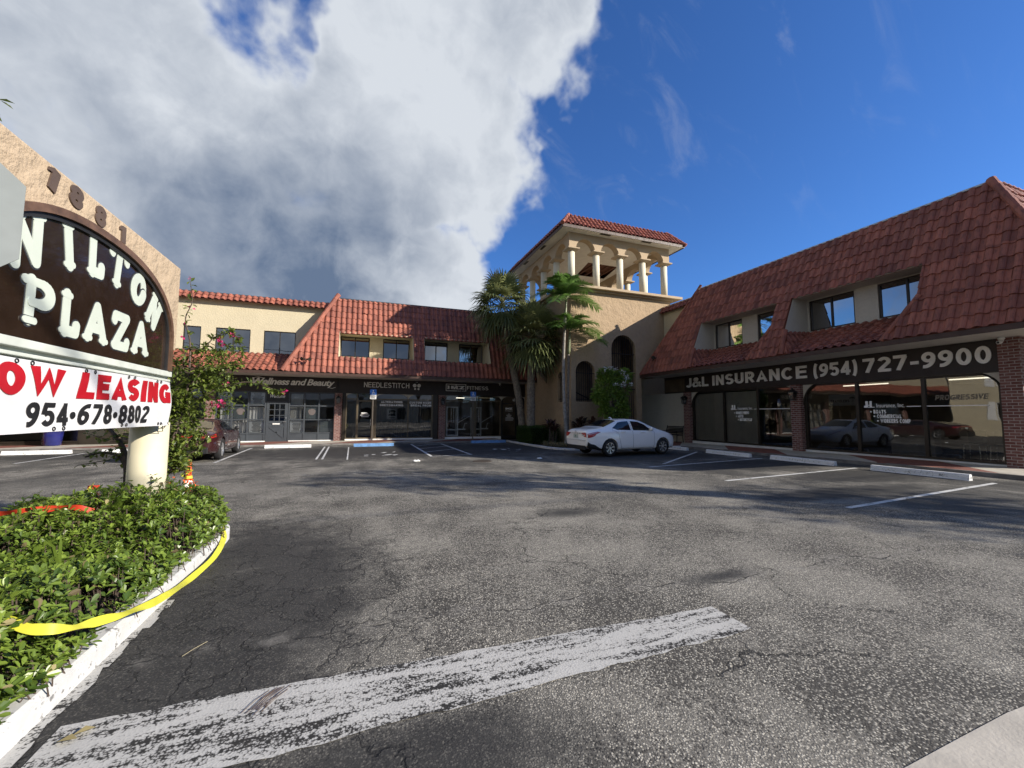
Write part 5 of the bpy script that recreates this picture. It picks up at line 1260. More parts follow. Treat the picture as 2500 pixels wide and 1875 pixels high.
def parking_sign(x, y, lab):
    t = thing('parking_sign', lab, 'sign', (x, y, gz(x, y)), 'accessible parking signs')
    z = 2.46
    m = MB(); m.box(x-.03, x+.03, y+.0, y+.05, -.2, 2.95); m.build('post', plain('sign_post_brown', (.12, .10, .08), .6, metal=.3), t)
    F = lambda a, zz, d: (x+a, y-d, zz)
    def rr_(x0, x1, z0, z1, r=.03):
        P = []
        for cx, cz, a0 in ((x1-r, z1-r, 0), (x0+r, z1-r, 90), (x0+r, z0+r, 180), (x1-r, z0+r, 270)): P += [(cx+r*math.cos(R(a0+i*22.5)), cz+r*math.sin(R(a0+i*22.5))) for i in range(5)]
        return P
    m = MB(); m.prism(rr_(-.18, .18, 2.70, 3.02), F, .01, .016); pl = m.build('panel', bluesign, t)
    m = MB()
    m.prism([(.028*math.cos(i*.6)-.005, 2.945+.028*math.sin(i*.6)) for i in range(10)], F, .0165, .019)
    m.hexa([F(-.02, 2.83, .0165), F(.015, 2.83, .0165), F(.015, 2.83, .019), F(-.02, 2.83, .019), F(-.025, 2.91, .0165), F(.01, 2.91, .0165), F(.01, 2.91, .019), F(-.025, 2.91, .019)])
    m.fbox(F, .016, .07, 2.83, 2.85, .0165, .019); m.fbox(F, .055, .075, 2.76, 2.829, .0165, .019); m.fbox(F, .076, .10, 2.76, 2.775, .0165, .019)
    for i in range(9):
        a = R(120+i*26); b = R(120+(i+1)*26); m.hexa([F(.0+.075*math.cos(a), 2.805+.065*math.sin(a), .0165), F(.0+.075*math.cos(b), 2.805+.065*math.sin(b), .0165), F(.0+.055*math.cos(b), 2.805+.047*math.sin(b), .0165), F(.0+.055*math.cos(a), 2.805+.047*math.sin(a), .0165), F(.0+.075*math.cos(a), 2.805+.065*math.sin(a), .019), F(.0+.075*math.cos(b), 2.805+.065*math.sin(b), .019), F(.0+.055*math.cos(b), 2.805+.047*math.sin(b), .019), F(.0+.055*math.cos(a), 2.805+.047*math.sin(a), .019)])
    m.build('wheelchair_symbol', white_p, pl)
    m = MB(); m.prism(rr_(-.18, .18, 2.44, 2.695), F, .01, .016); p2 = m.build('panel', plain('white_sign_sheet', (.62, .62, .60), .5), t)
    m = MB()
    for k, w in enumerate((.13, .14, .10, .12)): m.fbox(F, -w, w, 2.62-k*.045, 2.64-k*.045, .0165, .018)
    m.build('print', blacktxt, p2)
parking_sign(.73, 25.6, 'blue and white accessible parking sign on a post before the curtained shop'); parking_sign(6.79, 25.45, 'blue and white accessible parking sign on a post before the gym')

# ------------------------------------------------------------------ wheel stops
def wheel_stop_mesh(L, mat, par):
    m = MB(); h = .15; n = 12
    prof = [(-.085, 0), (-.075, .02), (-.055, h-.02), (-.04, h), (.04, h), (.055, h-.02), (.075, .02), (.085, 0)]
    for i in range(n):
        s0, s1 = -L/2+L*i/n, -L/2+L*(i+1)/n
        for (a, b), (c, d) in zip(prof, prof[1:]): m.quad((s0, a, b), (s1, a, b), (s1, c, d), (s0, c, d))
    m.add([(-L/2, a, b) for a, b in prof], [tuple(range(8))]); m.add([(L/2, a, b) for a, b in prof], [tuple(range(8))])
    return m.build('block', mat, par, local=True)
def stop_text(root, s, L, y0=.02):
    m = MB(); text_into(m, s, lambda x, y, d: (x, -.0755-d+.0+y*.16, .02+y), -L/2, L/2, .03, .085, .003, 0, -.012, 1.25, d0=-.001); return m.build('stencil', faded_print, root, local=True)
def faded():
    m, nt, b = material('faded_stencil_paint'); p = nt.pos(); n = nt.noise(p, 11, 5, .7)
    nt.put(b.inputs['Base Color'], nt.mix(nt.mapr(n, .42, .62), (.66, .66, .64), (.20, .20, .20))); b.inputs['Roughness'].default_value = .8; return m
faded_print = faded()
GW, GB_, GR = 'white wheel stops on the left', 'blue wheel stops', 'white wheel stops along the right wing'
first = None
for x, y, ro, L, mat, lab, g, s in ((-12.1, 22.25, 2, 2.05, stop_white, 'white wheel stop with faded stencil in front of the blue pot', GW, 'VISITOR'), (-9.0, 22.2, 2, 2.05, stop_white, 'white wheel stop half hidden behind the cream sign pole', GW, None),
        (-3.27, 23.15, 1, 2.05, stop_white, 'clean white wheel stop in front of the slate-grey door', GW, None),
        (.77, 22.95, -2, 2.0, bluepaint, 'blue wheel stop before the shop with curtains', GB_, None), (7.4, 24.0, 2, 2.2, bluepaint, 'blue wheel stop before the gym next to the kerbed bed', GB_, None),
        (14.3, 16.1, 90, 1.95, stop_white, 'white wheel stop beyond the nose of the white sedan', GR, 'CUSTOMER'), (14.08, 12.72, 90, 2.1, stop_white, 'white wheel stop with faded letters left of the middle brick pillar', GR, 'CUSTOMER'),
        (14.08, 9.75, 90, 2.15, stop_white, 'chipped white wheel stop with stencilled letters beside the middle brick pillar', GR, 'CUSTOMER OF'), (13.95, 6.6, 90, 2.05, stop_white, 'nearest white wheel stop on the right, before the large glass bay', GR, 'GATE')):
    t = thing('wheel_stop', lab, 'wheel stop', (0, 0, 0), g)
    wheel_stop_mesh(L, mat, t)
    if s: stop_text(t, s, L*.62)
    t.location = (x, y, gz(x, y)); t.rotation_euler = (0, 0, R(ro-180 if ro == 90 else ro))
# ------------------------------------------------------------------ vegetation
def leaf_quads(m, p, d, up, L, W, tint, fold=.25, droop=0.0, mi=0, rnd=False):
    """one leaf folded on the midrib; rnd: rounded (obovate) outline of four triangles"""
    d = d.normalized(); s = d.cross(up)
    if s.length < 1e-4: s = d.orthogonal()
    s.normalize(); n = s.cross(d).normalized()
    a, b = p, p+d*L-n*droop*L; k = len(m.v)
    if rnd:
        c, e = p+d*L*.45-n*droop*L*.2, p+d*L*.80-n*droop*L*.6
        m.v += [tuple(a), tuple(c+s*W*.42+n*fold*W), tuple(e+s*W*.45+n*fold*W), tuple(b), tuple(e-s*W*.45+n*fold*W), tuple(c-s*W*.42+n*fold*W)]
        m.f += [[k, k+1, k+2, k+3], [k, k+3, k+4, k+5]]
    else:
        c = p+d*L*.55; l, r = c+s*W*.5+n*fold*W, c-s*W*.5+n*fold*W
        m.v += [tuple(a), tuple(l), tuple(b), tuple(r)]; m.f += [[k, k+1, k+2], [k, k+2, k+3]]
    m.m += [mi, mi]; m.t += [tint, tint]
def clamp(x, a=0.0, b=1.0): return max(a, min(b, x))

def ground_cover():
    rr = random.Random(31); m = MB()
    def inside(x, y):
        if not (-3.75 < x < -1.45 and 1.0 < y < 6.98): return False
        for cx in (-2.40, -2.80):
            pass
        if y > 5.87:
            if x > -2.58 and (x+2.58)**2+(y-5.87)**2 > 1.10**2: return False
            if x < -2.64 and (x+2.64)**2+(y-5.87)**2 > 1.10**2: return False
        return True
    def hgt(x, y):
        e = min((-1.43-x), (x+3.75), 6.98-y)
        h = .46*clamp((e+.05)/.38)**.6
        return h*(.82+.35*mnoise.noise(Vector((x*1.3, y*1.3, 0))))+.05*mnoise.noise(Vector((x*4, y*4, 3)))
    st = MB()
    for i in range(11500):
        x, y = rr.uniform(-3.78, -1.38), rr.uniform(1.0, 7.25)
        if not inside(x, y): continue
        if y < 2.0 and x < -2.9: continue
        gap = mnoise.noise(Vector((x*2.2, y*2.2, 8)))
        if gap < -.42 and rr.random() < .8: continue
        z = .10+max(.03, hgt(x, y)+.30*math.exp(-((x+2.2)**2+(y-5.75)**2)/.30))*rr.uniform(.70, 1.08)
        if x > -1.62: z -= .03
        p = Vector((x, y, z)); lean = Vector((rr.gauss(0, .35), rr.gauss(0, .35), 1.0))
        if x > -1.75: lean += Vector((.6, 0, 0))
        lean.normalize(); n = rr.choice((5, 6, 6, 7)); a0 = rr.uniform(0, 6.28); tb = clamp(rr.gauss(.5, .22)-(.25 if gap < -.2 else 0))
        o = lean.orthogonal().normalized(); q = lean.cross(o)
        for k in range(n):
            a = a0+k*2.4; el = rr.uniform(.15, .85); dd = (o*math.cos(a)+q*math.sin(a))*math.cos(el)+lean*math.sin(el)
            L = rr.uniform(.028, .072)
            leaf_quads(m, p+lean*rr.uniform(-.03, .01), dd, lean, L, L*rr.uniform(.42, .54), clamp(tb+rr.gauss(0, .16)), .10, rr.uniform(-.05, .15), mi=(1 if rr.random() < .025 else 0), rnd=True)
        if rr.random() < .45: st.tube([(x+rr.uniform(-.06, .06), y+rr.uniform(-.06, .06), .1), tuple(p)], .0035, 4, False)
    o = m.build('ground_cover', [leaf_cover, leaf_dry], recalc=False, tint=True)
    tag(o, 'glossy green low shrubs filling the planting strip under the plaza sign', 'ground cover', kind='stuff')
    for v, f in ((st.v, st.f),): pass
    s2 = st.build('ground_cover_stems', bark, recalc=False); tag(s2, 'thin grey twigs under the glossy ground cover leaves', 'twigs', kind='stuff')
    # a few blades of long grass poking out
    m = MB()
    for x, y, h in ((-2.68, 5.0, .38), (-2.64, 5.03, .3), (-2.5, 5.3, .35), (-2.45, 5.35, .3), (-2.9, 4.6, .34), (-2.2, 3.0, .3), (-2.1, 4.2, .25)):
        for k in range(3):
            dx, dy = rr.uniform(-.1, .12), rr.uniform(-.1, .1); w = .011
            m.quad((x-w, y, .35), (x+w, y, .35), (x+dx*.6+w*.8, y+dy*.6, .35+h*.7), (x+dx*.6-w*.8, y+dy*.6, .35+h*.7)); m.add([(x+dx*.6-w*.8, y+dy*.6, .35+h*.7), (x+dx*.6+w*.8, y+dy*.6, .35+h*.7), (x+dx*1.3, y+dy*1.3, .35+h)], [(0, 1, 2)])
    tag(m.build('grass_blade', leaf_cover, recalc=False, tint=True), 'long pale grass blades sticking up from the ground cover', 'grass', kind='stuff')
ground_cover()

def spline(pts, n):
    P = [Vector(p) for p in pts]; out = []
    P = [P[0]*2-P[1]]+P+[P[-1]*2-P[-2]]
    for i in range(1, len(P)-2):
        for k in range(n):
            t = k/n; a, b, c, d = P[i-1], P[i], P[i+1], P[i+2]
            out.append(.5*((2*b)+(c-a)*t+(2*a-5*b+4*c-d)*t*t+(3*b-a-3*c+d)*t**3))
    out.append(P[-2]); return out

def bougainvillea():
    t = thing('bougainvillea', 'sprawling bougainvillea with magenta flowers behind the cream sign pole', 'shrub', (-2.6, 6.35, .15))
    rr = random.Random(41); wood = MB(); lf = MB(); fl = MB()
    branches = []
    Y = 6.4
    def br(pts, r0, r1, leaf=1.0, jit=.03):
        s = spline(pts, 6); n = len(s); wood.tube(s, [r0+(r1-r0)*i/(n-1) for i in range(n)], 6, True); branches.append((s, leaf))
    for pts, r0 in (([(-2.62, 6.35, .1), (-2.64, 6.4, .8), (-2.72, 6.4, 1.15), (-2.83, 6.4, 1.32), (-3.0, 6.5, 1.5)], .05), ([(-2.60, 6.33, .1), (-2.56, 6.4, .8), (-2.58, 6.45, 1.25), (-2.4, 6.5, 1.7), (-2.3, 6.5, 2.3)], .045),
                    ([(-2.58, 6.33, .1), (-2.45, 6.3, .7), (-2.2, 6.35, 1.2), (-2.1, 6.4, 1.7), (-2.09, 6.4, 2.4), (-2.16, 6.4, 2.75), (-2.10, 6.4, 3.0), (-2.14, 6.4, 3.28)], .022), ([(-2.62, 6.35, .3), (-2.4, 6.4, .6), (-2.15, 6.5, .9), (-1.95, 6.5, 1.1), (-1.85, 6.45, 1.25)], .028), ([(-2.62, 6.38, .8), (-2.75, 6.45, 1.0), (-2.95, 6.5, 1.05), (-3.1, 6.5, 1.0)], .025)): br(pts, r0, .010 if r0 != .022 else .003, 1.0 if r0 != .022 else 1.5)
    for pts in ([(-2.15, 6.4, 2.1), (-2.12, 6.4, 2.36), (-1.96, 6.4, 2.37), (-1.85, 6.4, 2.52), (-1.72, 6.4, 2.61), (-1.62, 6.4, 2.61), (-1.54, 6.4, 2.48), (-1.5, 6.4, 2.28)],
                [(-2.1, 6.4, 1.9), (-1.94, 6.4, 2.1), (-1.75, 6.4, 2.13), (-1.60, 6.4, 2.17), (-1.50, 6.4, 2.22)],
                [(-2.0, 6.4, 1.7), (-1.77, 6.4, 1.85), (-1.62, 6.4, 1.91), (-1.44, 6.4, 1.96), (-1.24, 6.4, 1.92), (-1.08, 6.4, 1.85), (-0.99, 6.4, 1.84)],
                [(-2.15, 6.4, 1.0), (-2.0, 6.35, 1.22), (-1.9, 6.35, 1.30), (-1.78, 6.35, 1.22)]): br(pts, .009, .003, 1.6)
    for i in range(46):
        a = Vector((rr.uniform(-2.3, -1.95), rr.uniform(6.3, 6.7), rr.uniform(.6, 2.1))); d = Vector((rr.uniform(-.5, .75), rr.uniform(-.25, .35), rr.uniform(-.3, .9)))*rr.uniform(.25, .6)
        if a.z < 1.5: d.x = -abs(d.x)*.5
        br([a, a+d*.5+Vector((0, 0, .05)), a+d+Vector((0, 0, -.05))], .006, .002, 1.3)
    for i in range(8):
        a = Vector((rr.uniform(-2.9, -2.6), rr.uniform(6.35, 6.6), rr.uniform(.9, 1.5))); d = Vector((rr.uniform(-.5, .2), rr.uniform(-.1, .2), rr.uniform(-.2, .4))); br([a, a+d*.5, a+d], .006, .003, .35)
    # climbing over behind the sign top
    wood.build('branch', bark, t, recalc=False); wood = MB()
    br([(-2.7, 4.0, 3.0), (-2.62, 3.86, 3.4), (-2.5, 3.8, 3.6), (-2.42, 3.74, 3.70)], .01, .004, 1.2)
    for s, dens in branches:
        for i in range(len(s)-1):
            n = dens*(1.1 if (s[0]-s[-1]).length < 1.6 else .5)*2.6
            if s[i].z < .9 and dens == 1.0: n *= .25
            for k in range(int(n)+(rr.random() < n % 1)):
                p = s[i].lerp(s[i+1], rr.random()); dd = Vector((rr.gauss(0, .6), rr.gauss(0, .6), rr.gauss(-.1, .5))); L = rr.uniform(.045, .085)
                leaf_quads(lf, p+dd*.012, dd, Vector((rr.gauss(0, .3), rr.gauss(0, .3), 1)), L, L*.62, clamp(rr.gauss(.45, .28)), .12, .1)
    for i in range(4300):     # filler foliage in clumps
        c = Vector((rr.gauss(-1.98, .19), rr.uniform(6.2, 6.9), rr.uniform(.8, 2.45)))
        if mnoise.noise(c*2.6) < -.10: continue
        if c.z < 1.5 and c.x > -2.06+.1*(c.z-1.0): continue
        d = Vector((rr.gauss(0, .6), rr.gauss(-.1, .6), rr.gauss(-.1, .5))); L = rr.uniform(.04, .085); leaf_quads(lf, c, d, Vector((0, 0, 1)), L, L*rr.uniform(.3, .62), clamp(rr.gauss(.45, .28)), .1, .1)
    for c, n, s_ in (((-1.71, 6.36, 1.66), 16, .055), ((-1.80, 6.4, 1.67), 4, .04), ((-1.67, 6.4, 1.93), 5, .04), ((-1.64, 6.38, 2.57), 8, .04), ((-1.76, 6.38, 2.52), 9, .045), ((-1.74, 6.36, 2.45), 8, .045), ((-1.57, 6.4, 2.54), 5, .035), ((-2.10, 6.38, 2.9), 2, .05), ((-2.15, 6.38, 2.72), 2, .05), ((-2.15, 6.4, 2.52), 3, .04), ((-.99, 6.4, 1.84), 8, .04), ((-2.12, 6.4, 3.28), 2, .04), ((-1.87, 6.36, 1.22), 3, .035)):
        for k in range(n):
            d = Vector((rr.gauss(0, 1), rr.gauss(-.3, 1), rr.gauss(.1, 1))).normalized(); L = s_*rr.uniform(.8, 1.2); leaf_quads(fl, Vector(c)+d*.012, d, Vector((rr.gauss(0, 1), rr.gauss(0, 1), 1)), L, L*.8, rr.random(), .2, .1)
        fl.build('flower', petal, t, recalc=False, tint=True); fl = MB()
    wood.build('branch', bark, t, recalc=False); lf.build('foliage', leaf_boug, t, recalc=False, tint=True)
bougainvillea()

def fan_palm(lab, trunk, r, crown, R_, seed, nf=46):
    t = thing('fan_palm', lab, 'palm', trunk[0], 'fan palms left of the tower'); rr = random.Random(seed)
    s = spline(trunk, 8); m = MB(); n = len(s); m.tube(s, [r*(1.12-.2*i/n)*(1+.05*math.sin(i*1.7)) for i in range(n)], 14); m.build('trunk', bark_palm, t, smooth=True)
    m = MB(); st = MB(); top = Vector(crown)
    for i in range(nf):
        az = i*2.39996+rr.uniform(-.2, .2); u = i/(nf-1); el = R(86-140*u**1.05)+rr.uniform(-.12, .12)
        d = Vector((math.cos(az)*math.cos(el), math.sin(az)*math.cos(el), math.sin(el)))
        pl = R_*rr.uniform(.42, .56); base = top+Vector((0, 0, -.25*u)); hub = base+d*pl+Vector((0, 0, -.07*R_*(1-abs(d.z))))
        st.tube([base, base+d*pl*.5+Vector((0, 0, .03)), hub], [.022, .016, .012], 5, False)
        ax = (hub-base).normalized(); side = ax.cross(Vector((0, 0, 1)))
        if side.length < .05: side = Vector((math.sin(az), -math.cos(az), 0))
        side.normalize(); nn = side.cross(ax).normalized(); tb = clamp(rr.gauss(.55-.35*u, .14)); nb = 19
        for k in range(nb):
            a = R(-108+216*k/(nb-1)); bl = R_*rr.uniform(.50, .60)*(1-.22*abs(a)/R(108))
            bd = (ax*math.cos(a)+side*math.sin(a)+nn*(.10*math.cos(a)+rr.uniform(-.06, .06))).normalized(); w = .046*R_/1.9
            wv = bd.cross(nn).normalized()*w; prev = None; kk = len(m.v)
            for q, (f, ww) in enumerate(((0.03, .35), (.35, 1.0), (.7, .62), (1.0, .05))):
                p = hub+bd*bl*f+Vector((0, 0, -1))*bl*(.22+.38*u)*f*f*f*(.8+.4*rr.random())
                m.v += [tuple(p+wv*ww), tuple(p-wv*ww)]
            for q in range(3): m.f.append([kk+q*2, kk+q*2+1, kk+q*2+3, kk+q*2+2]); m.m.append(0); m.t.append(clamp(tb+rr.gauss(0, .10)))
    st.build('stalk', leaf_st, t, recalc=False); m.build('fronds', leaf_fan, t, recalc=False, tint=True)
leaf_st = plain('palm_stalk', (.10, .10, .035), .6)
fan_palm('tall fan palm with leaning grey trunk, leftmost beside the tower', [(9.55, 23.6, -.1), (9.35, 23.6, 1.6), (9.07, 23.5, 3.1), (8.6, 23.5, 5.2), (8.15, 23.5, 7.7)], .21, (8.02, 23.5, 8.45), 2.25, 3, 62)
fan_palm('shorter fan palm with straight thick trunk in front of the taller one', [(9.55, 22.5, -.1), (9.55, 22.5, 2.0), (9.57, 22.5, 4.2), (9.66, 22.5, 5.7)], .24, (9.7, 22.5, 6.4), 2.4, 5, 64)

def feather_palm(lab, trunk, r0, r1, shaft, crown, L0, fr, seed, mat):
    t = thing('feather_palm', lab, 'palm', trunk[0], 'slender feather palms before the tower'); rr = random.Random(seed)
    s = spline(trunk, 8); n = len(s); m = MB(); m.tube(s, [r0+(r1-r0)*(i/(n-1))**.4 for i in range(n)], 12); m.build('trunk', mat, t, smooth=True)
    m = MB(); c = Vector(crown); a = Vector(trunk[-1]); m.tube([a+(c-a)*f for f in (0, .15, .5, .85, 1)], [r1*1.02, r1*1.3, r1*1.1, r1*.85, r1*.5], 10); m.build('crownshaft', shaftgreen, t, smooth=True)
    m = MB(); rc = MB()
    for az, el, L in fr:
        L *= L0; az, el = R(az), R(el); d = Vector((math.cos(az)*math.cos(el), math.sin(az)*math.cos(el), math.sin(el))); P = []
        for i in range(15):
            f = i/14; P.append(c+d*L*f+Vector((0, 0, -1))*L*.42*f*f*(1.0+.25*math.cos(el)))
        rc.tube(P, [.016*(1-.8*i/14) for i in range(15)], 5, False); tb = clamp(rr.gauss(.5, .15)); nl = 46
        for j in range(nl):
            f = .10+.88*j/(nl-1); x = f*14; i = min(13, int(x)); p = P[i].lerp(P[i+1], x-i); tg = (P[i+1]-P[i]).normalized(); sd = tg.cross(Vector((0, 0, 1)))
            if sd.length < .05: sd = Vector((1, 0, 0))
            sd.normalize(); up = sd.cross(tg)
            for sg in (-1, 1):
                ll = L0*.36*math.sin(math.pi*(.12+.80*f))**.6*rr.uniform(.85, 1.1); bd = (tg*.62+sd*sg*.85+up*rr.uniform(.02, .32)).normalized(); wv = (bd.cross(up)).normalized()*.018*L0/1.5; k = len(m.v)
                for ff, ww in ((0, .5), (.4, 1), (1, .05)):
                    q = p+bd*ll*ff+Vector((0, 0, -1))*ll*.30*ff*ff; m.v += [tuple(q+wv*ww), tuple(q-wv*ww)]
                for q in range(2): m.f.append([k+q*2, k+q*2+1, k+q*2+3, k+q*2+2]); m.m.append(0); m.t.append(clamp(tb+rr.gauss(0, .13)))
    rc.build('stalk', shaftgreen, t, recalc=False); m.build('fronds', leaf_feather, t, recalc=False, tint=True)
feather_palm('tall slender feather palm with pale thin trunk rising in front of the tower ledge', [(10.38, 19.6, .0), (10.36, 19.6, .6), (10.25, 19.6, 2.2), (10.22, 19.6, 4.2), (10.30, 19.6, 6.2)], .15, .07, None, (10.42, 19.6, 7.95), 2.25,
             [(20, 32, 1.0), (75, 55, .8), (140, 45, .9), (180, 28, 1.0), (200, 55, .95), (250, 40, .9), (300, 50, .9), (330, 74, .95), (350, 14, .85), (225, 10, .9), (165, 76, 1.05), (20, 66, 1.0), (280, 78, .9), (190, 66, 1.0), (5, 48, .95)], 3, bark_pale)
feather_palm('shorter feather palm with darker trunk, crown low against the tan tower wall', [(10.62, 19.95, .0), (10.63, 19.95, 1.5), (10.68, 19.95, 3.4), (10.72, 19.95, 4.9)], .13, .075, None, (10.78, 19.9, 6.2), 2.05,
             [(0, 30, 1.1), (12, 52, 1.0), (345, 12, 1.05), (330, 42, 1.0), (60, 40, .9), (120, 45, .8), (180, 40, .9), (215, 30, .9), (265, 40, .9), (300, 60, .9), (200, 65, .85)], 8, bark_palm)

def leaf_cloud(m, centers, n, rr, Lr, wr, up=.3, shell=.55):
    for i in range(n):
        c, (a, b, h) = rr.choice(centers); d = Vector((rr.gauss(0, 1), rr.gauss(0, 1), rr.gauss(0, 1))).normalized(); f = shell+(1-shell)*rr.random()
        p = Vector((c[0]+d.x*a*f, c[1]+d.y*b*f, c[2]+d.z*h*f)); f2 = mnoise.noise(p*1.9)
        if f2 < -.28: continue
        dd = (d+Vector((rr.gauss(0, .5), rr.gauss(0, .5), rr.gauss(up, .4)))).normalized(); L = rr.uniform(*Lr); leaf_quads(m, p, dd, Vector((rr.gauss(0, .4), rr.gauss(0, .4), 1)), L, L*wr, clamp(rr.gauss(.5, .22)), .12, .12)
def white_shrub():
    t = thing('flowering_shrub', 'rounded bright green shrub with white flowers against the tower wall behind the white sedan', 'shrub', (12.8, 18.9, .05)); rr = random.Random(51)
    m = MB()
    for i in range(9):
        a = rr.uniform(0, 6.28); m.tube(spline([(12.8+.15*math.cos(a), 18.9+.15*math.sin(a), .0), (12.8+.3*math.cos(a), 18.9+.25*math.sin(a), .9), (12.75+.7*math.cos(a), 18.9+.6*math.sin(a), 1.9+rr.uniform(0, 1.2))], 5), [.035-.0027*k for k in range(11)], 6)
    m.build('stem', bark, t)
    m = MB(); leaf_cloud(m, [((12.65, 18.85, 2.75), (1.0, .8, .85)), ((12.3, 18.7, 2.9), (.75, .6, .65)), ((13.15, 18.8, 3.05), (.75, .6, .85)), ((12.95, 18.8, 2.2), (.75, .6, .7)), ((12.6, 18.8, 3.5), (.65, .5, .45)), ((13.2, 18.75, 1.75), (.5, .4, .5)), ((11.85, 18.6, 2.5), (.42, .3, .35)), ((13.45, 18.6, 3.75), (.36, .3, .3)), ((12.2, 18.7, 3.75), (.32, .3, .3)), ((12.2, 18.6, 1.75), (.35, .3, .4))], 6500, rr, (.13, .26), .36, -.05)
    m.build('foliage', leaf_shrub, t, recalc=False, tint=True)
    m = MB()
    for x, z in ((12.35, 4.05), (12.62, 4.1), (12.95, 4.02), (13.4, 3.9), (13.62, 3.7), (13.7, 3.55), (13.45, 3.25), (13.38, 3.15), (13.0, 3.15), (13.95, 3.2), (13.5, 1.15)):
        x = x*.957; z = 1.53+(z-1.53)*.957
        for k in range(14):
            d = Vector((rr.gauss(0, 1), rr.gauss(-.4, 1), rr.gauss(.3, .7))).normalized(); leaf_quads(m, Vector((x, 18.0+rr.uniform(-.1, .1), z))+d*.06, d, Vector((0, 0, 1)), .12, .09, rr.random(), .1, .1)
        m.build('flower', petal_white, t, recalc=False, tint=True); m = MB()
white_shrub()

def ti_plant(x, y, h, lab, seed, n=26):
    t = thing('ti_plant', lab, 'plant', (x, y, .02), 'dark broad-leaved plants at the foot of the tower'); rr = random.Random(seed); m = MB(); st = MB()
    for s in range(5):
        sx, sy = x+rr.uniform(-.35, .35), y+rr.uniform(-.2, .2); sh = h*rr.uniform(.35, .6); st.tube([(sx, sy, -.05), (sx+rr.uniform(-.1, .1), sy, sh)], .022, 6); top = Vector((sx, sy, sh))
        for k in range(n//3):
            az = rr.uniform(0, 6.28); el = R(rr.uniform(25, 85)); d = Vector((math.cos(az)*math.cos(el), math.sin(az)*math.cos(el), math.sin(el))); L = rr.uniform(.5, .85)*h/1.7; sd = d.cross(Vector((0, 0, 1))).normalized(); kk = len(m.v); tb = clamp(rr.gauss(.4, .25))
            for f, w in ((0, .12), (.3, .8), (.6, 1.0), (.85, .55), (1, .03)):
                p = top+d*L*f+Vector((0, 0, -.38*L*f**2.2)); up = sd.cross(d); m.v += [tuple(p+sd*w*.07+up*.02*w), tuple(p-up*.01*w), tuple(p-sd*w*.07+up*.02*w)]
            for q in range(4):
                for c in range(2): m.f.append([kk+q*3+c, kk+q*3+c+1, kk+q*3+c+4, kk+q*3+c+3]); m.m.append(0); m.t.append(tb)
    st.build('stem', bark, t); m.build('leaves', leaf_ti, t, recalc=False, tint=True)
ti_plant(9.55, 19.7, 1.75, 'dark purple-green strappy plant left of the thin pale palm trunk', 61); ti_plant(11.15, 19.7, 1.85, 'dark red strappy plant right of the thin pale palm trunk under the small grille', 62); ti_plant(12.0, 19.6, 1.75, 'dark red strappy plant below the white-flowered shrub behind the white sedan', 63)

def box_hedge():
    t = thing('box_hedge', 'low clipped dark green hedge at the foot of the fan palms', 'hedge', (9.6, 22.2, 0)); rr = random.Random(71); m = MB()
    x0, x1, y0, y1, h = 8.95, 10.75, 21.0, 23.3, .88
    core = MB(); core.box(x0+.08, x1-.08, y0+.08, y1-.08, -.1, h-.08); core.build('inner_twigs', plain('hedge_core', (.012, .018, .008), .9), t)
    for i in range(9000):
        f = rr.choice('txxyy')
        x, y, z = rr.uniform(x0, x1), rr.uniform(y0, y1), rr.uniform(-.08, h)
        if f == 't': z = h; n = Vector((0, 0, 1))
        elif f == 'x': x = x0; n = Vector((-1, 0, 0))
        else: y = y0; n = Vector((0, -1, 0))
        p = Vector((x, y, z)); p += n*(rr.uniform(-.07, .03)+.05*mnoise.noise(p*2.5)); d = (n*.6+Vector((rr.gauss(0, .6), rr.gauss(0, .6), rr.gauss(.2, .5)))).normalized(); leaf_quads(m, p, d, Vector((0, 0, 1)), .065, .035, clamp(rr.gauss(.5, .22)), .1, .1)
    m.build('foliage', leaf_hedge, t, recalc=False, tint=True)
box_hedge()
def dry_grass():
    rr = random.Random(81); m = MB()
    for i in range(900):
        cx, cy, s = rr.choice(((9.35, 18.1, .55), (9.9, 17.8, .45), (9.2, 19.0, .5), (10.4, 18.3, .5), (11.2, 17.6, .5))); x, y = rr.gauss(cx, s*.45), rr.gauss(cy, s*.4)
        if x < 8.85 or y < 17.05: continue
        a = rr.uniform(0, 6.28); L = rr.uniform(.2, .55); d = Vector((math.cos(a), math.sin(a), 0)); sd = Vector((-d.y, d.x, 0))*.008; p = Vector((x, y, .0)); k = len(m.v)
        for f, w in ((0, 1), (.5, 1), (1, .1)):
            q = p+d*L*.8*f+Vector((0, 0, L*(1.3*f-1.0*f*f))); m.v += [tuple(q+sd*w), tuple(q-sd*w)]
        for q in range(2): m.f.append([k+q*2, k+q*2+1, k+q*2+3, k+q*2+2]); m.m.append(0); m.t.append(rr.random())
    tag(m.build('dry_grass', leaf_dry, recalc=False, tint=True), 'clump of dry arching grass in the kerbed bed beside the white sedan', 'grass', kind='stuff')
dry_grass()

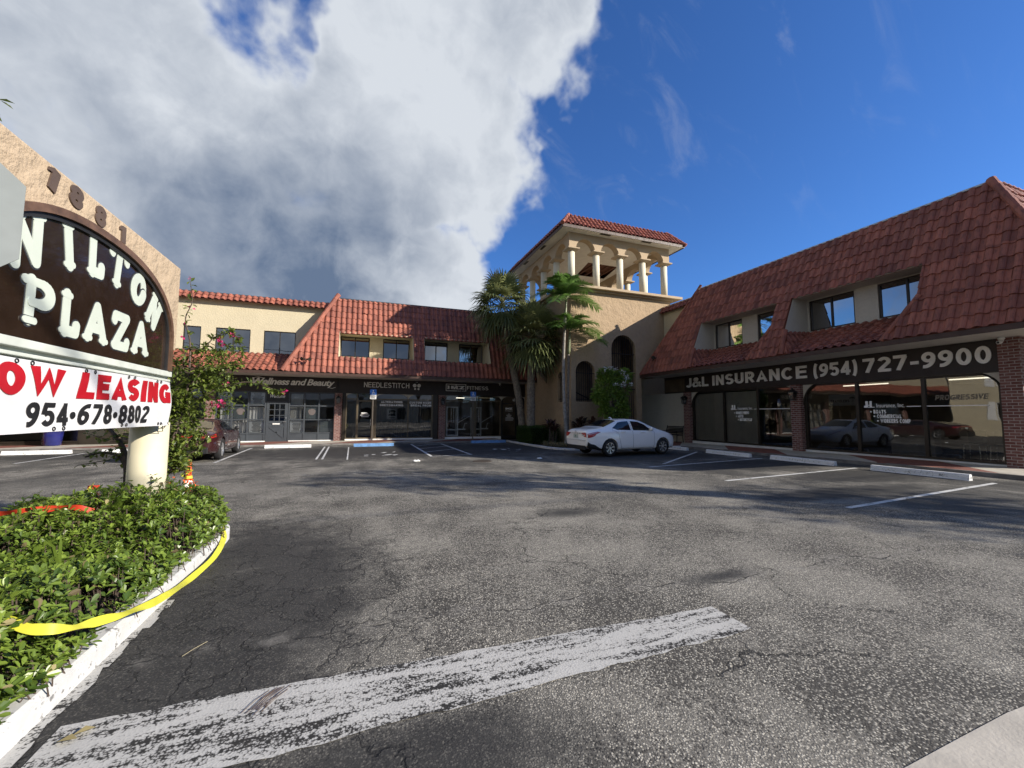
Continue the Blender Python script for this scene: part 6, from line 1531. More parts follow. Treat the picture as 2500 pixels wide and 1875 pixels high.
# trees and a pole standing outside the picture to the right: they throw the soft shade across the car park
def street_tree(x, y, h, r, lab, seed, n=1700):
    t = thing('street_tree', lab, 'tree', (x, y, 0), 'street trees along the road'); rr = random.Random(seed); m = MB()
    m.tube(spline([(x, y, -.1), (x+.1, y, h*.3), (x, y+.1, h*.6), (x+.1, y, h*.85)], 5), [.2-.011*k for k in range(16)], 10)
    C_ = []
    for i in range(7):
        a = i*2.4; c = (x+r*.55*math.cos(a), y+r*.55*math.sin(a), h+rr.uniform(-.35, .4)*r); C_.append((c, (r*.55, r*.55, r*.42))); m.tube([(x+.05, y, h*.6), tuple((Vector((x, y, h*.75))+Vector(c))/2), c], [.1, .06, .02], 6)
    m.build('trunk', bark, t); m = MB(); leaf_cloud(m, C_, n, rr, (.16, .32), .5, 0, .3); m.build('crown', leaf_tree, t, recalc=False, tint=True)
street_tree(15.4, -.6, 7.2, 1.9, 'broad leafy tree standing by the road right of the camera', 91); street_tree(23.0, -7.0, 7.6, 2.0, 'second leafy tree farther along the road to the right', 92); street_tree(18.2, -6.2, 5.0, 1.5, 'small leafy tree nearest the road on the right', 93)
def utility_pole():
    t = thing('utility_pole', 'wooden utility pole with crossarm by the road behind the camera', 'pole', (22.0, -6.0, 0))
    m = MB(); m.tube([(22, -6, -.2), (22, -6, 11)], [.17, .11], 12); m.build('post', bark, t)
    m = MB(); m.box(20.8, 23.2, -6.06, -5.94, 10.0, 10.14); m.build('crossarm', bark, t)
    m = MB()
    for k, x in enumerate((20.9, 22.0, 23.1)):
        m.tube([(x+50*(i/12-.5)*2, -6.0, 10.2-1.2*math.sin(math.pi*i/12)**2) for i in range(13)], .012, 5)
    m.build('wire', black, t)
utility_pole()
# ------------------------------------------------------------------ cars
def lerp_tab(tab, x):
    if x <= tab[0][0]: return tab[0][1]
    for (a, b), (c, d) in zip(tab, tab[1:]):
        if x <= c:
            t = (x-a)/(c-a); return b+(d-b)*t
    return tab[-1][1]
def smooth_tab(tab, x, w=.09):
    return sum(lerp_tab(tab, x+o*w)*k for o, k in ((-1, .17), (-.5, .21), (0, .24), (.5, .21), (1, .17)))
def make_car(name, label, cat, spec, paint):
    S = spec; L = S['L']; t = thing(name, label, cat, (0, 0, 0))
    top = lambda x: smooth_tab(S['top'], x, .07); belt = lambda x: min(smooth_tab(S['belt'], x, .1), top(x)-.03); hw = lambda x: smooth_tab(S['hw'], x, .08); rw = lambda x: min(smooth_tab(S['rw'], x, .09), hw(x)-.03); zb = lambda x: lerp_tab(S['zb'], x)
    def ring(x):
        w, b, T, r, z0 = hw(x), belt(x), top(x), rw(x), zb(x); g = clamp((T-b-.12)/.2)
        mid = z0+(b-z0)*.52
        P = [(0, z0), (w*.82, z0), (w*.95, z0+.05), (w*.985, z0+.16), (w*1.0, mid), (w*.992, b-.12*(b-z0)), (w*.955, b-.012), (w*.935-.01*g, b+.012+.01*g)]
        e = Vector((r, T-.035-.03*g)); s0 = Vector(P[-1])
        for f in (.33, .66, 1.0):
            q = s0.lerp(e, f); q.x += .022*g*math.sin(math.pi*f*.9); P.append((q.x, q.y))
        P += [(r*.90, T-.012-.012*g), (r*.5, T-.003), (0, T)]
        return P
    NP = 14
    def at(x, u, off=0.0):     # u = ring index (float)
        P = ring(x); i = min(NP-2, int(u)); f = u-i; a, b = Vector(P[i]), Vector(P[i+1]); q = a.lerp(b, f)
        if off:
            n = Vector(((b-a).y, -(b-a).x)).normalized(); q = q+n*off
        return q
    xs = sorted(set([0.0, .015, .04, .08]+[round(.12+i*(L-.24)/46, 4) for i in range(47)]+[L-.08, L-.04, L-.015, L]))
    m = MB(); rows = []
    for x in xs:
        P = ring(x); rows.append([len(m.v)+i for i in range(2*NP-2)])
        e = min(x, L-x); sh = 1.0-.045*clamp(1-e/.09)**2
        m.v += [(x, -p[0]*sh, (p[1]-.55)*sh+.55) for p in P]+[(x, p[0]*sh, (p[1]-.55)*sh+.55) for p in P[-2:0:-1]]
    n = 2*NP-2
    for ra, rb in zip(rows, rows[1:]):
        for j in range(n): m.f.append([ra[j], ra[(j+1) % n], rb[(j+1) % n], rb[j]]); m.m.append(0); m.t.append(.5)
    m.f += [rows[0][::-1], rows[-1]]; m.m += [0, 0]; m.t += [.5, .5]
    body = m.build('body', paint, t, smooth=True, local=True)
    # subdivide, then cut the wheel wells
    sb = body.modifiers.new('s', 'SUBSURF'); sb.levels = 1; sb.render_levels = 1
    cut = []
    wr = S['wr']
    for wx in S['wx']:
        for sg in (-1, 1):
            c = MB(); c.tube([(wx, sg*(max(S['hw'], key=lambda q: q[1])[1]+.1), wr), (wx, sg*(hw(wx)-.30), wr)], wr*1.17, 36); o = c.build('cutter', blackplastic); cut.append(o)
            bo = body.modifiers.new('b', 'BOOLEAN'); bo.operation = 'DIFFERENCE'; bo.object = o; bo.solver = 'EXACT'
    bpy.context.view_layer.update(); dg = bpy.context.evaluated_depsgraph_get()
    me = bpy.data.meshes.new_from_object(body.evaluated_get(dg)); body.modifiers.clear(); old = body.data; body.data = me; me.name = 'body'; bpy.data.meshes.remove(old)
    while len(me.materials) > 0: me.materials.pop()
    me.materials.append(paint)
    me.polygons.foreach_set('material_index', [0]*len(me.polygons)); me.polygons.foreach_set('use_smooth', [True]*len(me.polygons))
    try: me.set_sharp_from_angle(angle=R(34))
    except Exception: pass
    for o in cut: bpy.data.objects.remove(o)
    def patch(nm, mat, xa, xb, ulo, uhi, side, off=.006, nx=24, nu=6, par=None):
        m = MB()
        for i in range(nx+1):
            f = i/nx; x = xa+(xb-xa)*f; lo, hi = ulo(x), uhi(x)
            for j in range(nu+1):
                q = at(x, lo+(hi-lo)*j/nu, off); m.v.append((x, side*q.x, q.y))
        for i in range(nx):
            for j in range(nu): k = i*(nu+1)+j; m.f.append([k, k+1, k+nu+2, k+nu+1]); m.m.append(0); m.t.append(.5)
        return m.build(nm, mat, par or t, smooth=True, local=True, recalc=True)
    def line(nm, mat, pts, r=.004, side=1, par=None, off=.001):
        m = MB(); P = []
        for (x0, u0), (x1, u1) in zip(pts, pts[1:]):
            for k in range(9): x, u = x0+(x1-x0)*k/8, u0+(u1-u0)*k/8; q = at(x, u, off); P.append((x, side*q.x, q.y))
        m.tube(P, r, 5); return m.build(nm, mat, par or t, local=True)
    # glass
    for sd in (-1, 1):
        for (xa, xb, lo, hi) in S['side_glass']: patch('side_window', carglass, xa, xb, lambda x, lo=lo: lerp_tab(lo, x), lambda x, hi=hi: lerp_tab(hi, x), sd)
        for pts in S['seams']: line('door_seam', seam_m, pts, .0035, sd)
        for x0, x1, u in S['handles']:
            m = MB(); P = [(x, sd*(at(x, u).x+o), at(x, u).y) for x, o in ((x0, .0), (x0+.03, .03), (x1-.03, .03), (x1, .0))]; m.tube(P, .017, 8); m.build('door_handle', paint, t, local=True, smooth=True)
    for nm, (xa, xb, u0) in (('rear_window', S['rear_glass']), ('windshield', S['windshield'])):
        m = MB(); nx, nu = 16, 14
        for i in range(nx+1):
            x = xa+(xb-xa)*i/nx
            for j in range(nu+1):
                s = -1+2*j/nu; u = 13-(13-lerp_tab(u0, x))*abs(s); q = at(x, min(12.999, u), .008); m.v.append((x, (1 if s > 0 else -1)*q.x, q.y))
        for i in range(nx):
            for j in range(nu): k = i*(nu+1)+j; m.f.append([k, k+1, k+nu+2, k+nu+1]); m.m.append(0); m.t.append(.5)
        m.build(nm, carglass, t, smooth=True, local=True)
    # wheels
    proto = None
    for wx in S['wx']:
        for sd in (-1, 1):
            w_ = .205; y1 = sd*(hw(wx)-.015); y0 = y1-sd*w_
            m = MB(); r = wr
            k = 32; prof = [(r*.66, 0), (r*.93, 0), (r*.985, .03), (r, .07), (r, w_-.07), (r*.985, w_-.03), (r*.93, w_), (r*.66, w_)]
            for q, off in prof:
                for j in range(k): a = 2*math.pi*j/k; m.v.append((wx+q*math.cos(a), y0+sd*off, wr+q*math.sin(a)))
            for i in range(len(prof)-1):
                for j in range(k): m.f.append([i*k+j, i*k+(j+1) % k, (i+1)*k+(j+1) % k, (i+1)*k+j]); m.m.append(0); m.t.append(.5)
            wh = m.build('wheel', rubber, t, local=True, smooth=True)
            m = MB(); yf = y1-sd*.012; ns = S['spokes']
            rot = lambda a, q, y: (wx+q*math.cos(a), y, wr+q*math.sin(a))
            for j in range(k):
                a0, a1 = 2*math.pi*j/k, 2*math.pi*(j+1)/k
                m.hexa([rot(a0, r*.61, yf), rot(a1, r*.61, yf), rot(a1, r*.675, yf), rot(a0, r*.675, yf), rot(a0, r*.59, yf-sd*.06), rot(a1, r*.59, yf-sd*.06), rot(a1, r*.665, yf-sd*.06), rot(a0, r*.665, yf-sd*.06)])
            for s in range(ns):
                a = 2*math.pi*s/ns+.3; d0, d1 = S['spw']
                m.hexa([rot(a-d0, r*.12, yf-sd*.012), rot(a+d0, r*.12, yf-sd*.012), rot(a+d1, r*.63, yf-sd*.004), rot(a-d1, r*.63, yf-sd*.004), rot(a-d0, r*.12, yf-sd*.04), rot(a+d0, r*.12, yf-sd*.04), rot(a+d1, r*.63, yf-sd*.035), rot(a-d1, r*.63, yf-sd*.035)])
            m.tube([(wx, yf-sd*.04, wr), (wx, yf-sd*.004, wr)], r*.17, 18); m.build('rim', chrome, wh, local=True)
            m = MB(); m.tube([(wx, y0+sd*.02, wr), (wx, yf-sd*.07, wr)], r*.655, 24); m.build('brake_disc', black, wh, local=True)
    # mirrors
    for sd in (-1, 1):
        x, u = S['mirror']; q = at(x, u); m = MB(); y = sd*q.x
        m.tube([(x, y-sd*.02, q.y+.0), (x, y+sd*.07, q.y+.03)], [.03, .025], 8)
        m.tube([(x+.07, y+sd*.12, q.y+.07), (x+.03, y+sd*.13, q.y+.07), (x-.04, y+sd*.13, q.y+.065), (x-.06, y+sd*.125, q.y+.065)], [.02, .075, .085, .07], 12); m.build('mirror', S.get('mirror_mat', paint), t, local=True, smooth=True)
    S['extra'](t, at, patch, line, hw, top, belt)
    return t
seam_m = plain('panel_gap', (.06, .06, .065), .7, var=.02)
seam_w = plain('shadow_line_white_car', (.25, .26, .28), .6, var=.02)

def sedan_extra(t, at, patch, line, hw, top, belt):
    for sd in (-1, 1):
        patch('tail_light', redlens, .03, .56, lambda x: lerp_tab([(.03, 4.45), (.3, 4.7), (.56, 5.72)], x), lambda x: lerp_tab([(.03, 6.0), (.35, 6.05), (.56, 5.85)], x), sd, .008, 14, 5)
        patch('reverse_lens', clearlens, .05, .40, lambda x: lerp_tab([(.05, 5.3), (.4, 5.55)], x), lambda x: lerp_tab([(.05, 5.75), (.4, 5.72)], x), sd, .012, 10, 3)
        patch('head_light', clearlens, 4.05, 4.56, lambda x: lerp_tab([(4.05, 5.6), (4.5, 4.9)], x), lambda x: lerp_tab([(4.05, 6.0), (4.5, 6.1)], x), sd, .006, 10, 4)
        patch('rear_valance', blackplastic, .03, .62, lambda x: 1.3, lambda x: lerp_tab([(.03, 3.35), (.3, 3.2), (.62, 2.1)], x), sd, .006, 10, 4)
    m = MB()       # rear face pieces: lower black valance, lights on the lid, plate
    m.box(-.012, .05, -.60, .60, .265, .425); m.build('rear_valance', blackplastic, t, local=True, bevel=.01)
    for sd in (-1, 1):
        m = MB(); P = [(sd*.69, .90), (sd*.62, .925), (sd*.40, .905), (sd*.36, .88), (sd*.46, .84), (sd*.56, .76), (sd*.70, .74)]
        m.prism(P, lambda a, z, d: (-.004-d+abs(a)*.02, a, z), .0, .012); m.build('tail_light', redlens, t, local=True)
    m = MB(); m.box(-.016, -.004, -.155, .155, .70, .85); p = m.build('licence_plate', plain('plate_pale', (.50, .55, .50), .5), t, local=True)
    m = MB(); m.box(-.018, -.0165, -.03, .03, .75, .80); m.build('plate_emblem', plain('plate_green', (.05, .16, .08), .5), p, local=True)
    m = MB(); m.box(-.014, .0, -.33, .33, .875, .90); m.build('lid_trim', chrome, t, local=True)
    m = MB(); m.tube([(-.010, .055*math.cos(i*.5), .955+.036*math.sin(i*.5)) for i in range(14)], .006, 5, False); m.tube([(-.010, .025*math.cos(i*.5), .962+.028*math.sin(i*.5)) for i in range(14)], .005, 5, False); m.build('emblem', chrome, t, local=True)
    m = MB(); m.box(-.012, .0, -.66, .66, .622, .630); m.build('bumper_seam', seam_w, t, local=True)
    m = MB(); m.box(-.010, .0, -.60, -.42, .80, .825); m.build('script', chrome, t, local=True)
    m = MB(); m.tube([(1.75, 0, 1.45), (1.68, 0, 1.50), (1.60, 0, 1.485)], [.03, .018, .01], 8); m.build('antenna', carwhite, t, local=True)
SED = dict(L=4.64, wr=.325, wx=(1.0, 3.70), spokes=7, spw=(.17, .20), mirror=(3.02, 7.25),
    top=[(0, .93), (.03, 1.00), (.10, 1.045), (.30, 1.075), (.62, 1.10), (.80, 1.145), (1.45, 1.405), (1.75, 1.45), (2.15, 1.465), (2.55, 1.445), (2.80, 1.39), (3.55, 1.055), (3.75, 1.01), (4.2, .90), (4.5, .78), (4.62, .66), (4.64, .60)],
    belt=[(0, .88), (.3, .955), (.8, .985), (1.4, .985), (2.4, .955), (3.2, .935), (3.75, .92), (4.2, .83), (4.5, .71), (4.64, .55)],
    hw=[(0, .72), (.06, .775), (.25, .835), (.6, .875), (1.0, .89), (2.3, .89), (3.7, .89), (4.1, .86), (4.4, .76), (4.58, .60), (4.64, .48)],
    rw=[(0, .60), (.5, .70), (.75, .71), (1.1, .64), (1.5, .575), (2.2, .585), (2.7, .60), (3.2, .68), (3.6, .76), (4.1, .72), (4.5, .55), (4.64, .4)],
    zb=[(0, .40), (.15, .29), (.7, .22), (4.0, .21), (4.4, .22), (4.64, .34)],
    side_glass=[(1.18, 2.05, [(1.18, 8.1), (1.36, 7.12), (2.05, 7.1)], [(1.18, 8.25), (1.55, 9.62), (2.05, 9.72)]), (2.17, 3.18, [(2.17, 7.1), (3.18, 7.12)], [(2.17, 9.72), (2.55, 9.66), (2.86, 9.2), (3.18, 7.3)])],
    seams=[[(1.18, 8.0), (1.14, 6.9), (1.40, 5.0), (1.50, 3.4), (1.56, 2.3)], [(2.11, 9.7), (2.11, 7.0), (2.13, 2.4)], [(3.22, 7.2), (3.25, 6.0), (3.22, 3.4), (3.18, 2.4)], [(1.56, 2.35), (3.18, 2.35)], [(.42, 7.0), (.50, 6.05)]],
    handles=[(1.52, 1.74, 5.75), (2.52, 2.74, 5.75)], rear_glass=(.82, 1.46, [(.82, 10.55), (1.46, 10.3)]), windshield=(2.80, 3.52, [(2.8, 10.2), (3.52, 10.4)]), extra=sedan_extra)
sed = make_car('sedan', 'clean white four-door sedan parked nose-in before the tower, rear wheel towards the camera', 'car', SED, carwhite)
sed.rotation_euler = (R(0), R(-.0), R(4.5)); sed.location = (8.06, 14.42, -.045)

def coupe_extra(t, at, patch, line, hw, top, belt):
    for sd in (-1, 1):
        patch('tail_light', redlens, .03, .30, lambda x: 4.9, lambda x: 5.9, sd, .008, 10, 4)
    m = MB(); m.box(-.02, .06, -.72, .72, .30, .50); m.build('rear_diffuser', blackplastic, t, local=True, bevel=.02)
    m = MB(); m.box(-.022, -.005, -.16, .16, .62, .76); m.build('licence_plate', plain('plate_pale', (.50, .55, .50), .5), t, local=True)
    m = MB(); m.box(-.014, .0, -.72, .72, .80, .875); m.build('light_bar', redlens, t, local=True)
COU = dict(L=5.0, wr=.37, wx=(1.02, 4.0), spokes=5, spw=(.10, .17), mirror=(3.15, 7.3),
    top=[(0, .92), (.05, 1.0), (.25, 1.04), (.55, 1.09), (1.4, 1.32), (2.0, 1.40), (2.5, 1.39), (2.9, 1.30), (3.6, 1.0), (4.3, .90), (4.75, .76), (5.0, .58)],
    belt=[(0, .86), (.4, .96), (1.0, .99), (2.2, .94), (3.3, .92), (4.0, .90), (4.6, .76), (5.0, .52)],
    hw=[(0, .74), (.08, .82), (.4, .91), (1.0, .95), (2.0, .90), (3.0, .91), (4.0, .94), (4.6, .82), (5.0, .5)],
    rw=[(0, .60), (.5, .70), (.9, .68), (1.5, .56), (2.4, .56), (2.9, .60), (3.5, .72), (4.2, .76), (4.7, .6), (5.0, .4)],
    zb=[(0, .38), (.2, .28), (.8, .2), (4.4, .19), (5.0, .3)],
    side_glass=[(1.55, 2.2, [(1.55, 7.6), (2.2, 7.1)], [(1.55, 8.2), (1.85, 9.4), (2.2, 9.65)]), (2.24, 3.3, [(2.24, 7.1), (3.3, 7.1)], [(2.24, 9.65), (2.6, 9.55), (3.3, 7.3)])],
    seams=[[(1.95, 6.9), (1.90, 5.0), (1.85, 2.3)], [(3.4, 6.9), (3.38, 5.0), (3.2, 2.3)], [(1.85, 2.35), (3.2, 2.35)]],
    handles=[(2.05, 2.25, 5.7)], rear_glass=(.58, 1.45, [(.58, 10.4), (1.45, 10.3)]), windshield=(2.9, 3.55, [(2.9, 10.2), (3.55, 10.4)]), mirror_mat=blackplastic, extra=coupe_extra)
cou = make_car('coupe', 'dark red sports coupe parked nose-in behind the bougainvillea', 'car', COU, carred)
cou.scale = (1.08, 1.02, 1.04); cou.rotation_euler = (R(.3), 0, R(94.5)); cou.location = (-5.40, 16.25, -.10)

# ------------------------------------------------------------------ small things
def ribbon(name, pts, w, mat, lab, cat, tilt=.6, seed=1):
    s = spline(pts, 8); m = MB(); n = len(s)
    for i, p in enumerate(s):
        t_ = (s[min(i+1, n-1)]-s[max(i-1, 0)]).normalized(); side = t_.cross(Vector((0, 0, 1))).normalized(); a = tilt+.5*math.sin(i*.35+seed)
        d = (side*math.cos(a)+Vector((0, 0, 1))*math.sin(a))*w/2; m.v += [tuple(p-d), tuple(p+d)]
    for i in range(n-1): m.f.append([2*i, 2*i+1, 2*i+3, 2*i+2]); m.m.append(0); m.t.append(.5)
    return tag(m.build(name, mat, recalc=False, smooth=True), lab, cat)
ribbon('caution_tape', [(-1.52, 6.0, .24), (-1.42, 5.7, .12), (-1.37, 5.2, .05), (-1.38, 4.6, .05), (-1.37, 4.1, .11), (-1.34, 3.7, .19), (-1.36, 3.4, .26), (-1.40, 3.2, .31), (-1.44, 3.08, .34), (-1.53, 3.02, .37), (-1.62, 3.02, .39), (-1.75, 3.08, .42), (-1.9, 3.15, .36)], .055, yellowtape, 'yellow caution tape sagging along the white kerb of the planting strip', 'tape', .75)
ribbon('caution_tape', [(-2.05, 6.72, .62), (-2.0, 6.6, .52), (-1.9, 6.45, .42), (-1.75, 6.3, .36), (-1.65, 6.15, .30), (-1.52, 6.0, .24)], .05, yellowtape, 'yellow caution tape looped round the orange marker at the planting end', 'tape', 1.2)
ribbon('caution_tape', [(-4.1, 8.9, .38), (-3.9, 8.4, .36), (-3.6, 7.6, .35), (-3.2, 6.9, .42)], .07, yellowtape, 'short piece of yellow tape beyond the planting by the red-topped stake', 'tape', 1.4)
ribbon('red_tape', [(-3.1, 4.98, .64), (-2.92, 5.0, .65), (-2.78, 5.0, .655), (-2.6, 5.04, .66), (-2.5, 5.15, .64), (-2.40, 5.25, .57)], .06, redtape, 'red plastic tape lying across the ground cover', 'tape', 1.2)
ribbon('red_tape', [(-2.40, 5.3, .52), (-2.5, 5.5, .58), (-2.62, 5.75, .60), (-2.72, 6.0, .60), (-2.95, 6.4, .62)], .06, redtape, 'twisted red tape by the foot of the cream sign pole', 'tape', 1.3, 4)
t = thing('marker_cone', 'narrow orange traffic marker wrapped in yellow tape at the far end of the planting', 'cone', (-2.18, 6.9, .1))
m = MB(); m.lathe(-2.18, 6.9, [(.075, .1), (.05, .35), (.04, .60), (.032, .86), (.024, .90)], 14); m.build('body', orange, t)
m = MB(); m.lathe(-2.18, 6.9, [(.055, .50), (.048, .62)], 14); m.build('reflective_band', white_p, t)
m = MB(); m.lathe(-2.18, 6.9, [(.05, .645), (.046, .68)], 12); m.tube([(-2.24, 6.86, .68), (-2.12, 6.86, .76), (-2.22, 6.86, .78)], .01, 5); m.build('tape_wrap', yellowtape, t)
t = thing('survey_stake', 'short stake with red and white top beyond the planting strip', 'stake', (-4.15, 9.0, 0)); m = MB(); m.box(-4.17, -4.13, 8.98, 9.02, -.1, .24); m.build('shaft', white_p, t); m = MB(); m.box(-4.21, -4.09, 8.96, 9.04, .24, .32); m.build('flag', redtape, t)
rr = random.Random(5)
for cx, cy, cz, lab in ((-1.98, 6.35, .60, 'bright orange-red flower spike at the far right end of the ground cover'), (-2.16, 6.3, .56, 'small red flower cluster among twigs beside the orange flower spike')):
    m = MB()
    for k in range(60):
        d = Vector((rr.gauss(0, .5), rr.gauss(0, .5), rr.gauss(.2, .6))); p = Vector((cx+rr.gauss(0, .03), cy+rr.gauss(0, .03), cz+rr.gauss(0, .06))); leaf_quads(m, p, d, Vector((0, 0, 1)), .05, .03, rr.random(), .2)
    tag(m.build('orange_flower', foliage('orange_petal', (.62, .05, .01), (.85, .16, .02), .5, .2), recalc=False, tint=True), lab, 'flower')

def blue_pot():
    t = thing('planter_pot', 'big square-shouldered dark blue glazed pot beside a brick pillar at the left shops', 'pot', (-13.95, 26.6, -.06))
    m = MB(); m.lathe(-13.95, 26.6, [(.26, -.06), (.30, .0), (.35, .45), (.36, .72), (.40, .74), (.40, .80), (.33, .80)], 24); m.build('body', bluepot, t, smooth=True)
    r2 = random.Random(4); m = MB()
    for k in range(260):
        d = Vector((r2.gauss(0, 1), r2.gauss(0, 1), abs(r2.gauss(.3, .7)))).normalized(); leaf_quads(m, Vector((-13.95, 26.6, .8))+d*r2.uniform(.05, .35), d, Vector((0, 0, 1)), .16, .09, r2.random(), .1, .1)
    m.build('foliage', leaf_shrub, t, recalc=False, tint=True)
blue_pot()
def bench():
    t = thing('bench', 'black slatted metal bench against the shaded wall beside the brick pillar', 'bench', (17.1, 19.2, .03)); B = lambda m, y0, y1, x0, x1, z0, z1: m.box(x0, x1, y0, y1, z0, z1)
    m = MB()
    for i in range(5): m.box(16.82+i*.085, 16.89+i*.085, 18.62, 19.9, .45, .48)
    m.build('seat', black, t)
    m = MB()
    for i in range(5): m.box(17.27+i*.018, 17.30+i*.018, 18.62, 19.9, .54+i*.085, .60+i*.085)
    m.build('backrest', black, t)
    for y in (18.6, 19.9):
        m = MB(); m.tube([(16.84, y, .03), (16.86, y, .46), (16.84, y, .66), (17.25, y, .68), (17.36, y, .98)], .022, 6); m.tube([(17.30, y, .03), (17.24, y, .46), (17.25, y, .68)], .022, 6); m.tube([(16.85, y, .44), (17.25, y, .44)], .02, 6); m.build('leg', black, t)
bench()
def gym_rack(x, y, w, lab):
    t = thing('gym_machine', lab, 'gym machine', (x, y, -.06), 'exercise machines in the gym')
    m = MB()
    for a in (-w/2, w/2):
        for b in (0, .5): m.box(x+a-.035, x+a+.035, y+b-.035, y+b+.035, -.06, 2.1)
        m.box(x+a-.03, x+a+.03, y+.036, y+.464, .12, .19)
    for z in (.1, .48, 2.03): m.box(x-w/2+.036, x+w/2-.036, y-.033, y+.033, z, z+.07)
    m.build('frame', white_p, t)
    m = MB(); m.tube([(x-.05, y+.1, .2), (x-.05, y+.1, 2.0)], .015, 6); m.tube([(x+.12, y+.1, .2), (x+.12, y+.1, 2.0)], .015, 6); m.build('guide_rod', chrome, t)
    m = MB(); m.box(x-.12, x+.19, y+.05, y+.25, .2, 1.0); m.build('weight_stack', black, t)
    m = MB(); m.box(x+w/2+.05, x+w/2+.6, y+.1, y+.35, .50, .58); m.tube([(x+w/2+.1, y+.2, 1.0), (x+w/2+.9, y+.2, 1.45)], .03, 6); m.tube([(x+w/2+.45, y+.15, .55), (x+w/2+.55, y+.1, .95), (x+w/2+.7, y+.1, .95)], .028, 6); m.build('press_arm', white_p, t)
gym_rack(6.0, 28.0, .75, 'white-framed exercise machine standing at the left inside the gym window'); gym_rack(8.0, 28.9, .6, 'white-framed exercise machine deeper inside the gym window on the right')
m = MB(); m.box(6.4, 7.0, 28.6, 28.66, 2.72, 2.76); tag(m.build('tube_lamp', tube_on), 'lit fluorescent tube under the gym ceiling', 'lamp', 'lit ceiling tubes')
for y0, y1, lab in ((11.6, 10.0, 'lit fluorescent tube under the ceiling of the insurance office, left'), (8.2, 6.9, 'lit fluorescent tube under the ceiling of the insurance office, near the street end')):
    m = MB(); m.box(19.6, 19.66, y1, y0, 2.84, 2.88); tag(m.build('tube_lamp', tube_on), lab, 'lamp', 'lit ceiling tubes')
t = thing('desk', 'pale reception counter inside the large glass bay of the right wing', 'desk', (18.9, 8.9, .16)); m = MB(); m.box(18.7, 19.1, 8.3, 9.55, .16, 1.2); m.build('counter', plain('pale_laminate', (.34, .32, .28), .6), t); m = MB(); m.box(18.66, 19.14, 8.26, 9.59, 1.2, 1.24); m.build('worktop', beige_in, t)
def chair(x, y, lab):
    t = thing('chair', lab, 'chair', (x, y, .16), 'chairs inside the right-hand glass bay'); m = MB()
    for a in (-.2, .2):
        for b in (-.2, .2): m.tube([(x+a, y+b, .16), (x+a*.9, y+b*.9, .62)], .012, 6)
    m.build('leg', chrome, t); m = MB(); m.box(x-.22, x+.22, y-.22, y+.22, .62, .66); m.build('seat', blackplastic, t); m = MB(); m.box(x+.2, x+.23, y-.22, y+.22, .70, 1.1); m.build('backrest', blackplastic, t)
chair(18.9, 7.4, 'metal-legged chair inside the glass bay, nearer the reception counter'); chair(18.8, 6.75, 'metal-legged chair inside the glass bay, nearest the street pillar')

def litter(x, y, s, lab, seed):
    r2 = random.Random(seed); bm = bmesh.new(); bmesh.ops.create_icosphere(bm, subdivisions=2, radius=1); m = MB()
    vs = [(x+v.co.x*s*r2.uniform(.7, 1.3)*1.5, y+v.co.y*s*r2.uniform(.7, 1.3), gz(x, y)+max(.002, (v.co.z*.5+.45)*s*r2.uniform(.7, 1.2))) for v in bm.verts]; bm.verts.index_update(); m.add(vs, [[v.index for v in f.verts] for f in bm.faces]); bm.free()
    tag(m.build('paper_scrap', white_p, recalc=False), lab, 'litter', 'paper litter on the car park')
litter(1.85, 14.2, .085, 'crumpled white paper on the asphalt before the hatched bay', 1); litter(6.15, 13.7, .07, 'small white crumpled scrap on the asphalt left of the white sedan', 2)
def dead_leaf(x, y, lab, seed):
    r2 = random.Random(seed); m = MB()
    for k in range(2): leaf_quads(m, Vector((x+k*.04, y+k*.02, .012)), Vector((1, r2.uniform(-.6, .9), .12)), Vector((0, 0, 1)), .09, .045, .9, .3)
    tag(m.build('fallen_leaf', leaf_dry, recalc=False, tint=True), lab, 'leaf')
dead_leaf(-1.27, 2.62, 'pair of dry tan leaves lying by the end of the wide white bar', 3)
m = MB(); r2 = random.Random(6)
for k in range(9):
    x, y = -.42+r2.uniform(-.05, .08), 2.60+r2.uniform(-.03, .06); m.tube([(x-.05, y-.08, .009), (x, y, .014), (x+.05, y+.07, .009)], .0014, 4)
tag(m.build('twig_bundle', plain('brown_twig', (.10, .065, .045), .8), recalc=False), 'small bundle of brown pine needles on the wide white bar', 'twigs')
m = MB(); m.tube([(-1.0, 3.25, .008), (-.96, 3.32, .011), (-.91, 3.40, .008)], .002, 4); tag(m.build('straw_twig', plain('straw', (.30, .26, .17), .8), recalc=False), 'thin straw-coloured twig on the dark asphalt near the kerb', 'twigs')
m = MB(); m.lathe(4.0, 13.7, [(.33, gz(0, 13.7)-.02), (.33, gz(0, 13.7)+.008), (.30, gz(0, 13.7)+.010)], 24); tag(m.build('manhole_cover', plain('rusty_iron', (.06, .045, .035), .7, metal=.4)), 'round dark iron cover set in the asphalt before the hatched bay', 'manhole')

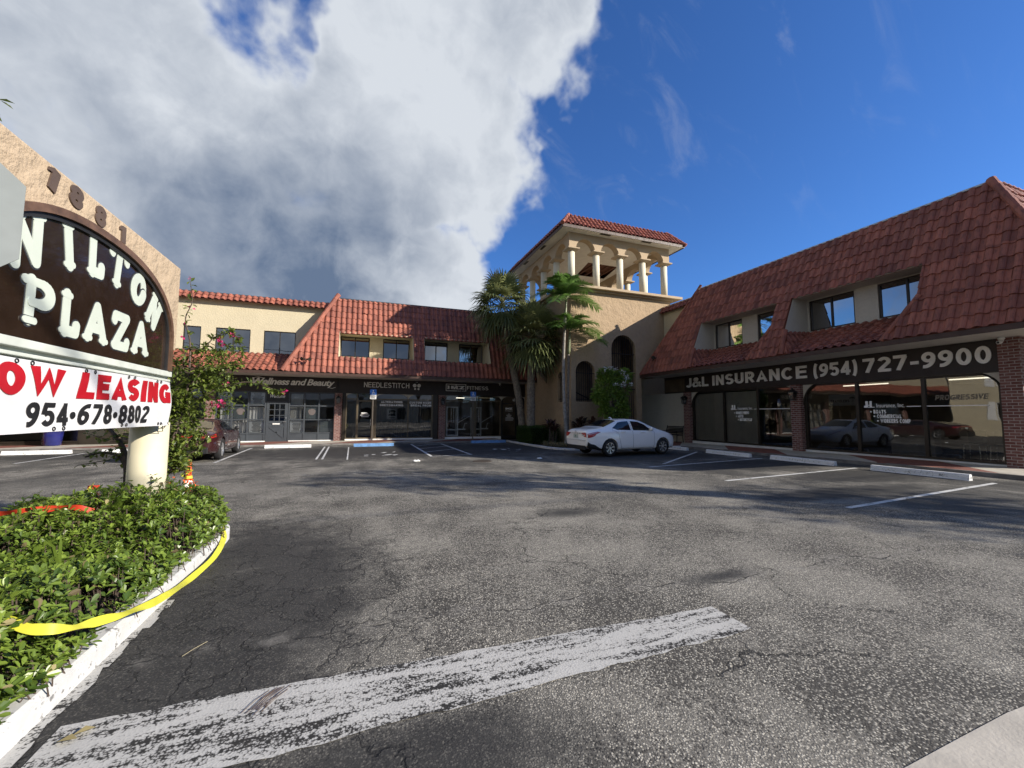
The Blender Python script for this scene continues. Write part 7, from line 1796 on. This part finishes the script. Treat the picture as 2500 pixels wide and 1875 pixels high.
# ------------------------------------------------------------------ left building facing the wing (seen in its windows)
def left_house():
    t = thing('town_house', 'pale yellow building with white shuttered windows across the car park on the left', 'building', (-17.5, 12, 0)); HX = -17.2
    FL = lambda a, z, d: (HX+d, a, z)
    m = MB(); wins = [(4.2, 5.3), (7.6, 8.7), (11.0, 12.1), (14.4, 15.5), (17.8, 18.9)]
    holes_into(m, [(2, -.3), (22, -.3), (22, 6.6), (2, 6.6)], [[(a, 1.3), (b, 1.3), (b, 2.8), (a, 2.8)] for a, b in wins]+[[(a, 4.3), (b, 4.3), (b, 5.6), (a, 5.6)] for a, b in wins], lambda a, z, d: (HX-.25+d, a, z), .25); m.build('wall', cream, t)
    for a, b in wins:
        for z0, z1 in ((1.3, 2.8), (4.3, 5.6)):
            w = window(t, FL, a+.01, b-.01, z0+.01, z1-.01, -.14, [(a+b)/2-.18, (a+b)/2+.18], white_p, glass_up, .04)
            for c0, c1 in ((a-.52, a-.04), (b+.04, b+.52)):
                m = MB(); m.fbox(FL, c0, c1, z0-.02, z1+.02, .0, .04)
                for k in range(10): m.fbox(FL, c0+.05, c1-.05, z0+.06+k*(z1-z0-.1)/10, z0+.10+k*(z1-z0-.1)/10, .041, .055)
                m.build('shutter', white_p, t)
    m = MB(); m.box(-25, HX-.26, 2, 22, 6.4, 6.5); m.box(-25.2, -25, 2, 22, -.3, 6.6); m.box(-25, HX-.26, 1.8, 2, -.3, 6.6); m.box(-25, HX-.26, 22, 22.2, -.3, 6.6); m.build('rear_wall', cream, t)
    m = MB(); tile_plane(m, (HX+.5, 0, 6.4), (0, 1, 0), (-.8, 0, .7), [(1.6, 0), (22.4, 0), (22.4, 1.8), (1.6, 1.8)], rnd=random.Random(3)); m.build('tiled_roof', tile_m, t, recalc=False, tint=True)
left_house()

# ------------------------------------------------------------------ across the road behind the camera: added out of view to darken the window reflections
def across_road():
    t = thing('low_building', 'low pale building added across the road behind the camera to darken window reflections', 'building', (5, -34, 0))
    m = MB(); m.box(-40, 50, -42, -34, -.2, 4.2); m.build('wall', greywall, t)
    m = MB(); m.box(-40.3, 50.3, -42.3, -33.7, 4.2, 4.5); m.build('roof', soffit_m, t)
    for i in range(14):
        m = MB(); m.box(-36+i*6, -33+i*6, -33.99, -33.9, .6, 3.0); m.build('window', carglass, t)
    for i, (x, y, h, r) in enumerate(((-24, -27, 6.5, 2.6), (-12, -29, 7.5, 3.0), (0, -27, 6.0, 2.6), (11, -29, 7.2, 2.8), (-36, -22, 7.5, 3.0))):
        street_tree(x, y, h, r, 'leafy tree number %s added across the road to darken window reflections' % ('one', 'two', 'three', 'four', 'five')[i], 100+i, 900)
across_road()
